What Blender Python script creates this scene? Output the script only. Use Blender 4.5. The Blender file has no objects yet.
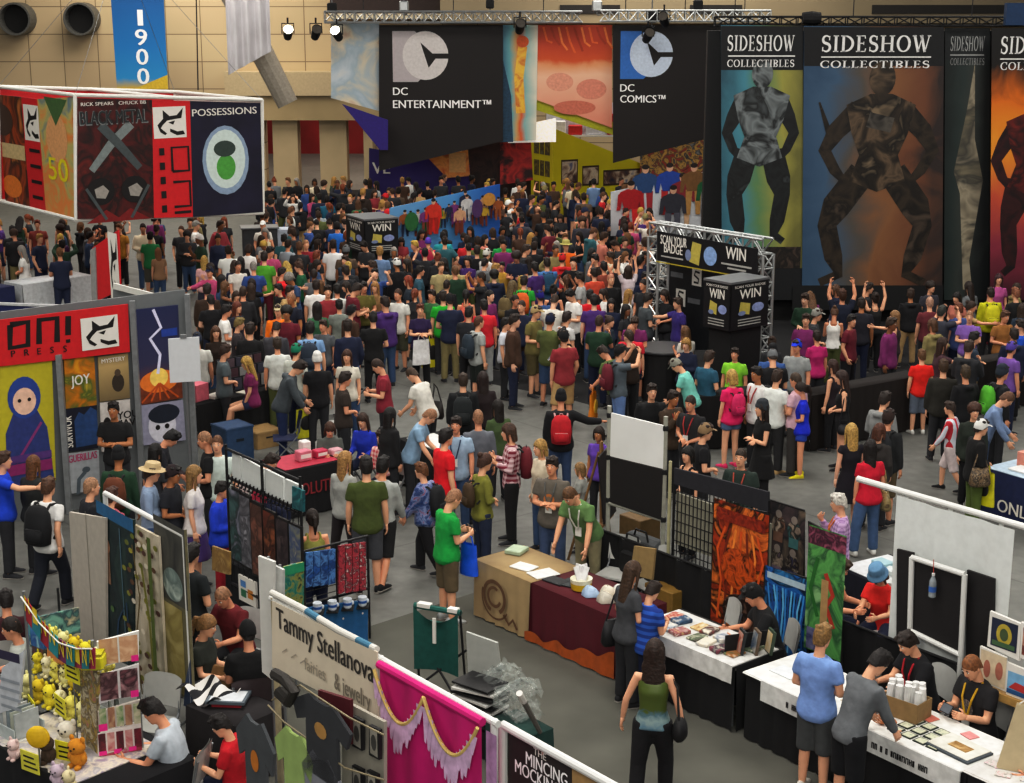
import bpy, math, random
import numpy as np
from mathutils import Vector, Matrix
random.seed(11)
RND = random.Random(5)
SC = bpy.context.scene
COL = SC.collection
F, CX, CY, HC = 1600.0, 512.0, 391.5, 7.6
TH = math.atan(CY / F)
CT, ST = math.cos(TH), math.sin(TH)
def ray(x, y):
 a = (x - CX) / F
 b = -(y - CY) / F
 return a, CT + b * ST, -ST + b * CT
def at(x, y, z=0.0):
 """surveyed point of the hall at height z seen in the photograph at x, y"""
 r = ray(x, y)
 t = (z - HC) / r[2]
 return Vector((r[0] * t, r[1] * t, z))
def atY(x, y, Y):
 r = ray(x, y)
 t = Y / r[1]
 return Vector((r[0] * t, Y, HC + r[2] * t))
def pix(p):
 d = p[1] * CT - (p[2] - HC) * ST
 u = p[1] * ST + (p[2] - HC) * CT
 return CX + F * p[0] / d, CY - F * u / d
def lin(c):
 if isinstance(c, str):
  c = c.lstrip('#')
  c = tuple(int(c[i:i + 2], 16) / 255 for i in (0, 2, 4))
 return tuple((v / 12.92 if v <= .04045 else ((v + .055) / 1.055) ** 2.4) for v in c[:3])
MATS = {}
def _new(name):
 m = bpy.data.materials.new(name)
 m.use_nodes = True
 nt = m.node_tree
 return m, nt, nt.nodes['Principled BSDF']
def mat(col, rough=.6, metal=0., noise=.12, scale=12., bump=0., emit=0., key=None, trans=0., alpha=1.):
 k = key or (str(col), rough, metal, noise, scale, bump, emit, trans, alpha)
 if k in MATS:
  return MATS[k]
 m, nt, b = _new('paint')
 c = lin(col)
 b.inputs['Roughness'].default_value = rough
 b.inputs['Metallic'].default_value = metal
 tc = nt.nodes.new('ShaderNodeTexCoord')
 nz = nt.nodes.new('ShaderNodeTexNoise')
 nz.inputs['Scale'].default_value = scale
 nz.inputs['Detail'].default_value = 3
 nt.links.new(tc.outputs['Object'], nz.inputs['Vector'])
 rp = nt.nodes.new('ShaderNodeValToRGB')
 rp.color_ramp.elements[0].position = .3
 rp.color_ramp.elements[1].position = .7
 rp.color_ramp.elements[0].color = tuple(v * (1 - noise) for v in c) + (1,)
 rp.color_ramp.elements[1].color = tuple(min(1, v * (1 + noise)) for v in c) + (1,)
 nt.links.new(nz.outputs['Fac'], rp.inputs['Fac'])
 nt.links.new(rp.outputs['Color'], b.inputs['Base Color'])
 if bump:
  bp = nt.nodes.new('ShaderNodeBump')
  bp.inputs['Strength'].default_value = bump
  bp.inputs['Distance'].default_value = .02
  nt.links.new(nz.outputs['Fac'], bp.inputs['Height'])
  nt.links.new(bp.outputs['Normal'], b.inputs['Normal'])
 if emit:
  nt.links.new(rp.outputs['Color'], b.inputs['Emission Color'])
  b.inputs['Emission Strength'].default_value = emit
 if trans:
  b.inputs['Transmission Weight'].default_value = trans
 if alpha < 1:
  b.inputs['Alpha'].default_value = alpha
 MATS[k] = m
 return m
def objcol(key, rough=.8, scale=30., amt=.25, bump=.3, sheen=0.):
 """one cloth / skin / hair material, tinted by each object's own colour"""
 if key in MATS:
  return MATS[key]
 m, nt, b = _new(key)
 oi = nt.nodes.new('ShaderNodeObjectInfo')
 tc = nt.nodes.new('ShaderNodeTexCoord')
 nz = nt.nodes.new('ShaderNodeTexNoise')
 nz.inputs['Scale'].default_value = scale
 nz.inputs['Detail'].default_value = 2
 nt.links.new(tc.outputs['Object'], nz.inputs['Vector'])
 mr = nt.nodes.new('ShaderNodeMapRange')
 mr.inputs['From Min'].default_value = .3
 mr.inputs['From Max'].default_value = .7
 mr.inputs['To Min'].default_value = 1 - amt
 mr.inputs['To Max'].default_value = 1 + amt * .4
 nt.links.new(nz.outputs['Fac'], mr.inputs['Value'])
 mx = nt.nodes.new('ShaderNodeVectorMath')
 mx.operation = 'SCALE'
 nt.links.new(oi.outputs['Color'], mx.inputs[0])
 nt.links.new(mr.outputs['Result'], mx.inputs['Scale'])
 nt.links.new(mx.outputs['Vector'], b.inputs['Base Color'])
 b.inputs['Roughness'].default_value = rough
 if bump:
  bp = nt.nodes.new('ShaderNodeBump')
  bp.inputs['Strength'].default_value = bump
  bp.inputs['Distance'].default_value = .015
  nt.links.new(nz.outputs['Fac'], bp.inputs['Height'])
  nt.links.new(bp.outputs['Normal'], b.inputs['Normal'])
 MATS[key] = m
 return m
def stripes(c1, c2, period, axis='Z', duty=.5, check=False, key=None):
 k = key or ('st', str(c1), str(c2), period, axis, duty, check)
 if k in MATS:
  return MATS[k]
 m, nt, b = _new('striped_cloth')
 tc = nt.nodes.new('ShaderNodeTexCoord')
 sp = nt.nodes.new('ShaderNodeSeparateXYZ')
 nt.links.new(tc.outputs['Object'], sp.inputs[0])
 def band(ax):
  d = nt.nodes.new('ShaderNodeMath'); d.operation = 'DIVIDE'; d.inputs[1].default_value = period
  fr = nt.nodes.new('ShaderNodeMath'); fr.operation = 'FRACT'
  gt = nt.nodes.new('ShaderNodeMath'); gt.operation = 'GREATER_THAN'; gt.inputs[1].default_value = duty
  nt.links.new(sp.outputs[ax], d.inputs[0]); nt.links.new(d.outputs[0], fr.inputs[0]); nt.links.new(fr.outputs[0], gt.inputs[0])
  return gt
 g = band(axis)
 if check:
  g2 = band('X' if axis != 'X' else 'Y')
  ad = nt.nodes.new('ShaderNodeMath'); ad.operation = 'ADD'
  nt.links.new(g.outputs[0], ad.inputs[0]); nt.links.new(g2.outputs[0], ad.inputs[1])
  hf = nt.nodes.new('ShaderNodeMath'); hf.operation = 'MULTIPLY'; hf.inputs[1].default_value = .5
  nt.links.new(ad.outputs[0], hf.inputs[0]); g = hf
 mx = nt.nodes.new('ShaderNodeMix'); mx.data_type = 'RGBA'
 mx.inputs[6].default_value = lin(c1) + (1,); mx.inputs[7].default_value = lin(c2) + (1,)
 nt.links.new(g.outputs[0], mx.inputs[0])
 nt.links.new(mx.outputs[2], b.inputs['Base Color'])
 b.inputs['Roughness'].default_value = .85
 MATS[k] = m
 return m
def art(cols, scale=2., seed=0., detail=4., dist=1.2, rough=.5, stretch=(1, 1, 1)):
 """printed picture: soft blobs of several colours"""
 k = ('art', str(cols), scale, seed, detail, dist, stretch)
 if k in MATS:
  return MATS[k]
 m, nt, b = _new('printed_art')
 tc = nt.nodes.new('ShaderNodeTexCoord')
 mp = nt.nodes.new('ShaderNodeMapping')
 mp.inputs['Location'].default_value = (seed * 3.7, seed * 1.3, seed * 2.1)
 mp.inputs['Scale'].default_value = stretch
 nz = nt.nodes.new('ShaderNodeTexNoise')
 nz.inputs['Scale'].default_value = scale
 nz.inputs['Detail'].default_value = detail
 nz.inputs['Distortion'].default_value = dist
 rp = nt.nodes.new('ShaderNodeValToRGB')
 el = rp.color_ramp.elements
 n = len(cols)
 while len(el) < n:
  el.new(.5)
 for i, c in enumerate(cols):
  el[i].position = .3 + .4 * i / max(1, n - 1)
  el[i].color = lin(c) + (1,)
 nt.links.new(tc.outputs['Object'], mp.inputs[0])
 nt.links.new(mp.outputs[0], nz.inputs['Vector'])
 nt.links.new(nz.outputs['Fac'], rp.inputs['Fac'])
 nt.links.new(rp.outputs['Color'], b.inputs['Base Color'])
 b.inputs['Roughness'].default_value = rough
 MATS[k] = m
 return m
def tricolor(stops, axis='Z', lo=0., hi=1., noise=.25, scale=1.5, rough=.5):
 """printed backdrop running through several colours along one axis, broken up by noise"""
 k = ('tri', str(stops), axis, lo, hi, noise, scale)
 if k in MATS:
  return MATS[k]
 m, nt, b = _new('printed_backdrop')
 tc = nt.nodes.new('ShaderNodeTexCoord')
 sp = nt.nodes.new('ShaderNodeSeparateXYZ')
 nt.links.new(tc.outputs['Object'], sp.inputs[0])
 mr = nt.nodes.new('ShaderNodeMapRange')
 mr.inputs['From Min'].default_value = lo
 mr.inputs['From Max'].default_value = hi
 nt.links.new(sp.outputs[axis], mr.inputs['Value'])
 nz = nt.nodes.new('ShaderNodeTexNoise')
 nz.inputs['Scale'].default_value = scale
 nz.inputs['Detail'].default_value = 5
 nz.inputs['Distortion'].default_value = 1
 nt.links.new(tc.outputs['Object'], nz.inputs['Vector'])
 sb = nt.nodes.new('ShaderNodeMath'); sb.operation = 'SUBTRACT'; sb.inputs[1].default_value = .5
 nt.links.new(nz.outputs['Fac'], sb.inputs[0])
 ml = nt.nodes.new('ShaderNodeMath'); ml.operation = 'MULTIPLY_ADD'; ml.inputs[1].default_value = noise * 3
 nt.links.new(sb.outputs[0], ml.inputs[0]); nt.links.new(mr.outputs['Result'], ml.inputs[2])
 rp = nt.nodes.new('ShaderNodeValToRGB')
 el = rp.color_ramp.elements
 while len(el) < len(stops):
  el.new(.5)
 for i, (p, c) in enumerate(stops):
  el[i].position = p
  el[i].color = lin(c) + (1,)
 nt.links.new(ml.outputs[0], rp.inputs['Fac'])
 nt.links.new(rp.outputs['Color'], b.inputs['Base Color'])
 b.inputs['Roughness'].default_value = rough
 MATS[k] = m
 return m
CLOTH = objcol('cloth', .9, 11, .16, .6)
SKIN = objcol('skin', .55, 8, .08, 0)
HAIR = objcol('hair', .6, 40, .45, .6)
LEATHER = objcol('leather', .5, 25, .2, .3)
class MB:
 def __init__(s):
  s.v, s.f, s.m, s.mats = [], [], [], []
 def slot(s, m):
  if m not in s.mats:
   s.mats.append(m)
  return s.mats.index(m)
 def add(s, vs, fs, m):
  o = len(s.v); k = s.slot(m)
  s.v += [tuple(p) for p in vs]
  s.f += [tuple(i + o for i in f) for f in fs]
  s.m += [k] * len(fs)
  return s
 def box(s, c, d, m, rz=0., rx=0., bev=0.):
  hx, hy, hz = d[0] / 2, d[1] / 2, d[2] / 2
  M = Matrix.Translation(c) @ Matrix.Rotation(rz, 4, 'Z') @ Matrix.Rotation(rx, 4, 'X')
  if bev and min(hx, hy, hz) > bev:
   vs = []; b = bev
   for sz in (-1, 1):
    for (ex, ey, ez) in ((hx - b, hy - b, hz), (hx, hy, hz - b)):
     pass
   L = [(-hz, b), (-hz + b, 0), (hz - b, 0), (hz, b)]
   for z, k in L:
    for x, y in ((-hx + k, -hy + b), (-hx + b, -hy + k), (hx - b, -hy + k), (hx - k, -hy + b), (hx - k, hy - b), (hx - b, hy - k), (-hx + b, hy - k), (-hx + k, hy - b)):
     vs.append(M @ Vector((x, y, z)))
   fs = [tuple(range(7, -1, -1)), tuple(range(24, 32))]
   for r in range(3):
    for i in range(8):
     j = (i + 1) % 8
     fs.append((r * 8 + i, r * 8 + j, r * 8 + 8 + j, r * 8 + 8 + i))
   return s.add(vs, fs, m)
  vs = [M @ Vector((x * hx, y * hy, z * hz)) for z in (-1, 1) for x, y in ((-1, -1), (1, -1), (1, 1), (-1, 1))]
  return s.add(vs, [(3, 2, 1, 0), (4, 5, 6, 7), (0, 1, 5, 4), (1, 2, 6, 5), (2, 3, 7, 6), (3, 0, 4, 7)], m)
 def bx(s, x0, x1, y0, y1, z0, z1, m, bev=0.):
  return s.box(((x0 + x1) / 2, (y0 + y1) / 2, (z0 + z1) / 2), (abs(x1 - x0), abs(y1 - y0), abs(z1 - z0)), m, bev=bev)
 def tube(s, pts, r, m, n=8, cap=True):
  vs, fs = ringtube(pts, r, n)
  return s.add(vs, fs, m)
 def lathe(s, prof, m, n=16, c=(0, 0, 0)):
  vs, fs = [], []
  for r, z in prof:
   for i in range(n):
    a = 2 * math.pi * i / n
    vs.append((c[0] + r * math.cos(a), c[1] + r * math.sin(a), c[2] + z))
  for k in range(len(prof) - 1):
   for i in range(n):
    j = (i + 1) % n
    fs.append((k * n + i, k * n + j, k * n + n + j, k * n + n + i))
  fs.append(tuple(range(n - 1, -1, -1)))
  fs.append(tuple(range((len(prof) - 1) * n, len(prof) * n)))
  return s.add(vs, fs, m)
 def ell(s, c, r, m, n=12, k=8, M=None):
  vs, fs = ellipsoid(c, r, n, k, M)
  return s.add(vs, fs, m)
 def prism(s, poly, y0, y1, m):
  """outline in (x, z), extruded along y"""
  n = len(poly)
  vs = [(x, y0, z) for x, z in poly] + [(x, y1, z) for x, z in poly]
  fs = [tuple(range(n)), tuple(range(2 * n - 1, n - 1, -1))]
  fs += [(i, i + n, (i + 1) % n + n, (i + 1) % n) for i in range(n)]
  return s.add(vs, fs, m)
 def face(s, pts, m):
  return s.add(pts, [tuple(range(len(pts)))], m)
 def grid(s, fn, nu, nv, m):
  vs = [fn(i / nu, j / nv) for j in range(nv + 1) for i in range(nu + 1)]
  fs = [(j * (nu + 1) + i, j * (nu + 1) + i + 1, (j + 1) * (nu + 1) + i + 1, (j + 1) * (nu + 1) + i) for j in range(nv) for i in range(nu)]
  return s.add(vs, fs, m)
 def mesh(s, name, smooth=False):
  me = bpy.data.meshes.new(name)
  me.from_pydata(s.v, [], s.f)
  for m in s.mats:
   me.materials.append(m)
  me.polygons.foreach_set('material_index', s.m)
  if smooth:
   me.polygons.foreach_set('use_smooth', [True] * len(s.f))
  me.update()
  return me
 def build(s, name, parent=None, loc=(0, 0, 0), rz=0., smooth=False):
  return link(name, s.mesh(name, smooth), parent, loc, rz)
def link(name, me, parent=None, loc=(0, 0, 0), rz=0.):
 o = bpy.data.objects.new(name, me)
 COL.objects.link(o)
 o.location = loc
 o.rotation_euler = (0, 0, rz)
 if parent is not None:
  o.parent = parent
 return o
def ringtube(pts, r, n=8):
 pts = [Vector(p) for p in pts]
 if not hasattr(r, '__len__'):
  r = [r] * len(pts)
 vs, fs = [], []
 ref = None
 for i, p in enumerate(pts):
  t = (pts[min(i + 1, len(pts) - 1)] - pts[max(i - 1, 0)]).normalized()
  if ref is None:
   ref = t.orthogonal().normalized()
  ref = (ref - t * ref.dot(t)).normalized()
  b = t.cross(ref)
  for k in range(n):
   a = 2 * math.pi * k / n
   vs.append(p + ref * (r[i] * math.cos(a)) + b * (r[i] * math.sin(a)))
 for i in range(len(pts) - 1):
  for k in range(n):
   j = (k + 1) % n
   fs.append((i * n + k, i * n + j, i * n + n + j, i * n + n + k))
 fs.append(tuple(range(n - 1, -1, -1)))
 fs.append(tuple(range((len(pts) - 1) * n, len(pts) * n)))
 return vs, fs
def ellipsoid(c, r, n=12, k=8, M=None):
 if not hasattr(r, '__len__'):
  r = (r, r, r)
 vs, fs = [], []
 c = Vector(c)
 for j in range(1, k):
  a = math.pi * j / k
  for i in range(n):
   b = 2 * math.pi * i / n
   p = Vector((r[0] * math.sin(a) * math.cos(b), r[1] * math.sin(a) * math.sin(b), -r[2] * math.cos(a)))
   vs.append(c + (M @ p if M is not None else p))
 lo, hi = Vector((0, 0, -r[2])), Vector((0, 0, r[2]))
 vs.append(c + (M @ lo if M is not None else lo)); vs.append(c + (M @ hi if M is not None else hi))
 for j in range(k - 2):
  for i in range(n):
   i2 = (i + 1) % n
   fs.append((j * n + i, j * n + i2, j * n + n + i2, j * n + n + i))
 L = len(vs)
 for i in range(n):
  fs.append((L - 2, (i + 1) % n, i))
  fs.append((L - 1, (k - 2) * n + i, (k - 2) * n + (i + 1) % n))
 return vs, fs
def tag(o, label, cat, group=None, kind=None):
 o['label'] = label
 if cat:
  o['category'] = cat
 if group:
  o['group'] = group
 if kind:
  o['kind'] = kind
 return o
def thing(name, label, cat, loc=(0, 0, 0), rz=0., group=None):
 return tag(link(name, None, None, loc, rz), label, cat, group)
def struct(o, label=None):
 o['kind'] = 'structure'
 if label:
  o['label'] = label
 return o
def copy_tree(o, parent=None):
 c = o.copy()
 COL.objects.link(c)
 if parent is not None:
  c.parent = parent
  c.matrix_parent_inverse = o.matrix_parent_inverse.copy()
 for ch in list(KIDS(o)):
  copy_tree(ch, c)
 return c
def KIDS(o):
 return [x for x in COL.objects if x.parent is o]
_TXT = {}
def text_polys(s):
 if s in _TXT:
  return _TXT[s]
 cu = bpy.data.curves.new('t', 'FONT')
 cu.body = s
 cu.size = 1.0
 cu.resolution_u = 3
 o = bpy.data.objects.new('t', cu)
 COL.objects.link(o)
 dg = bpy.context.evaluated_depsgraph_get()
 me = bpy.data.meshes.new_from_object(o.evaluated_get(dg))
 vs = [(v.co.x, v.co.y) for v in me.vertices]
 fs = [tuple(p.vertices) for p in me.polygons]
 bpy.data.objects.remove(o); bpy.data.curves.remove(cu); bpy.data.meshes.remove(me)
 xs = [v[0] for v in vs] or [0]; ys = [v[1] for v in vs] or [0]
 _TXT[s] = (vs, fs, min(xs), max(xs), min(ys), max(ys))
 return _TXT[s]
def stroke2d(pts, w):
 """thick polyline -> quads in 2-D"""
 if not hasattr(w, '__len__'):
  w = [w] * len(pts)
 vs, fs = [], []
 for i, p in enumerate(pts):
  a = pts[max(i - 1, 0)]; b = pts[min(i + 1, len(pts) - 1)]
  dx, dy = b[0] - a[0], b[1] - a[1]
  L = math.hypot(dx, dy) or 1
  nx, ny = -dy / L, dx / L
  vs += [(p[0] + nx * w[i] / 2, p[1] + ny * w[i] / 2), (p[0] - nx * w[i] / 2, p[1] - ny * w[i] / 2)]
 for i in range(len(pts) - 1):
  fs.append((2 * i, 2 * i + 1, 2 * i + 3, 2 * i + 2))
 return vs, fs
def serif_letter(ch):
 T, t = .17, .07
 out = []; W = .75
 def st(p, w): out.append(stroke2d(p, w))
 def sf(x, y, w=.34): st([(x - w / 2, y), (x + w / 2, y)], t)
 def arc(cx, cy, rx, ry, a0, a1, n=14):
  return [(cx + rx * math.cos(math.radians(a0 + (a1 - a0) * i / n)), cy + ry * math.sin(math.radians(a0 + (a1 - a0) * i / n))) for i in range(n + 1)]
 def thick(pts, cx, rx):
  return [t + (T - t) * min(1, abs(p[0] - cx) / rx) for p in pts]
 if ch == 'I':
  W = .36; st([(.18, 0), (.18, 1)], T); sf(.18, .035); sf(.18, .965)
 elif ch in 'LEDBH':
  st([(.17, 0), (.17, 1)], T); sf(.17, .035); sf(.17, .965)
  if ch == 'L':
   W = .62; st([(.1, .035), (.58, .035)], t); st([(.56, 0), (.6, .24)], t)
  if ch == 'E':
   W = .66
   for y in (.035, .52, .965): st([(.15, y), (.56 if y != .52 else .48, y)], t)
   st([(.55, 0), (.6, .22)], t); st([(.53, 1), (.56, .8)], t); st([(.47, .42), (.47, .62)], t * .8)
  if ch == 'D':
   W = .84; p = arc(.2, .5, .55, .465, -90, 90); st(p, thick(p, .2, .55))
  if ch == 'B':
   W = .7
   for cy, r in ((.25, .215), (.745, .215)):
    p = arc(.25, cy, .34, r, -90, 90); st(p, thick(p, .25, .34))
  if ch == 'H':
   W = .9; st([(.73, 0), (.73, 1)], T); sf(.73, .035); sf(.73, .965); st([(.17, .51), (.73, .51)], t)
 elif ch == 'O':
  W = .88; p = arc(.44, .5, .36, .465, 0, 360, 24); st(p, thick(p, .44, .36))
 elif ch == 'C':
  W = .76; p = arc(.44, .5, .37, .465, 48, 312, 20); st(p, thick(p, .44, .37)); st([(.69, .65), (.7, .98)], t); st([(.69, .35), (.7, .06)], t)
 elif ch == 'T':
  W = .72; st([(.36, 0), (.36, 1)], T); sf(.36, .035); st([(.03, .965), (.69, .965)], t); st([(.04, .78), (.05, 1)], t); st([(.68, .78), (.67, 1)], t)
 elif ch == 'S':
  W = .6; p = arc(.3, .74, .21, .225, 40, 235, 10) + arc(.3, .27, .23, .235, 60, -140, 12)
  st(p, [t + (T - t) * math.sin(math.pi * min(1, max(0, i / (len(p) - 1)))) for i in range(len(p))]); st([(.49, .7), (.5, .96)], t); st([(.09, .3), (.08, .04)], t)
 elif ch == 'W':
  W = 1.12
  for a, b, w in (((.1, 1), (.36, 0), T), ((.36, 0), (.58, .95), t), ((.52, 1), (.78, 0), T), ((.78, 0), (1.02, 1), t)): st([a, b], w)
  sf(.1, .965, .26); sf(1.02, .965, .22); sf(.53, .965, .22)
 return out, W
class Plane:
 """upright plane through (x, y) running along az; local x along it, local -y towards the viewer"""
 def __init__(s, x, y, az):
  s.o = Vector((x, y, 0)); s.az = az
  s.e = Vector((math.cos(az), math.sin(az), 0)); s.n = Vector((math.sin(az), -math.cos(az), 0))
 def sz(s, px, py):
  r = Vector(ray(px, py)); c = Vector((0, 0, HC))
  t = (s.o - c).dot(s.n) / r.dot(s.n)
  p = c + r * t
  return (p - s.o).dot(s.e), p.z
 def pt(s, a, z, d=0.):
  p = s.o + s.e * a + s.n * d
  return Vector((p.x, p.y, z))
 def shift(s, d):
  p = s.o + s.n * d
  return Plane(p.x, p.y, s.az)
class Board:
 """flat printed panel on a plane; pictures are given in 0..1 across and 0..1 up"""
 def __init__(s, pl, s0, s1, z0, z1, base, thick=.03, corners=None):
  s.pl, s.s0, s.s1, s.z0, s.z1 = pl, s0, s1, z0, z1
  s.w, s.h = s1 - s0, z1 - z0
  s.mb = MB(); s.txts = []; s.k = 0; s.thick = thick
  s.corners = corners
  if base is not None:
   q = corners or [(0, 0), (1, 0), (1, 1), (0, 1)]
   s.mb.prism([(a * s.w, b * s.h) for a, b in q], 0, thick, base)
 def _y(s):
  s.k += 1
  return -.002 - .0012 * s.k
 def poly(s, pts, m):
  y = s._y()
  s.mb.face([(a * s.w, y, b * s.h) for a, b in pts], m); return s
 def rect(s, a0, b0, a1, b1, m):
  return s.poly([(a0, b0), (a1, b0), (a1, b1), (a0, b1)], m)
 def disc(s, a, b, ra, rb, m, n=20, a0=0, a1=360):
  return s.poly([(a + ra * math.cos(math.radians(a0 + (a1 - a0) * i / n)), b + rb * math.sin(math.radians(a0 + (a1 - a0) * i / n))) for i in range(n + (0 if a1 - a0 >= 360 else 1))], m)
 def line(s, pts, w, m):
  """stroke, width in metres"""
  y = s._y()
  vs, fs = stroke2d([(a * s.w, b * s.h) for a, b in pts], w)
  s.mb.add([(x, y, z) for x, z in vs], fs, m); return s
 @property
 def txt(s): return s.txts[-1]
 def text(s, t, a, b, hm, m, align='l', wm=None, shear=0., rot=0.):
  s.txts.append(MB())
  vs, fs, x0, x1, y0, y1 = text_polys(t)
  if not vs:
   return s
  sc = hm / .73
  sx = sc if wm is None else wm / (x1 - x0)
  W = (x1 - x0) * sx
  off = {'l': 0, 'c': -W / 2, 'r': -W}[align]
  y = s._y() - .004
  out = []
  cr, sr = math.cos(rot), math.sin(rot)
  for p in vs:
   X = (p[0] - x0) * sx + off + shear * p[1] * sc; Z = p[1] * sc
   out.append((a * s.w + X * cr - Z * sr, y, b * s.h + X * sr + Z * cr))
  s.txt.add(out, fs, m)
  d = hm * .05
  s.txt.add([(p[0] + d * cr, p[1] - .0004, p[2] + d * sr) for p in out], fs, m); return s
 def serif(s, t, a, b, hm, m, align='c', wm=None):
  s.txts.append(MB())
  L = []; x = 0
  for ch in t:
   g, W = serif_letter(ch)
   L.append((x, g)); x += W + .12
  x -= .12
  sx = hm if wm is None else wm / x
  off = {'l': 0, 'c': -x * sx / 2}[align]
  y = s._y() - .004
  for x0, g in L:
   for vs, fs in g:
    s.txt.add([(a * s.w + off + (x0 + p[0]) * sx, y, b * s.h + p[1] * hm) for p in vs], fs, m)
  return s
 def build(s, name, label=None, cat=None, parent=None, group=None, pname=None):
  p = s.pl.pt(s.s0, s.z0)
  if parent is None:
   o = s.mb.build(name, None, p, s.pl.az); tag(o, label, cat, group)
  else:
   o = s.mb.build(name, parent)
   o.matrix_local = parent_inv(parent) @ Matrix.Translation(p) @ Matrix.Rotation(s.pl.az, 4, 'Z')
   if label:
    o['label'] = label
  for t in s.txts:
   if t.v:
    t.build('lettering', o)
  return o
def parent_inv(p):
 M = Matrix.Translation(p.location) @ p.rotation_euler.to_matrix().to_4x4()
 q = p.parent
 if q is not None:
  M = Matrix.Translation(q.location) @ q.rotation_euler.to_matrix().to_4x4() @ M
 return M.inverted()
def board(pl, corners_px, base, **kw):
 """Board whose bounds come from the photograph's corner pixels (tl, tr, br, bl)"""
 q = [pl.sz(*c) for c in corners_px]
 s0 = min(a for a, _ in q); s1 = max(a for a, _ in q)
 z0 = min(b for _, b in q); z1 = max(b for _, b in q)
 w, h = s1 - s0, z1 - z0
 co = [((a - s0) / w, (b - z0) / h) for a, b in (q[3], q[2], q[1], q[0])]
 sq = kw.pop('square', False)
 return Board(pl, s0, s1, z0, z1, base, corners=None if sq else co, **kw)
def remesh(vs, fs, voxel=.016, smooth=4, dec=1.0):
 me = bpy.data.meshes.new('r')
 me.from_pydata([tuple(v) for v in vs], [], fs)
 o = bpy.data.objects.new('r', me)
 COL.objects.link(o)
 a = o.modifiers.new('a', 'REMESH'); a.mode = 'VOXEL'; a.voxel_size = voxel
 if smooth:
  b = o.modifiers.new('b', 'SMOOTH'); b.factor = .5; b.iterations = smooth
 if dec < 1:
  c = o.modifiers.new('c', 'DECIMATE'); c.ratio = dec
 ev = o.evaluated_get(bpy.context.evaluated_depsgraph_get())
 m2 = ev.to_mesh()
 n = len(m2.vertices)
 co = np.empty(n * 3, dtype=np.float32); m2.vertices.foreach_get('co', co)
 V = [tuple(p) for p in co.reshape(-1, 3).tolist()]
 Fc = [tuple(p.vertices) for p in m2.polygons]
 ev.to_mesh_clear()
 bpy.data.objects.remove(o); bpy.data.meshes.remove(me)
 return V, Fc
class Acc:
 def __init__(s): s.v, s.f = [], []
 def add(s, vf):
  o = len(s.v)
  s.v += [tuple(p) for p in vf[0]]; s.f += [tuple(i + o for i in f) for f in vf[1]]
def ringloft(rings, n=14):
 """rings: (centre, xaxis*rx, yaxis*ry)"""
 vs, fs = [], []
 for c, ax, ay in rings:
  for k in range(n):
   a = 2 * math.pi * k / n
   ca, sa = math.cos(a), math.sin(a)
   q = (abs(ca) ** 2.6 + abs(sa) ** 2.6) ** (-1 / 2.6)
   vs.append(c + ax * (ca * q) + ay * (sa * q))
 for i in range(len(rings) - 1):
  for k in range(n):
   j = (k + 1) % n
   fs.append((i * n + k, i * n + j, i * n + n + j, i * n + n + k))
 fs.append(tuple(range(n - 1, -1, -1)))
 fs.append(tuple(range((len(rings) - 1) * n, len(rings) * n)))
 return vs, fs
def D(x, y, z):
 return Vector((x, y, z)).normalized()
DN = (0.12, 0.02, -1)
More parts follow.
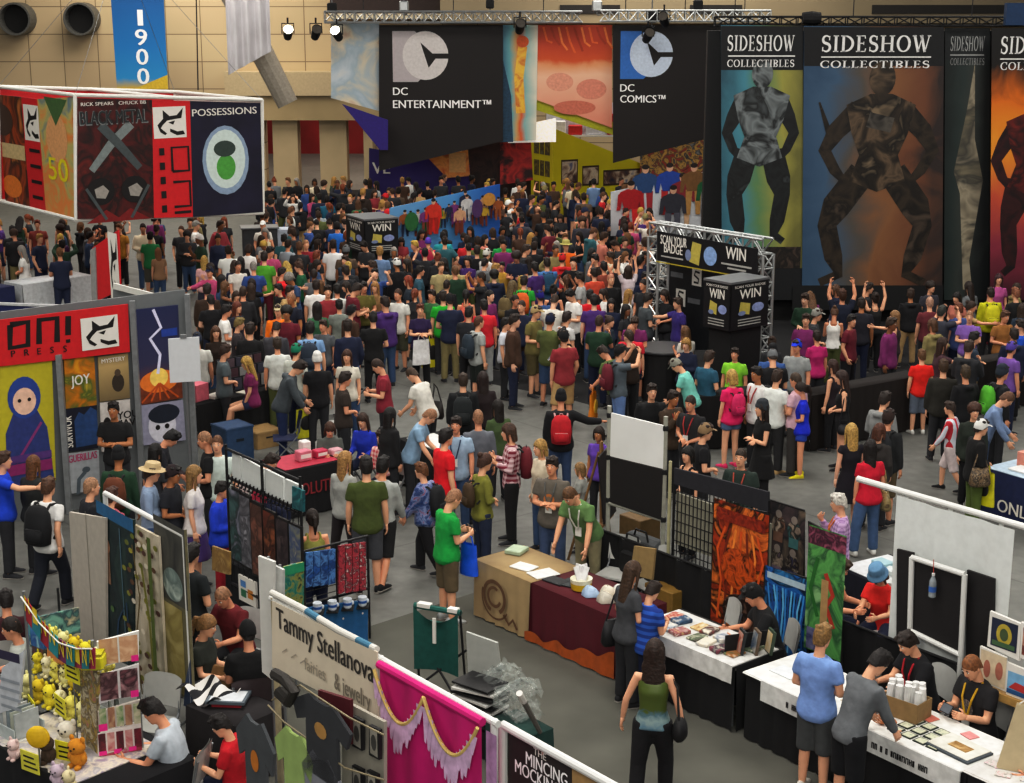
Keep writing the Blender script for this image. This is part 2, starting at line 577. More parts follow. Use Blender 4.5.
POSES = {
 'stand': dict(R=((.14, -.02, -1), (.06, .16, -1), .5), L=((.16, .02, -1), (.04, .2, -1), .5)),
 'stand2': dict(R=((.2, -.1, -1), (-.05, .45, -.9), .7), L=((.14, .05, -1), (.02, .1, -1), .4), yaw=22, legs=(((.05, .05, -1), (.03, -.05, -1)), ((.2, 0, -1), (.08, -.02, -1)))),
 'walk': dict(R=((.1, -.42, -1), (.05, .05, -1), .6), L=((.1, .4, -1), (.02, .75, -1), .6), lean=4, legs=(((.02, .42, -1), (0, .02, -1)), ((.02, -.22, -1), (0, -.62, -1)))),
 'walk2': dict(R=((.1, .3, -1), (.02, .55, -1), .6), L=((.1, -.35, -1), (.05, .0, -1), .6), lean=3, legs=(((.02, -.18, -1), (0, -.5, -1)), ((.02, .36, -1), (0, .06, -1)))),
 'strut': dict(R=((.34, -.1, -1), (.2, .12, -1), .5), L=((.42, -.05, -1), (.18, .2, -1), .5), legs=(((.1, .2, -1), (.0, -.02, -1)), ((.1, -.14, -1), (.02, -.35, -1)))),
 'phone': dict(R=((.12, .1, -1), (-.42, .95, .18), 1.1), L=((.14, .12, -1), (-.42, .95, .12), 1.1), pitch=28, lean=2),
 'photo': dict(R=((.35, .75, .15), (-.5, .35, .95), 1.1), L=((.35, .75, .15), (-.5, .35, .95), 1.1), pitch=-4),
 'armsup': dict(R=((.3, .25, .9), (-.15, .2, 1), .9), L=((.3, .25, .9), (-.15, .2, 1), .9), pitch=-14),
 'front': dict(R=((.25, .0, -1), (-.85, .75, -.15), .8), L=((.25, .02, -1), (-.85, .72, -.3), .8), pitch=8),
 'crossed': dict(R=((.18, .22, -1), (-1, .5, .05), .6), L=((.18, .22, -1), (-1, .62, .2), .6)),
 'hip': dict(R=((.75, -.3, -.8), (-.75, .45, -.45), .9), L=((.14, .02, -1), (.02, .2, -1), .5), yaw=-15),
 'point': dict(R=((.35, .9, -.25), (.15, 1, .05), .3), L=((.15, 0, -1), (.02, .15, -1), .5)),
 'reachside': dict(R=((1, .1, -.45), (1, .3, -.1), .3), L=((.15, 0, -1), (.02, .15, -1), .5)),
 'chin': dict(R=((.1, .5, -.8), (-.35, .5, 1), 1.1), L=((.18, .15, -1), (-.9, .7, .05), .6), pitch=6),
 'lean': dict(R=((.12, .55, -1), (.02, .5, -1), .3), L=((.12, .45, -1), (.02, .35, -1), .3), lean=32, pitch=20, yaw=8),
 'bend': dict(R=((.12, .5, -1), (-.05, .6, -.9), .6), L=((.1, .35, -1), (-.1, .8, -.7), .6), lean=20, pitch=30),
 'backpacker': dict(R=((.12, .15, -1), (-.25, .95, .55), 1.1), L=((.12, .12, -1), (-.25, .95, .55), 1.1), pitch=4),
 'sit': dict(sit=1, R=((.12, .25, -1), (-.2, 1, -.1), .7), L=((.12, .25, -1), (-.2, 1, -.1), .7), lean=4, pitch=10),
 'sittable': dict(sit=1, R=((.15, .65, -1), (-.25, 1, .02), .6), L=((.15, .65, -1), (-.3, 1, .02), .6), lean=14, pitch=22),
 'sitread': dict(sit=1, R=((.1, .35, -1), (-.3, .95, .3), 1.1), L=((.1, .35, -1), (-.3, .95, .3), 1.1), lean=6, pitch=26),
 'perch': dict(sit=2, R=((.1, .1, -1), (-.1, .35, -.9), .5), L=((.1, .1, -1), (-.1, .4, -.9), .5), lean=2, pitch=12),
}
def solve(pn, fem=False):
 P = POSES[pn]
 J = {}
 lean = math.radians(P.get('lean', 0)); yaw = math.radians(P.get('yaw', 0)); pitch = math.radians(P.get('pitch', 0))
 sit = P.get('sit', 0)
 hz = .9 if not sit else (.53 if sit == 1 else .86)
 hip = Vector((0, 0, hz))
 if lean > .3:
  hip.y -= .10
 T = Matrix.Rotation(-lean, 3, 'X')
 J['hip'], J['T'] = hip, T
 J['Hd'] = Matrix.Rotation(-yaw, 3, 'Z') @ Matrix.Rotation(-lean * .6 - pitch, 3, 'X')
 sw = .158 if fem else .182
 J['sw'] = sw
 def up(x, y, z): return hip + T @ Vector((x, y, z))
 J['up'] = up
 J['neck'] = up(0, -.005, .54)
 J['head'] = up(0, .012, .61) + J['Hd'] @ Vector((0, .02, .115))
 for s, k in ((1, 'R'), (-1, 'L')):
  ud, fd, curl = P[k]
  u = Vector((ud[0] * s, ud[1], ud[2])).normalized(); f = Vector((fd[0] * s, fd[1], fd[2])).normalized()
  u = Matrix.Rotation(-lean * .3, 3, 'X') @ u
  sh = up(s * sw, -.005, .475)
  el = sh + u * .275
  wr = el + f * .235
  J['arm' + k] = (sh, el, wr, f, curl)
 if sit:
  dz = -.05 if sit == 1 else -.25
  L = (((.14, 1, dz), (.02, .06, -1)), ((.2, 1, dz), (.06, .2 if sit == 2 else -.06, -1)))
 else:
  L = P.get('legs', (((.02, .03, -1), (.03, -.03, -1)), ((.06, .02, -1), (.03, -.02, -1))))
 low = 9
 for s, k, (td, sd) in ((1, 'R', L[0]), (-1, 'L', L[1])):
  t = Vector((td[0] * s, td[1], td[2])).normalized(); h = Vector((sd[0] * s, sd[1], sd[2])).normalized()
  hj = hip + Vector((s * .088, 0, -.03))
  kn = hj + t * .415; an = kn + h * .39
  J['leg' + k] = (hj, kn, an)
  low = min(low, an.z)
 if not sit:       # stand on the floor
  J['dz'] = .075 - low
 elif sit == 1:
  J['dz'] = .075 - low
 else:
  J['dz'] = 0
 return J
TORSO_M = [(-.11, .10, .085), (-.05, .158, .108), (.03, .160, .108), (.13, .142, .098), (.25, .155, .108), (.36, .175, .115), (.45, .178, .095), (.51, .125, .078), (.545, .072, .064)]
TORSO_F = [(-.11, .11, .095), (-.05, .170, .118), (.03, .158, .108), (.14, .122, .088), (.25, .134, .108), (.34, .148, .128), (.44, .152, .092), (.51, .105, .07), (.545, .06, .056)]
def torso_rings(J, fem, d, z0=-1, z1=9, flare=0.):
 out = []
 for z, a, b in (TORSO_F if fem else TORSO_M):
  if z0 <= z <= z1:
   e = flare * max(0, (.3 - z)) / .4
   out.append((J['up'](0, .008 if z > .2 and fem else 0, z), J['T'] @ Vector((a + d + e, 0, 0)), J['T'] @ Vector((0, b + d + e, 0))))
 return out
def seg(a, b, n=3):
 return [a.lerp(b, i / n) for i in range(n)]
BM, EYE = None, None
def body_mesh(pn, fem, voxel=.0145, dec=.75):
 J = solve(pn, fem); A = Acc()
 A.add(ringloft(torso_rings(J, fem, -.022)))
 A.add(ringtube([J['up'](0, -.01, .47), J['neck'], J['up'](0, .012, .61), J['head'] - J['Hd'] @ Vector((0, .02, .05))], [.075, .056, .052, .05], 12))
 Hd, hc = J['Hd'], J['head']
 R = []
 for z, w, d, y in ((-.118, .026, .026, .052), (-.104, .042, .048, .034), (-.07, .056, .07, .016), (-.02, .068, .088, .003), (.03, .073, .095, -.004), (.075, .064, .084, -.01), (.105, .04, .052, -.012), (.118, .012, .016, -.012)):
  R.append((hc + Hd @ Vector((0, y, z)), Hd @ Vector((w, 0, 0)), Hd @ Vector((0, d, 0))))
 A.add(ringloft(R, 16))
 A.add(ellipsoid(hc + Hd @ Vector((0, .095, -.022)), (.013, .02, .024), 8, 6, Hd))
 for s in (-1, 1):
  A.add(ellipsoid(hc + Hd @ Vector((s * .074, -.008, -.012)), (.012, .02, .032), 8, 6, Hd))
 for k in 'RL':
  sh, el, wr, f, curl = J['arm' + k]
  g = .88 if fem else 1
  A.add(ringtube([J['up']((1 if k == 'R' else -1) * .1, 0, .46)] + seg(sh, el) + seg(el, wr) + [wr], [.05 * g, .056 * g, .05 * g, .045 * g, .042 * g, .042 * g, .036 * g, .029 * g], 10))
  hj, kn, an = J['leg' + k]
  A.add(ringtube(seg(hj, kn) + seg(kn, an) + [an, an + Vector((0, 0, -.04))], [.088, .076, .066, .056, .056, .048, .038, .036], 10))
 V, Fc = remesh(A.v, A.f, voxel, 3, dec)
 mb = MB(); mb.add(V, Fc, SKIN)
 for k in 'RL':
  sh, el, wr, f, curl = J['arm' + k]
  s = 1 if k == 'R' else -1
  inn = Vector((-s, 0, 0))
  pn_ = (inn - f * inn.dot(f))
  if abs(f.x) > .55 or f.z > .3:
   q = Vector((0, -.3, -1)) if f.z <= .3 else Vector((-s * .6, -.4, 0)); pn_ = q - f * q.dot(f)
  pn_ = pn_.normalized()             # palm normal
  sd = f.cross(pn_).normalized()     # across the palm
  if sd.dot(Vector((0, .4, .6))) < 0:
   sd = -sd                       # towards the thumb
  rings = []
  for t, w, th in ((-.02, .024, .02), (.02, .034, .017), (.06, .041, .016), (.09, .038, .013)):
   rings.append((wr + f * t, sd * w, pn_ * th))
  mb.add(*ringloft(rings, 10), SKIN)
  for i, L in enumerate((.068, .078, .072, .056)):
   o = wr + f * .08 + sd * (.029 - .0195 * i)
   pts = [o]; ang = 0
   for q in range(3):
    ang += curl * (.45 + .1 * i * .4)
    pts.append(pts[-1] + (f * math.cos(ang) + pn_ * math.sin(ang)) * (L * (.42, .33, .25)[q]))
   mb.add(*ringtube(pts, [.0095, .009, .008, .0065], 6), SKIN)
  o = wr + f * .025 + sd * .028
  p1 = o + (f * .6 + sd * .75 + pn_ * .25).normalized() * .038
  mb.add(*ringtube([o, p1, p1 + (f * .85 + sd * .25 + pn_ * .45).normalized() * .03], [.013, .011, .008], 6), SKIN)
 W, K, B, M = mat('e8e4dc', .3), mat('1c1512', .3), mat('2a1c14', .8), mat('9a5048', .5)
 for s in (-1, 1):
  mb.add(*ellipsoid(hc + Hd @ Vector((s * .03, .0835, .008)), (.0135, .009, .0075), 8, 6, Hd), W)
  mb.add(*ellipsoid(hc + Hd @ Vector((s * .03, .0895, .008)), (.006, .005, .0065), 6, 4, Hd), K)
  mb.add(*ellipsoid(hc + Hd @ Vector((s * .031, .0885, .03)), (.018, .006, .0042), 6, 4, Hd), B)
 mb.add(*ellipsoid(hc + Hd @ Vector((0, .087, -.063)), (.022, .008, .0055), 8, 4, Hd), M)
 return mb.mesh('person_body', True)
def top_mesh(pn, fem, kind):
 J = solve(pn, fem); A = Acc()
 d = {'coat': .03, 'hood': .026, 'long': .014, 'tee': .016, 'tank': .006, 'dress': .008}[kind]
 z0 = -.12
 fl = .035 if kind in ('tee', 'coat', 'hood') else .012
 if kind == 'tank':
  A.add(ringloft(torso_rings(J, fem, d, -.06, .46, fl)))
  for s in (-1, 1):
   for y in (-.06, .06):
    A.add(ringtube([J['up'](s * .085, y, .44), J['up'](s * .085, y * .8, .515), J['up'](s * .08, 0, .535)], .022, 8))
 else:
  A.add(ringloft(torso_rings(J, fem, d, z0, 9, fl)))
 if kind != 'tank':
  for k in 'RL':
   sh, el, wr, f, c = J['arm' + k]
   st = J['up']((1 if k == 'R' else -1) * .1, 0, .46)
   g = .9 if fem else 1
   x = .008 if kind in ('coat', 'hood') else 0
   if kind in ('tee', 'dress'):
    e = sh.lerp(el, .62)
    if kind == 'dress': e = sh.lerp(el, .25)
    A.add(ringtube([st, sh, sh.lerp(e, .5), e], [.066 * g, .072 * g, .069 * g, .068 * g], 12))
   else:
    w = el.lerp(wr, .93)
    A.add(ringtube([st] + seg(sh, el) + seg(el, w) + [w], [(.062 + x) * g, (.07 + x) * g, (.064 + x) * g, (.06 + x) * g, (.058 + x) * g, (.056 + x) * g, (.05 + x) * g, (.043 + x) * g], 12))
 if kind == 'hood':
  A.add(ringtube([J['up'](-.09, -.06, .52), J['up'](-.05, -.12, .5), J['up'](.05, -.12, .5), J['up'](.09, -.06, .52)], [.03, .045, .045, .03], 8))
 if kind == 'dress':
  hip = J['hip']
  A.add(ringloft([(hip + Vector((0, 0, z)), Vector((w, 0, 0)), Vector((0, dd, 0))) for z, w, dd in ((-.36, .24, .2), (-.2, .215, .17), (0, .18, .13), (.1, .15, .11))]))
 V, Fc = remesh(A.v, A.f, .019, 3, .8)
 mb = MB(); mb.add(V, Fc, CLOTH)
 return mb.mesh('top', True)
def bottom_mesh(pn, fem, kind):
 J = solve(pn, fem); A = Acc()
 hip = J['hip']
 A.add(ringloft(torso_rings(J, fem, .008, -.2, .05)))
 x = {'jeans': .012, 'slacks': .02, 'shorts': .02, 'hot': .012, 'skirt': .012}[kind]
 for k in 'RL':
  hj, kn, an = J['leg' + k]
  if kind in ('jeans', 'slacks'):
   e = kn.lerp(an, 1.0 if kind == 'slacks' else .97)
   A.add(ringtube([hj + Vector((0, 0, .06))] + seg(hj, kn) + seg(kn, e) + [e], [.09 + x, .096 + x, .084 + x, .072 + x, .062 + x, .06 + x, .056 + x, .054 + x], 12))
  elif kind == 'shorts':
   e = kn + (an - kn) * .06
   A.add(ringtube([hj + Vector((0, 0, .06)), hj, hj.lerp(kn, .5), e], [.09 + x, .096 + x, .08 + x, .07 + x], 12))
  elif kind == 'hot':
   e = hj.lerp(kn, .42)
   A.add(ringtube([hj + Vector((0, 0, .06)), hj, e], [.09 + x, .098 + x, .092 + x], 12))
 if kind == 'skirt':
  A.add(ringloft([(hip + Vector((0, .02, z)), Vector((w, 0, 0)), Vector((0, dd, 0))) for z, w, dd in ((-.44, .23, .19), (-.2, .205, .16), (0, .175, .125), (.06, .15, .11))]))
 V, Fc = remesh(A.v, A.f, .02, 3, .8)
 mb = MB(); mb.add(V, Fc, CLOTH)
 return mb.mesh('trousers', True)
def shoe_mesh(pn, fem, k):
 J = solve(pn, fem); hj, kn, an = J['leg' + k]
 s = 1 if k == 'R' else -1
 sole = an.z - .075
 tilt = 0.
 d = Vector((s * .18, 1, 0)).normalized(); sd = Vector((d.y, -d.x, 0))
 mb = MB()
 rings = []
 for t, w, z0, z1 in ((-.075, .026, .012, .075), (-.05, .037, 0, .1), (0, .038, 0, .105), (.06, .042, 0, .08), (.12, .047, 0, .055), (.165, .042, .004, .042), (.19, .02, .01, .03)):
  c = Vector((an.x, an.y, 0)) + d * t; c.z = sole + (z0 + z1) / 2
  rings.append((c, sd * w, Vector((0, 0, (z1 - z0) / 2))))
 mb.add(*ringloft(rings, 10), CLOTH)
 so = []
 for t, w in ((-.08, .028), (-.05, .04), (.06, .045), (.12, .05), (.17, .044), (.195, .022)):
  c = Vector((an.x, an.y, 0)) + d * t; c.z = sole + .01
  so.append((c, sd * w, Vector((0, 0, .012))))
 mb.add(*ringloft(so, 8), mat('d8d4cc' if k == 'x' else '8d8983', .7))
 return mb.mesh('shoe', True)
def hair_mesh(kind):
 """in head space: centre of the head at the origin, face towards +y"""
 A = Acc()
 def cap(z_front=.045, d=.012, back=-.075):
  vs, fs = [], []; n, m = 18, 8
  for j in range(m + 1):
   for i in range(n):
    a = 2 * math.pi * i / n
    fr = max(0, math.sin(a))            # 1 at the face
    zl = back + (z_front - back) * (fr ** .8)
    if abs(math.cos(a)) > .8: zl = max(zl, -.02)
    t = j / m
    z = zl + (.128 + d - zl) * math.sin(t * math.pi / 2)
    zz = max(-1, min(1, (z - .02) / (.108 + d)))
    k = math.sqrt(max(0, 1 - zz * zz)) if zz > 0 else 1
    vs.append(Vector(((.073 + d) * math.cos(a) * k, -.006 + (.097 + d) * math.sin(a) * k, z)))
  for j in range(m):
   for i in range(n):
    i2 = (i + 1) % n
    fs.append((j * n + i, j * n + i2, j * n + n + i2, j * n + n + i))
  fs.append(tuple(range(m * n, m * n + n)))
  fs.append(tuple(range(n - 1, -1, -1)))
  return vs, fs
 name = 'hair'; m = HAIR
 if kind in ('short', 'crop'):
  A.add(cap(.06, .012 if kind == 'short' else .006))
  if kind == 'short':
   for x, y, z in ((.03, .07, .1), (-.03, .072, .1), (0, .04, .125), (.05, 0, .1), (-.05, -.02, .1), (0, -.06, .11)):
    A.add(ellipsoid((x, y, z), (.035, .035, .022), 8, 6))
 elif kind == 'bald':
  vs, fs = [], []
  for a in range(165, 376, 15):
   t = math.radians(a); k = max(0, -math.sin(t))
   A.add(ellipsoid((.067 * math.cos(t), -.006 + .088 * math.sin(t), -.02 + .012 * k), (.017, .017, .03 + .022 * k), 8, 6))
 elif kind in ('long', 'wavy', 'bob', 'pony', 'bun'):
  A.add(cap(.05, .016))
  L = {'long': -.36, 'wavy': -.40, 'bob': -.13, 'pony': -.06, 'bun': -.06}[kind]
  w = .022 if kind == 'wavy' else 0
  if kind in ('long', 'wavy', 'bob'):
   rings = []
   n = 7
   for i in range(n + 1):
    t = i / n; z = .06 + (L - .06) * t
    y = -.035 - .035 * math.sin(t * math.pi * .6) + (.0 if t < .5 else -.02 * (t - .5))
    rings.append((Vector((0, y, z)), Vector((.086 + w * math.sin(t * 3) + (.015 if i % 2 and w else 0), 0, 0)), Vector((0, .062 - .02 * t, 0))))
   A.add(ringloft(rings, 14))
   for s in (-1, 1):
    A.add(ringtube([(s * .062, .045, .09), (s * .083, .03, .03), (s * .087, .02, -.06), (s * .085, .01, max(L, -.22))], [.012, .018, .02, .014], 8))
  elif kind == 'pony':
   A.add(ringtube([(0, -.1, .06), (0, -.15, .05), (0, -.17, -.05), (0, -.15, -.18)], [.02, .03, .032, .012], 10))
  else:
   A.add(ellipsoid((0, -.09, .11), (.045, .045, .042), 10, 8))
 elif kind == 'afro':
  A.add(cap(.05, .03)); A.add(ellipsoid((0, -.02, .05), (.12, .12, .11), 14, 10))
 elif kind == 'cap':
  name = 'cap'; m = CLOTH
  A.add(cap(.05, .016, -.02))
  rings = []
  for t in (0, .33, .66, 1):
   rings.append((Vector((0, .075 + .095 * t, .062 - .022 * t)), Vector((.075 * (1 - .35 * t * t), 0, 0)), Vector((0, 0, .006))))
  A.add(ringloft(rings, 12))
  A.add(ellipsoid((0, -.006, .143), .008, 6, 4))
 elif kind == 'beanie':
  name = 'beanie'; m = CLOTH
  A.add(cap(.04, .02, -.02)); A.add(ellipsoid((0, -.01, .1), (.078, .1, .07), 12, 8))
 elif kind in ('fedora', 'bucket'):
  name = 'hat'; m = CLOTH
  k = 1 if kind == 'fedora' else .75
  A.add(([Vector(v) for v in _lathe([(.145 * k + .02, .045 if kind == 'fedora' else .0), (.15 * k + .02, .05 if kind == 'fedora' else .006), (.1, .062), (.098, .1), (.085, .15), (.03, .152 if kind == 'fedora' else .165)], 18)[0]], _lathe([(0, 0)] * 6, 18)[1]))
 V, Fc = remesh(A.v, A.f, .0095, 2, .7)
 mb = MB(); mb.add(V, Fc, m)
 if kind == 'fedora':
  mb.lathe([(.1015, .064), (.1005, .09), (.097, .09), (.097, .064)], mat('4a4038', .8), 18)
 return name, mb.mesh(name, True)
def _lathe(prof, n):
 vs, fs = [], []
 for r, z in prof:
  for i in range(n):
   a = 2 * math.pi * i / n
   vs.append((r * math.cos(a), r * 1.12 * math.sin(a), z))
 for k in range(len(prof) - 1):
  for i in range(n):
   j = (i + 1) % n
   fs.append((k * n + i, k * n + j, k * n + n + j, k * n + n + i))
 fs.append(tuple(range(n - 1, -1, -1))); fs.append(tuple(range((len(prof) - 1) * n, len(prof) * n)))
 return vs, fs
CACHE = {}
def cached(key, fn):
 if key not in CACHE:
  CACHE[key] = fn()
 return CACHE[key]
PAL = dict(black='16161a', charcoal='2b2c30', grey='6d7073', lightgrey='a3a6a6', white='dcdcd8', cream='d8cdb4', navy='1c2440', blue='2a55a0', cobalt='1c3fd0', lightblue='8fb0d8',
           denim='3c5478', teal='24807e', mint='7fc8b4', green='2f9440', lime='6cc040', olive='5a6236', darkgreen='20402c', red='c0242c', brightred='e0302c', maroon='6a1c2c', pink='e0407c', salmon='d87868', lavender='b8a0c0',
           purple='4c2c70', plum='7c2c68', orange='f07818', yellow='d8cc20', khaki='8c8258', tan='b09468', brown='4c3426', darkbrown='2e2018', blonde='b89858', ginger='8c4824', greyhair='9a9690', silver='c8c4bc')
SKINS = ['e0ac8c', 'd89c7c', 'c88c6c', 'e4b498', 'b07850', 'd4a080', '8a5a3c']
ALLP = []     # every person waiting to be placed
def person(x, y, face, pose='stand', top='tee:black', bottom='jeans:denim', hair='short:darkbrown', h=1.74, skin=0, fem=False, where='', lab='', base=0., cat='person', grp=None, shoes='charcoal', mt=None, pos=None):
 ALLP.append(dict(x=x, y=y, face=face, pose=pose, top=top, bottom=bottom, hair=hair, h=h, skin=skin, fem=fem, where=where, lab=lab, base=base, shoes=shoes, mt=mt, pos=pos, grp=grp))
 return ALLP[-1]
def locate(p):
 J = solve(p['pose'], p['fem'])
 sc = p['h'] / 1.765
 th = math.radians(p['face'] + 180)
 hd = J['head'] + J['Hd'] @ Vector((0, 0, .12)); hz = (hd.z + J['dz']) * sc + p['base']
 if p['pos'] is not None:
  return Vector(p['pos']), th, sc, J
 w = at(p['x'], p['y'], hz)
 ox, oy = hd.x * sc, hd.y * sc
 return Vector((w.x - (ox * math.cos(th) - oy * math.sin(th)), w.y - (ox * math.sin(th) + oy * math.cos(th)), p['base'])), th, sc, J
NOUN = {'tee': 'T-shirt', 'long': 'long-sleeved shirt', 'tank': 'sleeveless top', 'dress': 'dress', 'coat': 'jacket', 'hood': 'hooded sweatshirt'}
BNOUN = {'jeans': 'jeans', 'slacks': 'trousers', 'shorts': 'shorts', 'hot': 'short shorts', 'skirt': 'skirt'}
def rgba(c):
 return lin(PAL.get(c, c)) + (1,)
def place_person(p, label):
 loc, th, sc, J = locate(p)
 pn, fem = p['pose'], p['fem']
 root = link('person', cached(('b', pn, fem), lambda: body_mesh(pn, fem)), None, loc + Vector((0, 0, J['dz'] * sc)), th)
 root.scale = (sc, sc, sc)
 sk = p['skin']
 root.color = lin(SKINS[sk % len(SKINS)]) + (1,)
 tag(root, label, 'person', p['grp'])
 tk, tc = p['top'].split(':')
 o = link({'tee': 'shirt', 'long': 'shirt', 'tank': 'tank_top', 'dress': 'dress', 'coat': 'jacket', 'hood': 'hooded_sweatshirt'}[tk], cached(('t', pn, fem, tk), lambda: top_mesh(pn, fem, tk)), root)
 o.color = rgba(tc)
 if p['mt'] is not None:
  o.material_slots[0].link = 'OBJECT'; o.material_slots[0].material = p['mt']
 if p['bottom']:
  bk, bc = p['bottom'].split(':')
  o = link({'jeans': 'trousers', 'slacks': 'trousers', 'shorts': 'shorts', 'hot': 'shorts', 'skirt': 'skirt'}[bk], cached(('o', pn, fem, bk), lambda: bottom_mesh(pn, fem, bk)), root)
  o.color = rgba(bc)
 for k in 'RL':
  o = link('shoe', cached(('s', pn, fem, k), lambda: shoe_mesh(pn, fem, k)), root)
  o.color = rgba(p['shoes'])
 for hh in p['hair'].split('+'):
  if not hh:
   continue
  hk, hcl = hh.split(':')
  nm, me = cached(('h', hk), lambda: hair_mesh(hk))
  o = link(nm, me, root)
  o.matrix_local = Matrix.Translation(J['head']) @ J['Hd'].to_4x4()
  o.color = rgba(hcl)
 p['obj'] = root; p['J'] = J; p['sc'] = sc; p['th'] = th; p['loc'] = loc
 return root
def on_body(p, v):
 """world place of a point given in the person's own space"""
 return p['obj'].location + Matrix.Rotation(p['th'], 3, 'Z') @ (Vector(v) * p['sc'])
def torso_pt(p, x, y, z):
 return on_body(p, p['J']['up'](x, y, z))
VAZ = math.radians(-51.4)      # aisle direction, towards the right and the viewer
UAZ = math.radians(38.6)       # across the aisles, away to the right
def node_floor():
 m, nt, b = _new('polished_concrete')
 tc = nt.nodes.new('ShaderNodeTexCoord')
 n1 = nt.nodes.new('ShaderNodeTexNoise'); n1.inputs['Scale'].default_value = .35; n1.inputs['Detail'].default_value = 6
 n2 = nt.nodes.new('ShaderNodeTexNoise'); n2.inputs['Scale'].default_value = 5; n2.inputs['Detail'].default_value = 6
 nt.links.new(tc.outputs['Object'], n1.inputs['Vector']); nt.links.new(tc.outputs['Object'], n2.inputs['Vector'])
 ad = nt.nodes.new('ShaderNodeMath'); ad.operation = 'ADD'
 nt.links.new(n1.outputs['Fac'], ad.inputs[0]); nt.links.new(n2.outputs['Fac'], ad.inputs[1])
 hf = nt.nodes.new('ShaderNodeMath'); hf.operation = 'MULTIPLY'; hf.inputs[1].default_value = .5
 nt.links.new(ad.outputs[0], hf.inputs[0])
 rp = nt.nodes.new('ShaderNodeValToRGB')
 rp.color_ramp.elements[0].position = .33; rp.color_ramp.elements[0].color = lin('5c5d5a') + (1,)
 rp.color_ramp.elements[1].position = .68; rp.color_ramp.elements[1].color = lin('767773') + (1,)
 nt.links.new(hf.outputs[0], rp.inputs['Fac'])
 br = nt.nodes.new('ShaderNodeTexBrick'); br.offset = 0
 br.inputs['Color1'].default_value = (1, 1, 1, 1); br.inputs['Color2'].default_value = (1, 1, 1, 1); br.inputs['Mortar'].default_value = (.72, .72, .72, 1)
 br.inputs['Scale'].default_value = 1; br.inputs['Brick Width'].default_value = 9; br.inputs['Row Height'].default_value = 9; br.inputs['Mortar Size'].default_value = .018
 mp = nt.nodes.new('ShaderNodeMapping'); mp.inputs['Rotation'].default_value = (0, 0, -UAZ)
 nt.links.new(tc.outputs['Object'], mp.inputs[0]); nt.links.new(mp.outputs[0], br.inputs['Vector'])
 mx = nt.nodes.new('ShaderNodeMix'); mx.data_type = 'RGBA'; mx.blend_type = 'MULTIPLY'; mx.inputs[0].default_value = 1
 nt.links.new(rp.outputs['Color'], mx.inputs[6]); nt.links.new(br.outputs['Color'], mx.inputs[7])
 nt.links.new(mx.outputs[2], b.inputs['Base Color'])
 b.inputs['Roughness'].default_value = .62
 return m
mb = MB(); mb.bx(-70, 70, 4, 90, -.2, 0, node_floor()); struct(mb.build('floor'), 'grey polished concrete exhibition hall floor')
def carpet(name, px, m, label, z=.006):
 pts = [at(x, y) for x, y in px]
 mb = MB(); n = len(pts)
 vs = [(p.x, p.y, .0005) for p in pts] + [(p.x, p.y, z) for p in pts]
 fs = [tuple(range(n - 1, -1, -1)), tuple(range(n, 2 * n))] + [(i, (i + 1) % n, (i + 1) % n + n, i + n) for i in range(n)]
 mb.add(vs, fs, m); o = mb.build(name); struct(o, label); return o
carpet('floor_carpet', [(300, 648), (372, 626), (490, 588), (640, 655), (820, 770), (980, 900), (600, 1000), (200, 900)], mat('5c5c55', .95, noise=.16, scale=1.1), 'dark grey carpet laid along the artists aisle')
carpet('floor_carpet', [(300, 250), (392, 348), (430, 372), (565, 398), (700, 436), (800, 432), (905, 421), (1024, 398), (1200, 370), (1100, 190), (330, 190)], mat('1d1d1f', .95, noise=.2, scale=2), 'black carpet under the big publisher stands')
def node_wall():
 m, nt, b = _new('beige_wall_panels')
 tc = nt.nodes.new('ShaderNodeTexCoord')
 mp = nt.nodes.new('ShaderNodeMapping'); mp.inputs['Rotation'].default_value = (math.pi / 2, 0, 0)
 br = nt.nodes.new('ShaderNodeTexBrick'); br.offset = 0
 br.inputs['Color1'].default_value = lin('b9a585') + (1,); br.inputs['Color2'].default_value = lin('c0ad8c') + (1,); br.inputs['Mortar'].default_value = lin('7d6d55') + (1,)
 br.inputs['Scale'].default_value = 1; br.inputs['Brick Width'].default_value = 1.35; br.inputs['Row Height'].default_value = 1.05; br.inputs['Mortar Size'].default_value = .018
 nt.links.new(tc.outputs['Object'], mp.inputs[0]); nt.links.new(mp.outputs[0], br.inputs['Vector']); nt.links.new(br.outputs['Color'], b.inputs['Base Color'])
 b.inputs['Roughness'].default_value = .8
 return m
WALLM = node_wall()
WY = 64.0
xo0, xo1 = atY(264, 100, WY).x, atY(372, 100, WY).x
mb = MB()
mb.bx(-60, xo0, WY, WY + .6, 0, 14, WALLM); mb.bx(xo1, 60, WY, WY + .6, 0, 14, WALLM); mb.bx(xo0, xo1, WY, WY + .6, 3.0, 14, WALLM)
struct(mb.build('wall_back'), 'beige panelled back wall of the hall')
mb = MB(); mb.bx(-60, 60, 82, 82.5, 0, 14, mat('8b1f24', noise=.3, scale=.5)); struct(mb.build('wall_lobby'), 'dark red far wall seen through the openings')
mb = MB(); mb.bx(-60.5, -60, 4, 82, 0, 14, WALLM); struct(mb.build('wall_left'))
mb = MB(); mb.bx(60, 60.5, 4, 82, 0, 14, WALLM); struct(mb.build('wall_right'))
for i, (a, b_) in enumerate(((272, 297), (319, 346), (363, 372))):
 p, q = atY(a, 120, WY - .6), atY(b_, 120, WY - .6)
 mb = MB(); mb.bx(p.x, q.x, WY - .6, WY + .3, 0, 3.05, mat('b8a684', noise=.06, scale=1)); mb.bx(p.x - .05, q.x + .05, WY - .66, WY + .3, 0, .18, mat('8d7d62'))
 struct(mb.build('trim_%d' % (i + 1)), 'square beige pillar at the lobby opening')
a, b_ = atY(225, 70, WY - .9), atY(385, 70, WY - .9)
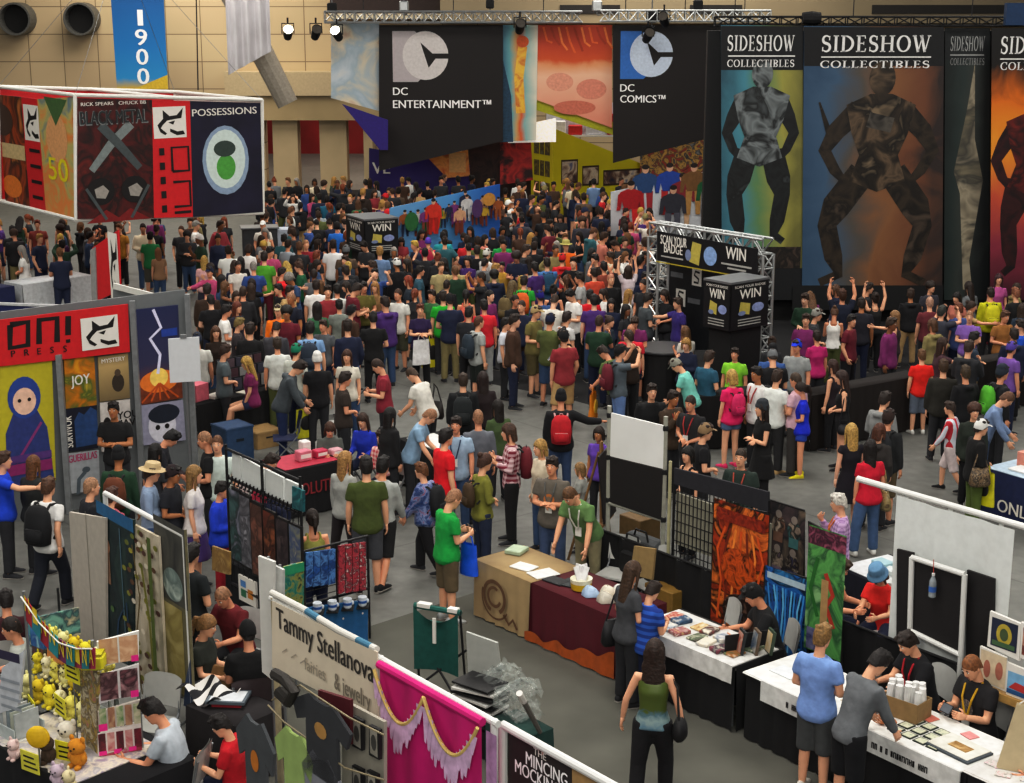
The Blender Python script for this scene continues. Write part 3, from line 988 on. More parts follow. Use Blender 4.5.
mb = MB(); mb.bx(a.x, b_.x, WY - 1.0, WY, 3.05, 4.0, mat('a5936f', noise=.08, scale=.7)); mb.bx(a.x, b_.x, WY - 1.15, WY, 4.0, 4.9, mat('b9a888', noise=.06))
struct(mb.build('trim_4'), 'beige ledge over the lobby opening')
mb = MB()
s0, s1 = atY(440, 0, WY - 2), atY(1100, 0, WY - 2)
mb.bx(s0.x, s1.x, WY - 2, WY, 6.75, 8.4, mat('9b8d72', noise=.1, scale=.4))
for x0, x1 in ((560, 620), (690, 742), (872, 1005)):
 p, q = atY(x0, 8, WY - 2.02), atY(x1, 8, WY - 2.02)
 mb.bx(p.x, q.x, WY - 2.06, WY - 1.9, 7.1, 7.42, mat('2c2824'))
struct(mb.build('trim_5'), 'beige soffit with dark air slots above the banners')
p, q = atY(330, 8, WY - 1.2), atY(500, 8, WY - 1.2)
mb = MB(); mb.bx(p.x, q.x, WY - 1.2, WY, 7.1, 7.9, mat('3a2a24')); mb.bx(p.x, q.x, WY - 1.25, WY, 6.9, 7.1, mat('cdc1a6'))
struct(mb.build('trim_6'), 'dark recess with a pale sill high on the wall')
for (x, lab) in ((14, 'dark round air duct mouth at the far left edge of the wall'), (79, 'dark round air duct mouth beside the blue number banner')):
 c = atY(x, 19, WY - .9)
 t = thing('air_duct', lab, 'duct', (c.x, WY - .9, c.z), group='round air ducts on the wall')
 vs, fs = [], []
 mb = MB(); R0 = .62
 def ring(r, y, n=24): return [(r * math.cos(2 * math.pi * i / n), y, r * math.sin(2 * math.pi * i / n)) for i in range(n)]
 n = 24; L = [ring(R0, .9), ring(R0, 0), ring(R0 - .07, 0), ring(R0 - .07, .6)]
 vs = sum(L, [])
 fs = [(k * n + i, k * n + (i + 1) % n, k * n + n + (i + 1) % n, k * n + n + i) for k in range(3) for i in range(n)]
 mb.add(vs, fs, mat('5b5a55', .5)); mb.build('duct_pipe', t)
 mb = MB(); mb.face(ring(R0 - .07, .55), mat('0c0b0b')); mb.build('duct_opening', t)
def box_truss(mb, p, q, w, h, m, n=10, r=.03):
 p, q = Vector(p), Vector(q)
 d = (q - p).normalized(); sd = Vector((-d.y, d.x, 0)).normalized() * w / 2
 if sd.length < 1e-3: sd = Vector((w / 2, 0, 0))
 up = d.cross(sd).normalized() * h / 2
 cs = [sd + up, sd - up, -sd - up, -sd + up]
 for c in cs: mb.tube([p + c, q + c], r, m, 6)
 for i in range(n):
  a = p.lerp(q, i / n); b = p.lerp(q, (i + 1) / n); k = i % 2
  for j in range(4):
   c1, c2 = cs[j], cs[(j + 1) % 4]
   if k: c1, c2 = c2, c1
   mb.tube([a + c1, b + c2], r * .6, m, 5)
   mb.tube([a + cs[j], a + cs[(j + 1) % 4]], r * .6, m, 5)
ALU = mat('b9bcbc', .35, .7, noise=.05)
STEEL = mat('8c8f92', .4, .6, noise=.05)
BLK = mat('131315', .7, noise=.2)
WHT = mat('d9d8d2', .6, noise=.04)
WIRE = mat('2a2a2c', .5)
YT = 53.0
def hang_truss(x0, x1, y, lab, n):
 a, b = atY(x0, y, YT), atY(x1, y, YT)
 t = thing('lighting_truss', lab, 'truss', (a.x, a.y, a.z), group=None)
 mb = MB(); box_truss(mb, (0, 0, 0), (b.x - a.x, 0, b.z - a.z), .38, .34, ALU, n, .035); mb.build('truss_frame', t)
 mb = MB()
 for k in (.15, .5, .85):
  X = (b.x - a.x) * k; mb.tube([(X, 0, .15), (X, 0, 6)], .015, WIRE, 5)
 mb.build('suspension_cable', t)
 return a, b
hang_truss(325, 582, 17, 'silver lighting truss above the black entertainment banner', 26)
hang_truss(770, 600, 16, 'silver lighting truss above the black comics banner', 18)
def spot(x, y, lab, tilt=0., lit=False):
 c = atY(x, y, YT - .4)
 t = thing('spotlight', lab, 'spotlight', c, tilt, 'stage lamps on the truss')
 mb = MB()
 R = Matrix.Rotation(math.radians(60), 3, 'X')
 pr = [(.05, -.28), (.13, -.26), (.15, -.05), (.15, .18), (.17, .26)]
 vs, fs = [], []
 for r, z in pr:
  for i in range(14):
   a = 2 * math.pi * i / 14; vs.append(R @ Vector((r * math.cos(a), r * math.sin(a), z)))
 fs = [(k * 14 + i, k * 14 + (i + 1) % 14, k * 14 + 14 + (i + 1) % 14, k * 14 + 14 + i) for k in range(4) for i in range(14)] + [tuple(range(13, -1, -1))]
 mb.add(vs, fs, BLK); mb.build('lamp_housing', t)
 mb = MB(); mb.face([R @ Vector((.155 * math.cos(2 * math.pi * i / 14), .155 * math.sin(2 * math.pi * i / 14), .24)) for i in range(14)], mat('fff2d8', emit=6) if lit else mat('55504a', .2)); mb.build('lens', t)
 mb = MB(); mb.tube([(-.19, 0, -.02), (-.19, 0, .3), (.19, 0, .3), (.19, 0, -.02)], .02, BLK, 6); mb.tube([(0, 0, .3), (0, 0, .48)], .03, BLK, 6); mb.build('yoke', t)
spot(316, 33, 'black stage lamp hanging left of the pale hanging banner', .3)
spot(337, 34, 'lit black stage lamp on the pale hanging banner', -.2, True)
spot(288, 33, 'lit stage lamp farthest left over the lobby ledge', .2, True)
spot(520, 27, 'black stage lamp over the teal figure banner', .1)
spot(648, 36, 'black stage lamp hanging over the comics emblem', .2)
spot(664, 20, 'black stage lamp right of the comics emblem', -.3)
for x, y, w, lab in ((332, 8, .3, 'black hoist motor at the left end of the truss'), (404, 6, .3, 'chrome hoist motor above the black entertainment banner'), (490, 4, .26, 'small black hoist motor above the teal figure banner'), (597, 6, .32, 'pale hoist motor over the yellow stand'), (652, 17, .34, 'black and white hoist motor over the comics banner'), (698, 5, .3, 'black hoist motor at the right end of the truss')):
 c = atY(x, y, YT)
 t = thing('hoist_motor', lab, 'motor', c)
 mb = MB(); mb.box((0, 0, 0), (w, w * .8, w * 1.1), BLK if 'pale' not in lab and 'chrome' not in lab else ALU, bev=.04); mb.build('motor_body', t)
 mb = MB(); mb.tube([(0, 0, w * .5), (0, 0, 4)], .02, STEEL, 5); mb.build('chain', t)
 mb = MB(); mb.tube([(0, 0, -w * .5), (0, 0, -w * .8), (.06, 0, -w * .95), (.09, 0, -w * .8)], .02, STEEL, 6); mb.build('hook', t)
a, b_ = atY(228, -15, 58), atY(288, 104, 58)
mb = MB(); mb.tube([a, b_], [.45, .38], mat('a39c90', .7), 12); tag(mb.build('roof_strut'), 'thick slanting grey roof strut beside the lobby opening', 'strut')
a, b_ = atY(225, -5, 57), atY(272, 75, 57)
mb = MB(); W = b_.x - a.x
mb.grid(lambda u, v: (W * u, .12 * math.sin(u * 22), (b_.z - a.z) * (v * (1 - .3 * u))), 30, 6, mat('d5d3d6', .8, noise=.12, scale=1)); tag(mb.build('hanging_drape', None, a), 'white hanging cloth high beside the slanting strut', 'drape')
def generic_figure(B, cx, base, H, m, m2=None, wide=.5, arm=.35):
 k = B.h / B.w; h = B.h * H
 def X(x): return cx + x * H * k
 def Z(z): return base + z * H
 for s in (-1, 1):
  B.line([(X(s * .07), Z(.52)), (X(s * wide * .3), Z(.36)), (X(s * wide * .36), Z(.27)), (X(s * wide * .3), Z(.12)), (X(s * wide * .26), Z(.04)), (X(s * wide * .4), Z(.0))], [v * h for v in (.13, .135, .09, .085, .05, .04)], m)
  B.line([(X(s * .1), Z(.81)), (X(s * arm * .8), Z(.71)), (X(s * arm), Z(.62)), (X(s * arm * .8), Z(.53)), (X(s * arm * .62), Z(.48))], [v * h for v in (.1, .085, .06, .05, .03)], m)
 B.poly([(X(-.16), Z(.83)), (X(-.13), Z(.7)), (X(-.09), Z(.6)), (X(-.13), Z(.48)), (X(0), Z(.43)), (X(.13), Z(.48)), (X(.09), Z(.6)), (X(.13), Z(.7)), (X(.16), Z(.83)), (X(.05), Z(.88)), (X(-.05), Z(.88))], m2 or m)
 B.disc(X(0), Z(.95), .06 * H * k, .08 * H, m2 or m)
def serif_px(B, word, x0, x1, y, hm, m):
 a, b = ab(B, x0, y); B.serif(word, a, b, hm, m, 'l', B.pl.sz(x1, y)[0] - B.pl.sz(x0, y)[0])
def head_px(B, x0, x1, y0, y1, m):
 B.poly([ab(B, x0, y1), ab(B, x1, y1), ab(B, x1, y0), ab(B, x0, y0)], m)
def line_px(B, x0, x1, y, m):
 B.line([ab(B, x0, y), ab(B, x1, y)], .03, m)
def banner_hang(B, top):
 """bar and two wires a banner hangs from, as parts"""
 pass
P54 = Plane(0, 54.0, 0)
B = board(P54.shift(.3), [(331, 22), (379, 22), (379, 111), (331, 98)], art(['d8d6d0', 'c3ccd2', 'a9b9c2', 'd8ceb8', 'c09a84'], .7, 3, 5, .6))
B.build('hanging_banner', 'pale washed-out art banner left of the black entertainment banner', 'banner')
B = board(P54.shift(1.2), [(342, 104), (388, 120), (388, 150), (380, 150)], mat('33207c', noise=.1)); B.build('fascia_sign', 'purple wedge sign under the pale art banner', 'sign')
DK = mat('1a1312', .6, noise=.25, scale=.4)
def dc_emblem(B, a, b, s, left, disc1):
 """peeled-back D over C: s is the emblem's height in metres"""
 ka, kb = s / B.w, s / B.h
 B.poly([(a, b), (a + .5 * ka, b), (a + .62 * ka, b + .12 * kb), (a + .62 * ka, b + .85 * kb), (a + .45 * ka, b + kb), (a, b + kb)], left)
 B.disc(a + .66 * ka, b + .52 * kb, .46 * ka, .48 * kb, disc1, 28)
 B.poly([(a + .56 * ka, b + .78 * kb), (a + .8 * ka, b + .56 * kb), (a + 1.14 * ka, b + .56 * kb), (a + 1.14 * ka, b + .46 * kb), (a + .86 * ka, b + .46 * kb), (a + .72 * ka, b + .28 * kb)], DK)
def black_dc(px, word, left, lab):
 B = board(P54.shift(.5), px, DK)
 x0 = (px[3][0], px[0][1])
 return B
B = board(P54.shift(.6), [(379, 25), (503, 25), (503, 141), (379, 171)], DK)
def ab(B, x, y):
 s, z = B.pl.sz(x, y); return (s - B.s0) / B.w, (z - B.z0) / B.h
a, b_ = ab(B, 393, 82); S = B.pl.sz(393, 31)[1] - B.pl.sz(393, 82)[1]
dc_emblem(B, a, b_, S, mat('b9b2b4', noise=.05), mat('d2cdcb', noise=.08))
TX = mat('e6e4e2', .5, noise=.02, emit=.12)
B.text('DC', *ab(B, 393, 95), .26, TX); B.text('ENTERTAINMENT™', *ab(B, 393, 108), .27, TX, wm=B.pl.sz(491, 100)[0] - B.pl.sz(393, 100)[0])
B.poly([(0, .0), (.09, .0), (.09, 1), (0, 1)], mat('4f6468', noise=.2, scale=.5)) if False else None
B.build('hanging_banner', 'black hanging banner with white DC ENTERTAINMENT lettering', 'banner')['label'] = 'black hanging banner with a pale round emblem and the word ENTERTAINMENT'
B = board(P54.shift(.4), [(503, 25), (538, 25), (536, 140), (500, 142)], tricolor([(0, '2f5f86'), (.3, '6fa8ae'), (.45, 'c9a36a'), (.55, 'd2622e'), (.7, '8fb7b4'), (1, 'd8d3c4')], 'X', 0, 1.2, .12, 1.2))
B.line([(.55, .25), (.5, .55), (.6, .82)], .3, art(['d8862e', 'e8c04a', 'c2502a'], 2, 4)); B.disc(.6, .86, .16, .05, mat('d0602c'))
B.poly([(0, 0), (.35, 0), (.3, .4), (.05, .75), (0, .75)], mat('274a63', noise=.3))
B.build('hanging_banner', 'narrow teal banner with an orange painted shape, between the black banners', 'banner')
B = board(P54.shift(.35), [(538, 25), (612, 25), (612, 128), (537, 100)], tricolor([(0, 'd98a72'), (.35, 'e6ab90'), (.6, 'ecc0a4'), (.74, 'e09a6a'), (.8, 'cf5a26'), (1, 'b8401c')], 'Z', 0, 2.8, .05, 1.2))
B.disc(.3, .45, .18, .09, mat('e0a088')); B.disc(.72, .38, .2, .1, mat('d9907a')); B.disc(.5, .2, .28, .07, mat('c97862'))
for i in range(9):
 x = .08 + i * .1; B.line([(x, .98), (x + .05, .85 + .03 * math.sin(i * 2)), (x + .12, .78 + .05 * math.cos(i))], .07, mat(('d8682e', 'a83a1a', 'e08040')[i % 3]))
B.build('hanging_banner', 'warm flesh and orange hanging banner above the yellow stand', 'banner')
B = board(P54.shift(.7), [(613, 25), (722, 25), (722, 135), (613, 163)], DK)
a, b_ = ab(B, 620, 79); S = B.pl.sz(620, 31)[1] - B.pl.sz(620, 79)[1]
dc_emblem(B, a, b_, S, mat('3c78c0', noise=.08), mat('c9d4e4', noise=.1))
B.text('DC', *ab(B, 620, 91.5), .25, TX); B.text('COMICS™', *ab(B, 620, 102.5), .25, TX, wm=B.pl.sz(665, 100)[0] - B.pl.sz(620, 100)[0])
B.build('hanging_banner', 'black hanging banner with a blue and white emblem and the word COMICS', 'banner')
B = board(P54.shift(.25), [(536, 100), (613, 122), (613, 135), (536, 110)], mat('a8a81e', noise=.08)); B.build('fascia_sign', 'slanted olive yellow strip under the warm banner', 'sign')
B = board(P54.shift(.2), [(508, 128), (556, 118), (556, 142), (508, 143)], mat('e8e2da', emit=.35)); B.build('light_box', 'glowing white slanted light panel beside the yellow stand', 'sign')
B = board(Plane(0, 60, 0), [(110, -14), (163, -14), (168, 88), (117, 89)], tricolor([(0, 'c9a833'), (.1, '2f8fc4'), (.4, '1f78b4'), (1, '174f86')], 'Z', 0, 3.8, .02))
B.poly([(.35, 0), (1, 0), (1, .14)], mat('d0b23c'))
for i, chx in enumerate('1900'):
 B.text(chx, .53, .62 - i * .19, .6, TX, 'c', .42 if i else .17)
B.build('hanging_banner', 'blue vertical banner with white numbers down its length', 'banner')
mb = MB(); p = atY(197, -5, 59); q = atY(198, 90, 59); mb.tube([(p.x, 59, 9), (q.x, 59, q.z)], .025, WIRE, 5); tag(mb.build('suspension_cable'), 'thin black cable hanging right of the blue number banner', 'cable')
PS = Plane(0, 38.0, 0)
SW = mat('d9d8d6', .5, noise=.05, emit=.1)
def sideshow(px, backs, lab, fig, cx=None, word='SIDESHOW', sub='COLLECTIBLES', shift=0., wfull=None):
 B = board(PS.shift(shift), px, backs)
 topy = px[0][1]; x0, x1 = px[0][0], px[1][0]
 aa = ab(B, x0, topy + 42)[1]
 B.rect(0, aa, 1, 1, mat('141517', .6, noise=.2))
 return B
B = board(PS, [(721, 25), (803, 26), (803, 300), (722, 300)], tricolor([(0, '2f5a6a'), (.3, '4f8c9c'), (.55, '668a60'), (.8, 'a09c50'), (1, '74723c')], 'X', 0, 1.9, .14, .9))
head_px(B, 721, 803, 26, 70, mat('15171a', noise=.2)); B.rect(0, 0, 1, .12, mat('15171a', noise=.2))
mA = art(['131517', '1f2324', '0f1011', '3c4244'], 2.2, 2, 3, .8); mA2 = art(['2c3032', '7f8688', '1c1f20', '4e5456'], 2, 5, 3, .8)
generic_figure(B, .46, .22, .64, mA, mA2, .38, .19)
B.rect(.42, .12, .95, .2, art(['3a2f28', '15120f', '55443a'], 4, 1))
serif_px(B, 'SIDESHOW', 727, 794, 51, .36, SW); line_px(B, 728, 795, 56, SW); serif_px(B, 'COLLECTIBLES', 727, 794, 67, .17, SW)
B.build('hanging_banner', 'tall collectibles banner in teal and green with a grey sculpted figure', 'banner')
B = board(PS.shift(.05), [(804, 26), (944, 27), (942, 310), (802, 300)], tricolor([(0, '34526e'), (.22, '46627c'), (.42, '5c5650'), (.62, '8a6240'), (.85, '744a32'), (1, '352a28')], 'X', 0, 3.2, .16, .8))
head_px(B, 804, 944, 27, 66, mat('16171a', noise=.2)); B.rect(0, 0, 1, .09, mat('121315', noise=.2))
mB = art(['1f1914', '3a2f24', '15110d', '54463a'], 1.8, 7, 3, .8); mB2 = art(['2a2119', '6a5844', '3a2f24', '17120e', '80705a'], 1.7, 9, 3, .8)
generic_figure(B, .52, .1, .76, mB, mB2, .62, .25)
B.line([(.44, .68), (.6, .66)], .35, art(['3a3632', '5b564f', '221f1d'], 2.4, 3, 2, .8)); B.line([(.2, .62), (.12, .74)], [.16, .04], mB)
serif_px(B, 'SIDESHOW', 821, 930, 52, .38, SW); line_px(B, 821, 931, 57, SW); serif_px(B, 'COLLECTIBLES', 820, 929, 68, .17, SW)
B.build('hanging_banner', 'widest collectibles banner in brown and slate with a bronze armoured figure', 'banner')
B = board(PS.shift(-.4), [(945, 28), (990, 28), (990, 300), (944, 300)], tricolor([(0, '1b2322'), (.4, '2d3a38'), (.6, '3b423e'), (1, '1a1f20')], 'X', 0, 1.1, .15, 1.2))
head_px(B, 945, 990, 28, 60, mat('24282a', noise=.2))
B.poly([(.5, .88), (.58, .6), (.75, .45), (.62, .15), (.7, .04), (.55, .04), (.4, .4), (.28, .48), (.42, .7)], art(['7f7864', '4c4a42', 'a39a86', '5a5448'], 1.4, 8, 3, .8))
serif_px(B, 'SIDESHOW', 950, 984, 51, .34, mat('a9abab')); line_px(B, 950, 984, 55, mat('a9abab')); serif_px(B, 'COLLECTIBLES', 950, 984, 65, .16, mat('9a9c9c'))
B.build('hanging_banner', 'narrow grey collectibles banner with a tall pale draped shape', 'banner')
B = board(PS.shift(.1), [(992, 28), (1090, 28), (1090, 300), (990, 300)], tricolor([(0, '3b1722'), (.2, '8d3346'), (.4, 'c2583c'), (.58, 'e2982c'), (.74, 'd8761c'), (.86, '1b1512'), (1, '141212')], 'Z', 0, 6.3, .06, 1.2))
generic_figure(B, .42, .1, .68, art(['1a0f10', '3d1618', '0c0809'], 2, 4, 3, .8), art(['7d2620', '2a1012', '982f24'], 2, 6, 3, .8), .3, .2)
serif_px(B, 'SIDESHOW', 1000, 1082, 54, .4, SW); line_px(B, 1000, 1083, 59, SW); serif_px(B, 'COLLECTIBLES', 1000, 1082, 70, .18, SW)
B.build('hanging_banner', 'fiery orange collectibles banner cut by the right edge', 'banner')
mb = MB(); p, q = atY(700, 300, 38.6), atY(1120, 300, 38.6)
mb.bx(p.x, q.x, 38.5, 38.8, 0, 6.9, mat('121214', noise=.2)); tag(mb.build('stand_wall'), 'black back wall of the collectibles stand behind its banners', 'wall')
p, q = atY(715, 26, 38.2), atY(1110, 26, 38.2)
t = thing('lighting_truss', 'black truss the collectibles banners hang from', 'truss', (p.x, 38.25, 7.12)); mb = MB(); box_truss(mb, (0, 0, 0), (q.x - p.x, 0, 0), .25, .2, BLK, 24, .025); mb.build('truss_frame', t)
mb = MB(); [mb.tube([((q.x - p.x) * k, 0, .1), ((q.x - p.x) * k, 0, 5)], .012, WIRE, 5) for k in (.05, .35, .65, .95)]; mb.build('suspension_cable', t)
c = atY(812, 18, 38.1); t = thing('spotlight', 'fat black floodlight on top of the widest collectibles banner', 'spotlight', c)
mb = MB(); mb.tube([(-.22, 0, 0), (.0, 0, 0), (.2, 0, .0)], [.13, .16, .13], BLK, 12); mb.build('lamp_housing', t); mb = MB(); mb.tube([(0, 0, -.12), (0, 0, -.34)], .03, BLK); mb.build('yoke', t)
c = atY(1016, 14, 37.9); mb = MB(); mb.box((0, 0, 0), (.5, .2, .5), mat('1c3d63')); tag(mb.build('wall_sign', None, c), 'small dark blue sign at the top right corner', 'sign')
A0, A1 = Vector((0, 0, 0)), None
def hang_panel(parent, P0, P1, a0, a1, base, pname):
 """part panel of the box between fractions a0..a1 of the edge P0-P1"""
 e = (P1[0] - P0[0])
 return None
tl, bl = atY(75, 95, 36), atY(76, 220, 36)
tr, br = atY(262, 100, 38.8), atY(263, 213, 38.8)
az = math.atan2(tr.y - tl.y, tr.x - tl.x)
box = thing('hanging_box_sign', 'large hanging box sign with comic covers above the red stand', 'sign', (tl.x, tl.y, 0))
PF = Plane(tl.x, tl.y, az)
def hb(px, base, pname, fn=None, pl=PF, lab=None):
 B = board(pl, px, base)
 if fn: fn(B)
 B.build(pname, lab, None, box); return B
RED = mat('c8232a', .55, noise=.06)
INK = mat('171314', .6)
PAP = mat('dcd9d2', .7, noise=.03)
def devil(B, a0, b0, a1, b1):
 """white square with a black horned profile mark"""
 B.rect(a0, b0, a1, b1, PAP)
 def q(x, y): return a0 + (a1 - a0) * x, b0 + (b1 - b0) * y
 B.poly([q(.12, .42), q(.3, .62), q(.3, .9), q(.5, .7), q(.72, .72), q(.92, .95), q(.86, .62), q(.66, .6), q(.42, .56), q(.28, .42), q(.2, .3)], INK)
 B.poly([q(.45, .5), q(.66, .55), q(.6, .42)], INK)
 B.poly([q(.5, .3), q(.72, .2), q(.9, .22), q(.95, .1), q(.7, .08), q(.5, .2)], INK)
 B.poly([q(.12, .42), q(.2, .2), q(.34, .1), q(.4, .15), q(.26, .28)], INK)
def f_metal(B):
 B.text('RICK SPEARS   CHUCK BB', .12, .935, .08, PAP, 'l', B.w * .8)
 B.text('BLACK METAL', .09, .78, .34, mat('7c7f80'), 'l', B.w * .84)
 B.text('BLACK METAL', .1, .79, .3, mat('2c3133'), 'l', B.w * .82)
 g = mat('8d9696', .4, .3); g2 = mat('5c6466', .4, .3)
 B.line([(.2, .42), (.45, .62), (.72, .78)], [.16, .2, .22], g); B.line([(.8, .42), (.58, .6), (.34, .78)], [.16, .2, .22], g2)
 [(B.disc(x, .25, .17, .11, INK), B.poly([(x - .08, .27), (x + .03, .3), (x + .1, .25), (x + .05, .19), (x - .06, .2)], mat('98948e'))) for x in (.3, .72)]
 B.poly([(.1, .0), (.35, .1), (.5, .03), (.65, .1), (.9, .0)], mat('7d1c1c')); B.line([(.12, .28), (.35, .02)], .07, g2); B.line([(.9, .28), (.66, .02)], .07, g2)
hb([(77, 98), (152, 100), (154, 218), (78, 219)], art(['3a1a1a', '5a1d1c', '231616', '72241f'], 1.6, 2), 'cover_panel', f_metal)
def f_red(B):
 devil(B, .1, .68, .88, .94)
 B.line([(.5, .4), (.9, .4), (.9, .6), (.5, .6), (.5, .4)], .06, INK)
 B.line([(.5, .1), (.9, .1), (.9, .31), (.5, .31)], .06, INK); B.line([(.5, .05), (.9, .05)], .06, INK)
 for k in range(5): B.rect(.2, .06 + .12 * k, .32, .12 + .12 * k, INK)
hb([(152, 100), (190, 101), (193, 217), (154, 218)], RED, 'title_panel', f_red)
def f_poss(B):
 B.text('POSSESSIONS', .05, .87, .17, PAP, 'l', B.w * .88)
 B.disc(.48, .48, .32, .3, mat('8fa2b8', noise=.1)); B.disc(.48, .49, .27, .255, mat('c8d6d2', noise=.08)); B.disc(.48, .42, .13, .11, mat('58a04a')); B.disc(.47, .58, .15, .07, mat('3b4a44'))
hb([(190, 101), (261, 103), (263, 212), (193, 217)], mat('1d1b33', .6, noise=.35, scale=1.5), 'cover_panel', f_poss)
vdir = Vector((-.623, .782, 0))
PL2 = Plane(tl.x + vdir.x * 6, tl.y + vdir.y * 6, VAZ)
B = board(PL2, [(-30, 92), (21, 97), (30, 207), (-20, 200)], art(['6a2a1c', 'a8481e', '3a2018', 'c87a3c'], 1.2, 6)); B.rect(.2, .45, .98, .58, mat('c9b487')); B.disc(.7, .2, .18, .1, mat('d88030')); B.disc(.6, .78, .2, .14, mat('4a3226')); B.build('cover_panel', None, None, box)
B = board(PL2, [(21, 97), (37, 99), (46, 212), (30, 207)], RED); devil(B, .08, .62, .95, .94); [B.rect(.3, .1 + k * .14, .9, .13 + k * .14, INK) for k in range(4)]; B.build('title_panel', None, None, box)
B = board(PL2, [(37, 99), (72, 97), (75, 219), (46, 213)], art(['c8a060', 'd88a4a', 'b8b070', '5a7a90'], 1.4, 9)); B.text('50', .2, .3, .55, mat('d8cc20'), 'l', B.w * .55); B.disc(.5, .65, .3, .2, mat('d0a070')); B.poly([(.2, .98), (.5, .75), (.85, .97)], mat('4a6a3c')); B.build('cover_panel', None, None, box)
mb = MB(); inv = Vector((tl.x, tl.y, 0))
trb = tr + vdir * 4.5; tlb = tl + vdir * 4.5
brb = br + vdir * 4.5; blb = bl + vdir * 4.5
for p, q in ((tl, tr), (tr, trb), (trb, tlb), (tlb, tl), (bl, br), (br, brb), (bl, blb), (blb, brb), (tl, bl), (tr, br), (trb, brb), (tlb, blb), (tl.lerp(tr, .5), tlb.lerp(trb, .5))):
 mb.tube([p - inv, q - inv], .045, WHT, 8)
mb.build('sign_frame', box)
mb = MB()
for p in (tl, tr, tlb, trb): mb.tube([p - inv, (tl + trb) / 2 - inv + Vector((0, 0, 3.5))], .006, STEEL, 5)
mb.build('suspension_cable', box)
B2 = MB(); vs = [trb - inv, tr - inv, br - inv, brb - inv]; B2.face(vs, mat('c9c2bd')); B2.build('side_panel', box)
B2 = MB(); B2.face([tlb - inv, trb - inv, brb - inv, blb - inv], RED); B2.build('back_panel', box)
PP = Plane(0, 56.5, 0)
B = board(PP, [(369, 148), (470, 165), (470, 215), (369, 215)], mat('2b1a68', .6, noise=.12, scale=.5))
B.text('VE', .04, .62, .42, PAP, 'l')
B.build('stand_wall', 'purple stand wall under the black entertainment banner', 'wall')
B = board(PP.shift(.4), [(428, 158), (468, 150), (470, 176), (447, 178)], art(['c85a20', 'e8a050', 'a03018'], 1.5, 2)); B.rect(.5, .2, .9, .9, mat('e0b070')); B.build('poster', 'orange lit poster at the right end of the purple wall', 'poster')
B = board(PP.shift(.3), [(500, 143), (531, 140), (533, 180), (500, 185)], art(['8f1c20', 'c8322c', '3a1216', '1a1214'], 1.4, 5)); B.build('poster', 'red and black poster panel left of the yellow stand', 'poster')
def minifig(B, a, b, h, c1, c2):
 """tiny plain printed figure, h of the board's height tall"""
 k = h * B.h / B.w; X = lambda v: a + v * k; Z = lambda v: b + v * h
 for s in (-1, 1):
  B.poly([(X(s * .02), Z(.5)), (X(s * .17), Z(.5)), (X(s * .16), Z(0)), (X(s * .06), Z(0))], mat(c2))
  B.poly([(X(s * .16), Z(.82)), (X(s * .27), Z(.76)), (X(s * .3), Z(.45)), (X(s * .22), Z(.45)), (X(s * .18), Z(.68))], mat(c1))
 B.poly([(X(-.14), Z(.47)), (X(.14), Z(.47)), (X(.24), Z(.8)), (X(.08), Z(.86)), (X(-.08), Z(.86)), (X(-.24), Z(.8))], mat(c1))
 B.disc(X(0), Z(.93), .075 * k, .085 * h, mat('caa288'), 12); B.disc(X(0), Z(.975), .08 * k, .05 * h, mat('2a1f1c'), 12)
PC = Plane(-3.1, 42.5, math.radians(38))
B = board(PC, [(390, 208), (500, 184), (500, 240), (390, 262)], tricolor([(0, '6fa0c8'), (.5, '5a98cc'), (.8, '2f68b4'), (1, '2456a0')], 'X', 0, 4.2, .05))
rr = random.Random(3)
for i in range(26):
 a = rr.uniform(.03, .95); b0 = rr.uniform(.25, .5) + a * .28; c = rr.choice(['c8a080', '2f7a40', 'd0b040', '7c3c7c', '28304c', 'c8c8c8', '9c5a30', '3a8a8a'])
 minifig(B, a, b0 - .12, rr.uniform(.26, .4), c, rr.choice(['28304c', '7c3c2c', c]))
B.disc(.36, .6, .045, .24, mat('c42a22')); minifig(B, .345, .36, .52, 'c43a2a', 'a82a20'); B.disc(.15, .58, .06, .14, mat('2f6c3c')); B.disc(.85, .8, .06, .1, mat('c09048')); B.disc(.74, .68, .05, .14, mat('5a3c6c'))
B.build('stand_wall', 'blue slanted stand wall printed with bright cartoon blobs', 'wall')
YEL = mat('c8bc1c', .55, noise=.1, scale=.8)
ys = thing('exhibition_stand', 'olive yellow angular stand with display windows under the warm banner', 'stand', (0.9, 57, 0))
Y1 = Plane(*atY(553, 150, 57).xy, math.radians(28)); Y2 = Plane(*atY(553, 150, 57).xy, math.radians(-62))
B = board(Y1, [(553, 128), (645, 165), (645, 215), (553, 215)], YEL)
for px in ((562, 161, 577, 182), (583, 167, 598, 184), (604, 170, 640, 184)):
 p, q = ab(B, px[0], px[3]), ab(B, px[2], px[1]); B.rect(p[0] - .01, p[1] - .02, q[0] + .01, q[1] + .02, mat('3c2a1c')); B.rect(*p, *q, art(['3a4a7a', 'c8b8a0', '6a4a3a', '2a2a3a'], 2, px[0]))
B.build('front_panel', None, None, ys)
B = board(Y2, [(531, 140), (553, 128), (553, 215), (531, 210)], YEL)
for k in range(3):
 B.rect(.15, .18 + .25 * k, .85, .36 + .25 * k, art(['8a7a30', '4a3a2a', '6a6a4a'], 4, k)); B.line([(.4, .18 + .25 * k), (.4, .36 + .25 * k)], .05, YEL); B.line([(.62, .18 + .25 * k), (.62, .36 + .25 * k)], .05, YEL)
B.build('side_panel', None, None, ys)
mb = MB(); p = Y1.pt(.4, 3.1, -1.2)
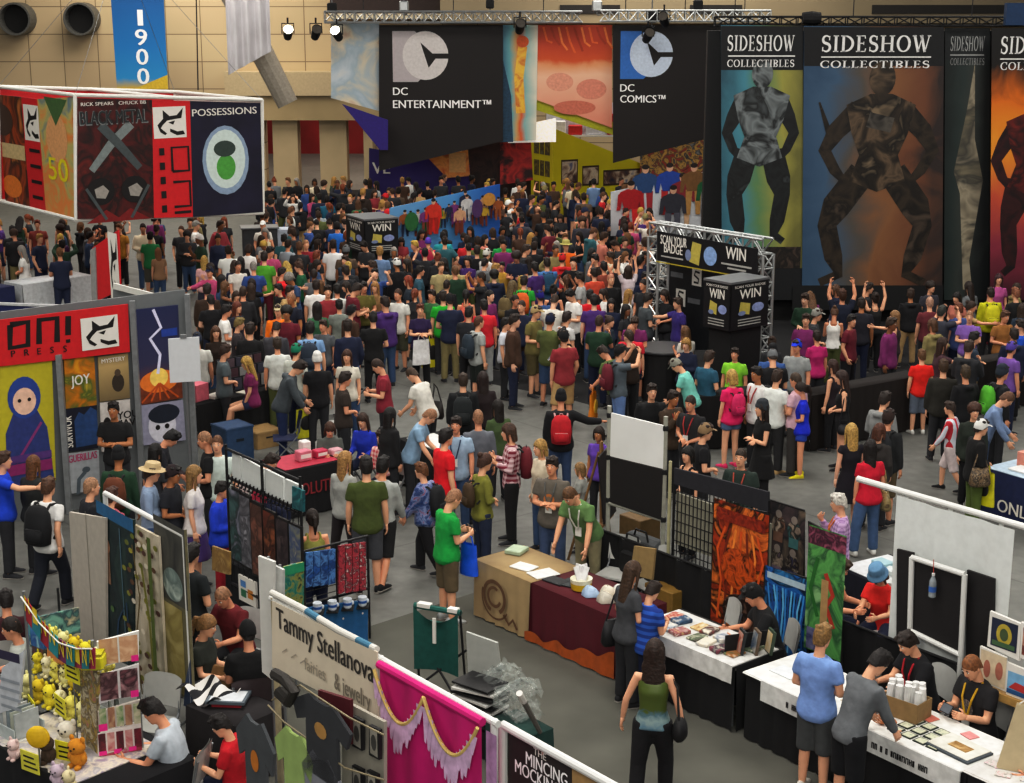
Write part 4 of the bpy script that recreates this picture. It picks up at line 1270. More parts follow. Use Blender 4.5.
B = board(Plane(0, 58.5, 0), [(640, 138), (728, 132), (728, 215), (640, 215)], art(['3a2a26', 'a8382c', '5a4a3c', 'c8a050', '2a2c3a', '8a8a88'], 3.5, 4, 5, 1)); B.build('stand_wall', 'cluttered colourful merchandise wall behind the small figures wall', 'wall')
B = board(Plane(0, 59, 0), [(462, 135), (534, 140), (534, 215), (462, 215)], art(['14100f', '2a1a18', '3a2420', '1a1416'], 2, 3)); B.build('stand_wall', 'dark stand wall left of the red and black poster panel', 'wall')
t = thing('display_shelf', 'white and red lit display shelf above the yellow stand', 'shelf', (p.x, p.y, 2.6))
mb.bx(0, 2.9, 0, .5, .2, .26, WHT); mb.bx(0, 2.9, .48, .5, .2, 1.4, mat('cfcfd4')); mb.build('shelf_board', t)
for i, (x, w, h, c) in enumerate(((.1, .6, .5, 'e8e6e2'), (.8, .5, .35, 'c8302c'), (1.4, .7, .4, 'd0d0d6'), (2.2, .6, .75, 'b01c20'))):
 mb = MB(); mb.bx(0, w, 0, .3, 0, h, mat(c), bev=.03); o = mb.build('product_box', None, (p.x + x, p.y + .1, 2.86)); tag(o, ('white', 'flat red', 'pale grey', 'tall dark red')[i] + ' product box on the shelf above the yellow stand', 'box')
PH = Plane(atY(612, 200, 47).x, 47, math.radians(20))
B = board(PH, [(611, 192), (722, 168), (722, 232), (611, 236)], mat('c6c9cd', .6, noise=.05))
for px, c1, c2 in (((645, 192), '31507c', 'a03038'), ((669, 190), '2c4c9c', 'b03030'), ((682, 200), '8c3038', 'c8a888'), ((693, 190), '7c5a34', 'b08850'), ((709, 198), '24643c', '30303a'), ((630, 208), 'a8242a', 'c83030'), ((672, 212), '3a3a44', '5a5a66')):
 a, b0 = ab(B, *px)
 minifig(B, a, b0 - .38, .78, c1, c2)
B.rect(.94, .75, 1, .95, mat('2c4c9c'))
B.build('stand_wall', 'white slanted stand wall with a row of small painted figures', 'wall')
def win_face(B, small=False):
 B.text('SCAN YOUR BADGE', .1, .9, .05, PAP, 'l', B.w * .8)
 B.text('WIN', .5, .66, .19, PAP, 'c', B.w * .55)
 B.poly([(.22, .36), (.5, .3), (.52, .54), (.26, .6)], mat('b8ac58')); B.disc(.72, .44, .16, .1, mat('8c98c0', noise=.2)); B.disc(.3, .35, .1, .05, mat('7c88a8'))
 for k in range(3): B.rect(.2, .2 - k * .06, .8, .225 - k * .06, mat('a8a8a4'))
def win_box(px_l, px_r, Yc, azl, azr, lab, name='prize_kiosk'):
 """two faced black poster box on a black plinth; corner pixel shared"""
 c = atY(px_l[1][0], px_l[1][1], Yc)
 P1 = Plane(c.x, c.y, azl); P2 = Plane(c.x, c.y, azr)
 t = thing(name, lab, 'kiosk', (c.x, c.y, 0))
 z1 = P1.sz(*px_l[1])[1]; z0 = P1.sz(*px_l[2])[1]
 s0 = P1.sz(*px_l[0])[0]; s1 = P2.sz(*px_r[1])[0]
 for P, a, b in ((P1, s0, 0), (P2, 0, s1)):
  B = Board(P, a, b, z0, z1, mat('17181b', .5, noise=.2)); win_face(B); B.build('poster_panel', None, None, t)
 mb = MB()
 e1, e2 = P1.e * s0, P2.e * s1
 def col(z0, z1, k, m):
  q = [Vector((0, 0, 0)), e2, e1 + e2, e1]; ctr = (e1 + e2) / 2
  q = [ctr + (v - ctr) * k for v in q]
  n = -1
  vs = [(v.x, v.y, z0) for v in q] + [(v.x, v.y, z1) for v in q]
  mb.add(vs, [(0, 1, 2, 3), (4, 5, 6, 7)] + [(i, (i + 1) % 4, (i + 1) % 4 + 4, i + 4) for i in range(4)], m)
 col(0, z0, .8, BLK); col(z0 + .01, z1 - .01, .97, BLK); col(z1, z1 + .04, 1.02, STEEL)
 mb.build('plinth', t)
 return t
win_box([(346, 220), (364, 221), (364, 254), (346, 252)], [(364, 221), (398, 219), (398, 252), (364, 254)], 40.0, math.radians(-62), math.radians(28), 'black cube kiosk with prize posters in the middle of the crowd')
win_box([(704, 283), (731, 285), (731, 332), (704, 328)], [(731, 285), (769, 283), (769, 330), (731, 332)], 29.2, math.radians(-51), math.radians(39), 'black cube kiosk with prize posters under the badge scanning truss')
kt = atY(655, 222, 33.5); kq = atY(768, 240, 31.0)
KP = Plane(kt.x, kt.y, math.atan2(kq.y - kt.y, kq.x - kt.x))
L = math.hypot(kq.x - kt.x, kq.y - kt.y); KZ = kt.z
t = thing('truss_gantry', 'silver truss gantry with a badge scanning sign over the black counter', 'gantry', (kt.x, kt.y, 0), KP.az)
mb = MB(); box_truss(mb, (0, 0, KZ - .15), (L, 0, KZ - .15), .3, .3, ALU, 12, .03); mb.build('truss_beam', t)
for x in (.12, L - .12):
 mb = MB(); box_truss(mb, (x, 0, 0), (x, 0, KZ - .3), .3, .3, ALU, 10, .03); mb.build('truss_leg', t)
B = board(KP.shift(.2), [(657, 231), (757, 249), (757, 280), (657, 260)], mat('17181b', .5, noise=.2))
B.text('SCAN YOUR', .04, .62, .2, PAP, 'l', B.w * .27); B.text('BADGE', .08, .36, .2, PAP, 'l', B.w * .19); B.rect(.05, .2, .28, .25, mat('a8a8a4'))
B.poly([(.34, .2), (.44, .12), (.46, .8), (.37, .85)], mat('b8ac58')); B.disc(.55, .48, .065, .3, mat('8ca8d0', noise=.2)); B.disc(.33, .4, .03, .18, mat('7c88a8'))
B.text('WIN', .7, .5, .26, PAP, 'l', B.w * .19); B.rect(.66, .3, .95, .36, mat('a8a8a4')); B.rect(.72, .18, .9, .24, mat('a8a8a4')); B.rect(0, 0, 1, .04, mat('b0a030'))
B.build('sign_panel', None, None, t)
B = board(KP.shift(-.6), [(653, 254), (766, 272), (766, 350), (653, 350)], mat('1a1c20', .5, noise=.2))
for x, y in ((659, 279), (692, 285), (676, 305)):
 a, b0 = ab(B, x, y); a1, b1 = ab(B, x + 10, y - 15); k = (a1 - a), (b1 - b0)
 B.rect(a, b0, a1, b1, PAP); B.line([(a + k[0] * p_, b0 + k[1] * q_) for p_, q_ in ((.8, .8), (.35, .85), (.25, .62), (.7, .42), (.65, .18), (.2, .2))], .045, INK); B.rect(a1 + .02, b0 + k[1] * .3, a1 + .13, b0 + k[1] * .6, mat('6a6c70'))
B.build('stand_wall', 'black low stand wall with white letter badges behind the truss gantry', 'wall')
def counter(px, z, r, lab, m=BLK, tm=None):
 c = at(px[0], px[1], z)
 t = thing('round_counter', lab, 'counter', (c.x, c.y, 0))
 mb = MB(); mb.lathe([(r * .9, 0), (r * .9, z - .06), (r * .92, z - .05)], m, 28); mb.build('counter_body', t)
 mb = MB(); mb.lathe([(r, z - .05), (r * 1.02, z - .02), (r, z)], tm or mat('3a3b3e', .4), 28); mb.build('countertop', t)
counter((664, 347), 1.0, .58, 'round black demonstration counter in front of the truss gantry')
def draped_table(front_l, front_r, depth, lab, clothlab, cm, z=.75, drop=None, legs=True, name='folding_table', cname='tablecloth', cat='table', grp=None):
 """front_l/front_r: ground positions below the front top corners; depth away from the front"""
 a, b = Vector((front_l[0], front_l[1], 0)), Vector((front_r[0], front_r[1], 0))
 az = math.atan2(b.y - a.y, b.x - a.x); L = (b - a).length
 t = thing(name, lab, cat, a, az, grp)
 mb = MB(); mb.bx(.02, L - .02, .02, depth - .02, z - .05, z - .012, mat('8d8a84', .5)); mb.build('tabletop', t)
 for x in (.12, L - .12):
  for y in (.1, depth - .1):
   mb = MB(); mb.tube([(x, y, 0), (x, y, z - .05)], .016, STEEL, 8); mb.build('leg', t)
 if cm is not None:
  o = cloth(a, az, 0, L, depth, z, drop or z - .015, cm).copy() if False else None
  mb = MB(); cloth(mb, 0, L, depth, z, z - .02 if drop is None else drop, cm)
  o = mb.build(cname, None, a, az, True); tag(o, clothlab, 'tablecloth')
 return t, a, az, L
def cloth(mb, x0, x1, depth, z, drop, m, back=True, ends=(True, True), fold=.018, y0=0.):
 """cloth over a table: top sheet plus rippled skirts"""
 r = random.Random(int(abs(x1 * 100) + drop * 10))
 zt = z + .003
 n = max(8, int((x1 - x0) * 16))
 mb.bx(x0, x1, y0, depth, z - .011, zt, m)
 ph = r.uniform(0, 6)
 def skirt(P, Q, nrm, n):
  P, Q = Vector(P), Vector(Q); nrm = Vector(nrm)
  def fn(u, v):
   p = P.lerp(Q, u)
   w = v ** .7 * fold * (math.sin(u * n * 1.9 + ph) + .5 * math.sin(u * n * 3.7 + 1))
   p = p + nrm * (.006 + w + .012 * v)
   p.z = zt - drop * v
   return p
  mb.grid(fn, n, 5, m)
 skirt((x0, y0, zt), (x1, y0, zt), (0, -1, 0), n)
 if back: skirt((x1, depth, zt), (x0, depth, zt), (0, 1, 0), n)
 k = max(5, int(depth * 14))
 if ends[0]: skirt((x0, depth, zt), (x0, y0, zt), (-1, 0, 0), k)
 if ends[1]: skirt((x1, y0, zt), (x1, depth, zt), (1, 0, 0), k)
CHAIRM = mat('b4b5b2', .45, noise=.04)
def chair(loc, rz, lab, seatm=None, grp=None):
 """plastic folding chair, open towards local +y"""
 sm = seatm or CHAIRM
 t = thing('folding_chair', lab, 'chair', loc, rz, grp)
 mb = MB(); mb.grid(lambda u, v: (-.21 + .42 * u, -.2 + .4 * v, .45 - .02 * math.sin(u * 3.14) * math.sin(v * 3.14)), 8, 8, sm); mb.bx(-.21, .21, -.2, .2, .425, .44, sm, .006); mb.build('seat', t, smooth=False)
 mb = MB(); pts = []
 n = 14
 def fn(u, v):
  x = -.215 + .43 * u; k = 1 - (abs(u - .5) * 2) ** 4 * .12
  return (x, -.235 - .05 * v + .035 * (abs(u - .5) * 2) ** 2, .55 + .33 * v * k)
 mb.grid(fn, 12, 8, sm); mb.grid(lambda u, v: Vector(fn(1 - u, v)) + Vector((0, -.02, 0)), 12, 8, sm)
 mb.build('backrest', t, smooth=True)
 for s in (-1, 1):
  mb = MB(); mb.tube([(s * .2, .26, 0), (s * .2, -.2, .5), (s * .2, -.27, .8)], .013, STEEL, 8); mb.build('leg', t)
  mb = MB(); mb.tube([(s * .18, -.3, 0), (s * .18, .16, .44)], .013, STEEL, 8); mb.build('leg', t)
 return t
def chair_under(p, lab, seatm=None):
 """chair beneath a seated person"""
 l, th, sc, J = locate(p)
 off = Matrix.Rotation(th, 3, 'Z') @ Vector((0, .02, 0))
 return chair((l.x + off.x, l.y + off.y, 0), th, lab, seatm)
def rug(mb, z): pass
def drape(pl, s0, s1, z0, z1, m, name, lab, fold=.035, freq=13, cat='drape', rail=True, d=0., rm=None):
 """pleated curtain on an upright plane with its rail as a part"""
 n = max(10, int((s1 - s0) * 22))
 mb = MB()
 W, H = s1 - s0, z1 - z0
 mb.grid(lambda u, v: (W * u, -d + fold * math.sin(u * W * freq) * (1 - .4 * v) + .4 * fold * math.sin(u * W * freq * 2.3 + 1), H * v), n, 6, m)
 o = mb.build(name, None, pl.pt(s0, z0), pl.az, True); tag(o, lab, cat)
 if rail:
  mb = MB(); mb.tube([(-.03, -d, H + .01), (W + .03, -d, H + .01)], .016, rm or ALU, 8); mb.build('rail', o)
 return o
def post(p, h, lab, m=ALU, r=.022):
 t = thing('upright_post', lab, 'post', (p.x, p.y, 0))
 mb = MB(); mb.tube([(0, 0, .01), (0, 0, h)], r, m, 10); mb.build('pole', t)
 mb = MB(); mb.box((0, 0, .006), (.4, .4, .012), m); mb.build('base_plate', t)
 return t
def plane_at(x, y, z, az):
 p = at(x, y, z); return Plane(p.x, p.y, az)
PO = plane_at(128, 304, 3.1, UAZ)
st = thing('exhibition_stand', 'comics stand with red header, cover posters and grey frame at left', 'stand', (PO.o.x, PO.o.y, 0))
GRY = mat('75797b', .5, noise=.04)
s_r, _ = PO.sz(188, 300); s_l, _ = PO.sz(-40, 330)
B = board(PO.shift(-.08), [(-40, 322), (188, 300), (188, 560), (-40, 600)], GRY, square=True)
B = Board(PO.shift(-.08), s_l, s_r, 0, 3.2, GRY); B.build('back_panel', None, None, st)
def oni_logo(B):
 p = lambda x, y: ab(B, x, y)
 Lw = .09
 B.line([p(10, 325), p(28, 322), p(28, 345), p(10, 348), p(10, 325)], Lw, INK)
 B.line([p(39, 344), p(39, 320), p(57, 318), p(57, 342)], Lw, INK)
 B.line([p(68, 316), p(68, 335)], Lw, INK); B.rect(*p(66, 343), *p(70, 339), INK)
 for i, ch in enumerate('PRESS'): B.text(ch, *p(11 + i * 13, 357 - i * 1.3), .1, INK)
 a0, b0 = p(82, 351); a1, b1 = p(117, 314); devil(B, a0, b0, a1, b1)
B = board(PO.shift(.04), [(-40, 325), (128, 304), (130, 352), (-40, 371)], RED); oni_logo(B); B.build('header_panel', None, None, st)
def ob(px, base, fn=None, d=.0):
 B = board(PO.shift(d), px, base)
 if fn: fn(B)
 B.build('cover_panel', None, None, st)
def f_hood(B):
 B.poly([(.12, .0), (.9, .0), (.84, .45), (.68, .62), (.32, .62), (.16, .45)], mat('33407c', noise=.15)); B.disc(.5, .72, .27, .17, mat('2c4a94')); B.disc(.5, .69, .19, .11, mat('e0bca8')); B.disc(.42, .7, .03, .015, INK); B.disc(.58, .7, .03, .015, INK)
 B.line([(.3, .2), (.75, .5)], .04, mat('8a3a7a')); B.rect(.14, .2, .88, .26, mat('5c3a7c')); B.rect(.14, .1, .88, .19, mat('8a2a6a'))
ob([(0, 366), (52, 359), (56, 480), (0, 490)], mat('b9b02c', noise=.06), f_hood)
ob([(64, 358), (94, 354), (97, 405), (66, 409)], art(['d8a020', 'c07818', '5a6a2a', 'e0c040'], 2.2, 3), lambda B: B.text('JOY', .2, .45, .16, PAP, 'l', B.w * .6))
def f_sky(B):
 B.poly([(.3, .1), (.98, .1), (.98, .85), (.8, .95), (.6, .8), (.45, .88), (.3, .7)], mat('2a4a7a', noise=.2))
 B.text('SURVIVOR', .22, .12, .13, PAP, 'l', B.h * .7, rot=math.pi / 2)
ob([(64, 409), (97, 405), (98, 448), (66, 452)], mat('171a2c'), f_sky)
def f_guer(B): B.text('GUERILLAS', .08, .78, .12, mat('b03a6a'), 'l', B.w * .84); B.line([(.3, .0), (.35, .35), (.55, .5)], .06, mat('5a646c')); B.disc(.58, .55, .12, .07, mat('5a646c'))
ob([(66, 454), (99, 450), (100, 490), (68, 494)], mat('a8acb0'), f_guer)
ob([(98, 357), (128, 353), (130, 398), (100, 402)], tricolor([(0, '7c6c4c'), (.6, 'b8a070'), (1, '3a3328')], 'Z', 0, .9, .06, 3), lambda B: (B.disc(.62, .38, .2, .2, mat('3a3026')), B.disc(.62, .6, .1, .08, mat('5a4a3a')), B.text('MYSTERY', .12, .85, .07, PAP, 'l', B.w * .76)))
ob([(100, 403), (130, 399), (132, 448), (102, 452)], mat('c8c4c0'), lambda B: (B.text('YOU', .55, .62, .12, INK), B.text('HAVE', .5, .46, .12, INK), B.text('ME', .6, .3, .12, mat('a02a2a')), B.disc(.22, .5, .15, .2, INK)))
def f_blast(B):
 B.rect(0, 0, 1, .2, mat('7a3a20', noise=.3)); B.disc(.5, .22, .42, .12, mat('e08030')); B.disc(.5, .26, .2, .1, mat('f0d070')); B.line([(.45, .98), (.6, .78), (.35, .68), (.55, .5), (.48, .3)], .05, mat('d8d8f0')); B.rect(.6, .68, .95, .76, mat('2a4a9c'))
 for k in range(5): B.line([(.5, .2), (.1 + k * .2, .02)], .03, mat('c05a20'))
ob([(133, 310), (178, 305), (182, 398), (137, 402)], tricolor([(0, '8a4a2a'), (.35, '3a3a5c'), (1, '28305a')], 'Z', 0, 1.7, .06), f_blast)
ob([(138, 406), (183, 400), (186, 440), (140, 446)], mat('9a9aae', noise=.12), lambda B: (B.disc(.5, .45, .3, .4, mat('d0d0da')), B.disc(.55, .72, .34, .22, mat('1c2434')), B.disc(.4, .42, .05, .06, INK), B.disc(.6, .42, .05, .06, INK)))
mb = MB()
for x, y0, zt in ((58, 366, 2.48), (131, 306, 3.15), (186, 300, 3.15)):
 s, _ = PO.sz(x, y0); p = PO.pt(s, 0, .05) - st.location; mb.bx(p.x - .04, p.x + .04, p.y - .04, p.y + .04, 0, zt, mat('8b8e90', .4, .3))
mb.build('frame_upright', st)
cr = PO.pt(s_r, 0)
PV = Plane(cr.x, cr.y, VAZ)
B = board(PV, [(113, 283), (186, 302), (186, 308), (113, 289)], WHT); B.build('top_rail', None, None, st)
B = board(PV.shift(-.05), [(113, 287), (186, 305), (186, 470), (113, 400)], GRY); B.build('side_panel', None, None, st)
PB = plane_at(150, 297, 3.0, UAZ)
tw = thing('sign_tower', 'red tower panel with the horned profile mark behind the comics stand', 'sign', (0, 0, 0))
PT = plane_at(106, 290, 2.4, VAZ)
tw.location = (PT.o.x, PT.o.y, 0)
B = board(PT, [(92, 248), (118, 230), (120, 290), (95, 302)], RED); devil(B, .62, .12, .95, .95)
B.build('sign_panel', None, None, tw)
B = board(PT.shift(.02), [(90, 250), (95, 247), (97, 310), (92, 312)], mat('9a9a98')); B.build('edge_post', None, None, tw)
mb = MB(); mb.bx(-.3, .3, -.3, .3, 0, .05, STEEL); mb.bx(-.05, .05, -.05, .05, 0, 1.9, STEEL); mb.build('base', tw)
B = board(PT.shift(-.3), [(110, 283), (160, 298), (160, 320), (112, 312)], RED); devil(B, .55, .1, .85, .9); B.build('fascia_sign', 'low red fascia with horned mark right of the red tower', 'sign')
PN = plane_at(184, 382, 2.12, math.radians(5))
B = board(PN, [(168, 339), (199, 337), (201, 381), (170, 383)], mat('c9cccf', .5, noise=.03)); nb = B.build('notice_board', 'blank white notice board raised on a pole beside the comics stand', 'board')
B0 = B; mb = MB(); mb.tube([(B.w / 2, .03, -B.z0 + .01), (B.w / 2, .03, B.h)], .02, STEEL, 8); mb.build('pole', nb); mb = MB(); mb.box((B.w / 2, .03, -B.z0 + .012), (.5, .4, .02), STEEL); mb.build('base_plate', nb)
mb = MB(); mb.bx(B.w * .4, B.w * .6, -.02, .02, B.h - .01, B.h + .04, STEEL); mb.build('clip', nb)
a, b = at(22, 283, 1.05), at(92, 273, 1.05)
draped_table(a, b, .8, 'draped table below the hanging box sign at far left', 'white pleated cloth on the far left table', mat('c4c7c9', .8), z=1.0)
a, b = at(-60, 296, 1.05), at(14, 284, 1.05)
draped_table(a, b, .8, 'navy draped table cut by the left edge', 'navy cloth on the table at the left edge', mat('1c2450', .8), z=1.0)
mb = MB(); a, b = at(-30, 303, 1.0), at(75, 307, 1.0)
mb.bx(0, (b - a).length, 0, .06, 0, 1.0, mat('20285a')); mb.bx(0, (b - a).length, -.02, .08, .98, 1.03, mat('b8babc')); tag(mb.build('low_partition', None, (a.x, a.y, 0), math.atan2(b.y - a.y, b.x - a.x)), 'low navy partition with pale top rail before the left tables', 'partition')
c = at(262, 226, 1.5); c.z = 0
t = thing('display_cabinet', 'dark grey cabinet with a pale right side among the left crowd', 'cabinet', c, math.radians(12))
mb = MB(); mb.bx(-.55, .4, -.3, .3, 0, 1.46, mat('3a3c40', .5), .02); mb.build('cabinet_body', t)
mb = MB(); mb.bx(-.6, .45, -.35, .35, 1.46, 1.5, mat('6f7275', .4), .01); mb.build('cabinet_top', t)
mb = MB(); mb.bx(.4, .75, -.3, .3, 0, 1.42, mat('a9b0bc', .6)); mb.build('side_panel', t)
a, b = at(196, 404, .78), at(300, 382, .78)
draped_table(a, b, .8, 'black table under magazines beside the blue crate', 'black cloth on the magazine table', mat('141416', .9))
TA, TAZ = Vector((a.x, a.y, 0)), math.atan2(b.y - a.y, b.x - a.x)
def on_table(TA, TAZ, x, y, z=.756): 
 return TA + Vector((x * math.cos(TAZ) - y * math.sin(TAZ), x * math.sin(TAZ) + y * math.cos(TAZ), z))
t = thing('magazine_rack', 'black tiered rack of magazines behind the grey hooded person', 'rack', on_table(TA, TAZ, 1.35, .45), TAZ)
mb = MB()
for k in range(3): mb.bx(-.5, .5, .1 * k - .1, .1 * k - .08, .16 * k, .16 * k + .26, mat('1a1a1e')); mb.bx(-.5, .5, .1 * k - .16, .1 * k - .1, .16 * k, .16 * k + .03, mat('1a1a1e'))
mb.build('rack_frame', t)
for k in range(3):
 for j in range(5):
  mb = MB(); x = -.4 + .2 * j; mb.bx(x - .08, x + .08, .1 * k - .125, .1 * k - .105, .16 * k + .03, .16 * k + .24, mat(('5a4a52', '3a3a48', '7a6a6a', '4a3038', '8a8a8a')[(j + k * 2) % 5])); mb.build('magazine', t)
for i, (x, y, c, lab) in enumerate(((.25, .3, 'c86a78', 'pink and white boxed print on the black magazine table'), (.6, .25, 'd0ccc4', 'white paper pile on the black magazine table'), (1.2, .15, 'b8b4a8', 'flat pale magazine at the front of the magazine table'))):
 mb = MB(); mb.bx(-.16, .16, -.12, .12, 0, (.3, .05, .02)[i], mat(c), .004); tag(mb.build(('print_box', 'paper_pile', 'magazine')[i], None, on_table(TA, TAZ, x, y), TAZ + .2), lab, ('box', 'paper', 'magazine')[i])
def crate(px, z, col, lab, w=.42):
 c = at(px[0], px[1], z); t = thing('storage_crate', lab, 'crate', (c.x, c.y, 0), UAZ)
 mb = MB(); mb.bx(-w / 2, w / 2, -w / 2, w / 2, 0, .015, mat(col)); 
 for s in (-1, 1): mb.bx(s * w / 2 - .012, s * w / 2 + .012, -w / 2, w / 2, 0, z, mat(col), .004); mb.bx(-w / 2, w / 2, s * w / 2 - .012, s * w / 2 + .012, 0, z, mat(col), .004)
 mb.bx(-w / 2 - .02, w / 2 + .02, -w / 2 - .02, w / 2 + .02, z - .04, z, mat(col), .006); mb.build('crate_body', t)
 for s in (-1, 1):
  mb = MB(); mb.bx(-.07, .07, s * w / 2 - .02, s * w / 2 + .02, z * .6, z * .68, mat('16202c')); mb.build('handle', t)
crate((232, 424), .62, '2f4a6c', 'tall blue plastic crate under the legs of the plum T-shirt person', .5)
crate((262, 428), .3, 'a08458', 'small open cardboard box right of the blue crate', .5)
a, b = at(284, 472, .76), at(352, 458, .76)
draped_table(a, b, .8, 'black table with pink goods where the cobalt blouse person sits', 'black cloth with dull red lettering on the front', mat('17171a', .9))
TB, TBZ = Vector((a.x, a.y, 0)), math.atan2(b.y - a.y, b.x - a.x)
P_ = Plane(TB.x, TB.y, TBZ).shift(.05)
B = Board(P_, .15, 1.1, .32, .62, None)
B.text('SOLUTION', .02, .1, .2, mat('8a2a30'), 'l', .9); o = B.txt.build('lettering', [x for x in COL.objects if x.name.startswith('tablecloth')][-1]); o.location = (.15, -.05, .32)
mb = MB(); mb.bx(0, .95, 0, .7, 0, .006, mat('a83048')); tag(mb.build('table_runner', None, on_table(TB, TBZ, .05, .05, .757), TBZ), 'crimson runner on the black table with pink goods', 'cloth')
for i, (x, y, w, h, c) in enumerate(((.55, .35, .22, .16, 'c87888'), (.85, .35, .2, .12, 'b83858'), (.7, .55, .14, .24, 'd8d4d0'), (1.1, .3, .18, .1, 'd0a0a8'))):
 mb = MB(); mb.bx(-w / 2, w / 2, -.08, .08, 0, h, mat(c), .012); mb.bx(-w / 2 + .02, w / 2 - .02, -.086, -.08, h * .3, h * .7, PAP); tag(mb.build('gift_box', None, on_table(TB, TBZ, x, y, .765), TBZ), ('pink', 'crimson', 'upright white', 'pale rose')[i] + ' box on the table with the crimson runner', 'box')
a, b = at(398, 438, .76), at(440, 456, .76)
draped_table(a, b, .8, 'black table under white papers right of the black haired group', 'black cloth on the white paper table', mat('141416', .9))
TC, TCZ = Vector((a.x, a.y, 0)), math.atan2(b.y - a.y, b.x - a.x)
mb = MB(); mb.bx(.1, 1.0, .1, .62, 0, .012, mat('d4d4d0')); tag(mb.build('paper_sheet', None, on_table(TC, TCZ, 0, 0, .757), TCZ), 'large white sheet spread on the table by the vest person', 'paper')
chair(at(285, 437, .45).xy.to_3d(), math.radians(100), 'dark blue folding chair behind the grey hooded person', mat('2c3458'))
chair(at(338, 420, .5).xy.to_3d(), math.radians(200), 'grey folding chair between the brown shirt person and the table')
PG = plane_at(302, 480, 2.25, VAZ)
g = thing('display_grid', 'black grid display of art prints with white boards along its top', 'display', (PG.o.x, PG.o.y, 0))
GB = mat('17171a', .5)
for x0, x1, y0, y1 in ((232, 241, 452, 457), (242, 263, 457, 469), (265, 283, 469, 478), (285, 301, 479, 486)):
 B = board(PG, [(x0, y0), (x1, y1), (x1, y1 + 27), (x0, y0 + 27)], mat('d4d8d6', noise=.03)); B.build('white_board', None, None, g)
mb = MB()
def gp(x, y, d=0.): s, z = PG.sz(x, y); return PG.pt(s, z, d) - g.location
s0, _ = PG.sz(229, 470); s1, _ = PG.sz(303, 500); zt = PG.sz(302, 480)[1]
for s in (s0, PG.sz(264, 470)[0], s1): p = PG.pt(s, 0, .03) - g.location; mb.tube([(p.x, p.y, .01), (p.x, p.y, zt + .05)], .018, GB, 8)
for z in (zt, PG.sz(302, 510)[1], .5): mb.tube([PG.pt(s0, z, .03) - g.location, PG.pt(s1, z, .03) - g.location], .02, GB, 8)
zz = PG.sz(302, 514)[1]
for k in range(40): s = s0 + (s1 - s0) * k / 40; mb.tube([PG.pt(s, zz, .05) - g.location, PG.pt(s + (s1 - s0) / 40, zz + .1 * (1 if k % 2 else 0), .05) - g.location], .01, GB, 5)
for k in range(14): s = s0 + (s1 - s0) * (k + .5) / 14; mb.tube([PG.pt(s, .3, .03) - g.location, PG.pt(s, zz, .03) - g.location], .006, GB, 5)
mb.build('grid_frame', g)
for i, (x0, x1, y0, y1, cols) in enumerate(((231, 240, 486, 560, ['4a6a6a', '2a3a3a', '8a8a9a']), (241, 250, 492, 566, ['7a7a80', '4a4a50', 'a0a0a8']), (252, 262, 500, 575, ['8a5a4a', '4a3028', '6a4a40']), (264, 275, 508, 566, ['7a3a2a', '3a2018', '9a5a3a']), (277, 288, 516, 572, ['1c1a1e', '3a3034', '5a4a4a']), (290, 301, 522, 578, ['8a8a78', '4a5a7a', 'b0a890']))):
 B = board(PG.shift(.06), [(x0, y0), (x1, y1 - 68 if False else y0 + 5), (x1, y1 + 4), (x0, y1)], mat('1d1b1c')); B.rect(.07, .04, .93, .96, art(cols, 3, i + 1, 4, 2)); B.rect(.38, .2, .62, .7, art(cols[::-1], 6, i, 4, 2))
 B.build('art_print', ('teal', 'silver grey', 'rust red', 'russet', 'near black', 'blue and cream')[i] + ' art print hung low on the black display grid', 'print')
B = board(PG.shift(.08), [(292, 486), (303, 491), (303, 512), (292, 508)], art(['2a7a80', '1a4a54', '4aa0a0'], 4, 2)); B.build('art_print', 'small teal print at the top right of the display grid', 'print')
B = board(plane_at(205, 600, .9, UAZ), [(182, 462), (230, 447), (230, 470), (184, 486)], None) if False else None
Pq = plane_at(214, 575, .9, VAZ)
B = board(Pq, [(212, 546), (229, 552), (229, 575), (212, 570)], art(['b89a5c', '8a6c3c', 'd0b880'], 4, 3)); B.build('art_print', 'tan poster standing under the blue jacket boy', 'print')
a, b = at(226, 560, .76), at(262, 578, .76)
draped_table(a, b, .7, 'black artists table between the display grid and the dark shirted person', 'black cloth on the table behind the display grid', mat('15161a', .9))
TD, TDZ = Vector((a.x, a.y, 0)), math.atan2(b.y - a.y, b.x - a.x)
B = Board(Plane(TD.x, TD.y, TDZ).shift(.04), .35, .75, .35, .68, PAP); B.rect(.15, .2, .45, .5, mat('3a7a5a')); B.rect(.55, .25, .85, .6, mat('c08030')); B.rect(.15, .6, .45, .85, mat('5a8ac0')); B.build('price_sheet', 'white sheet with coloured squares pinned on black cloth', 'paper')
def bottle(loc, lab, h=.22, col='b8c8d4', cap='3a6ab0'):
 t = thing('water_bottle', lab, 'bottle', loc)
 mb = MB(); k = h / .22; mb.lathe([(.03 * k, 0), (.033 * k, .01 * k), (.033 * k, .12 * k), (.03 * k, .15 * k), (.014 * k, .19 * k), (.013 * k, .2 * k)], mat(col, .15, trans=.5), 14); mb.build('bottle_body', t)
 mb = MB(); mb.lathe([(.015 * k, .198 * k), (.015 * k, h)], mat(cap), 12); mb.build('cap', t)
 mb = MB(); mb.lathe([(.034 * k, .05 * k), (.034 * k, .1 * k)], mat('3a6ab0'), 14); mb.build('paper_band', t)
 return t
bottle(on_table(TD, TDZ, .15, .5, .76), 'blue capped water bottle on the table behind the blond seated person')
PL = plane_at(105, 493, 2.4, VAZ)
aw = thing('pipe_stand', 'white pipe frame over the tall art panels at left', 'frame', (PL.o.x, PL.o.y, 0))
def lp(x, y, d=0.): s, z = PL.sz(x, y); return PL.pt(s, z, d) - aw.location
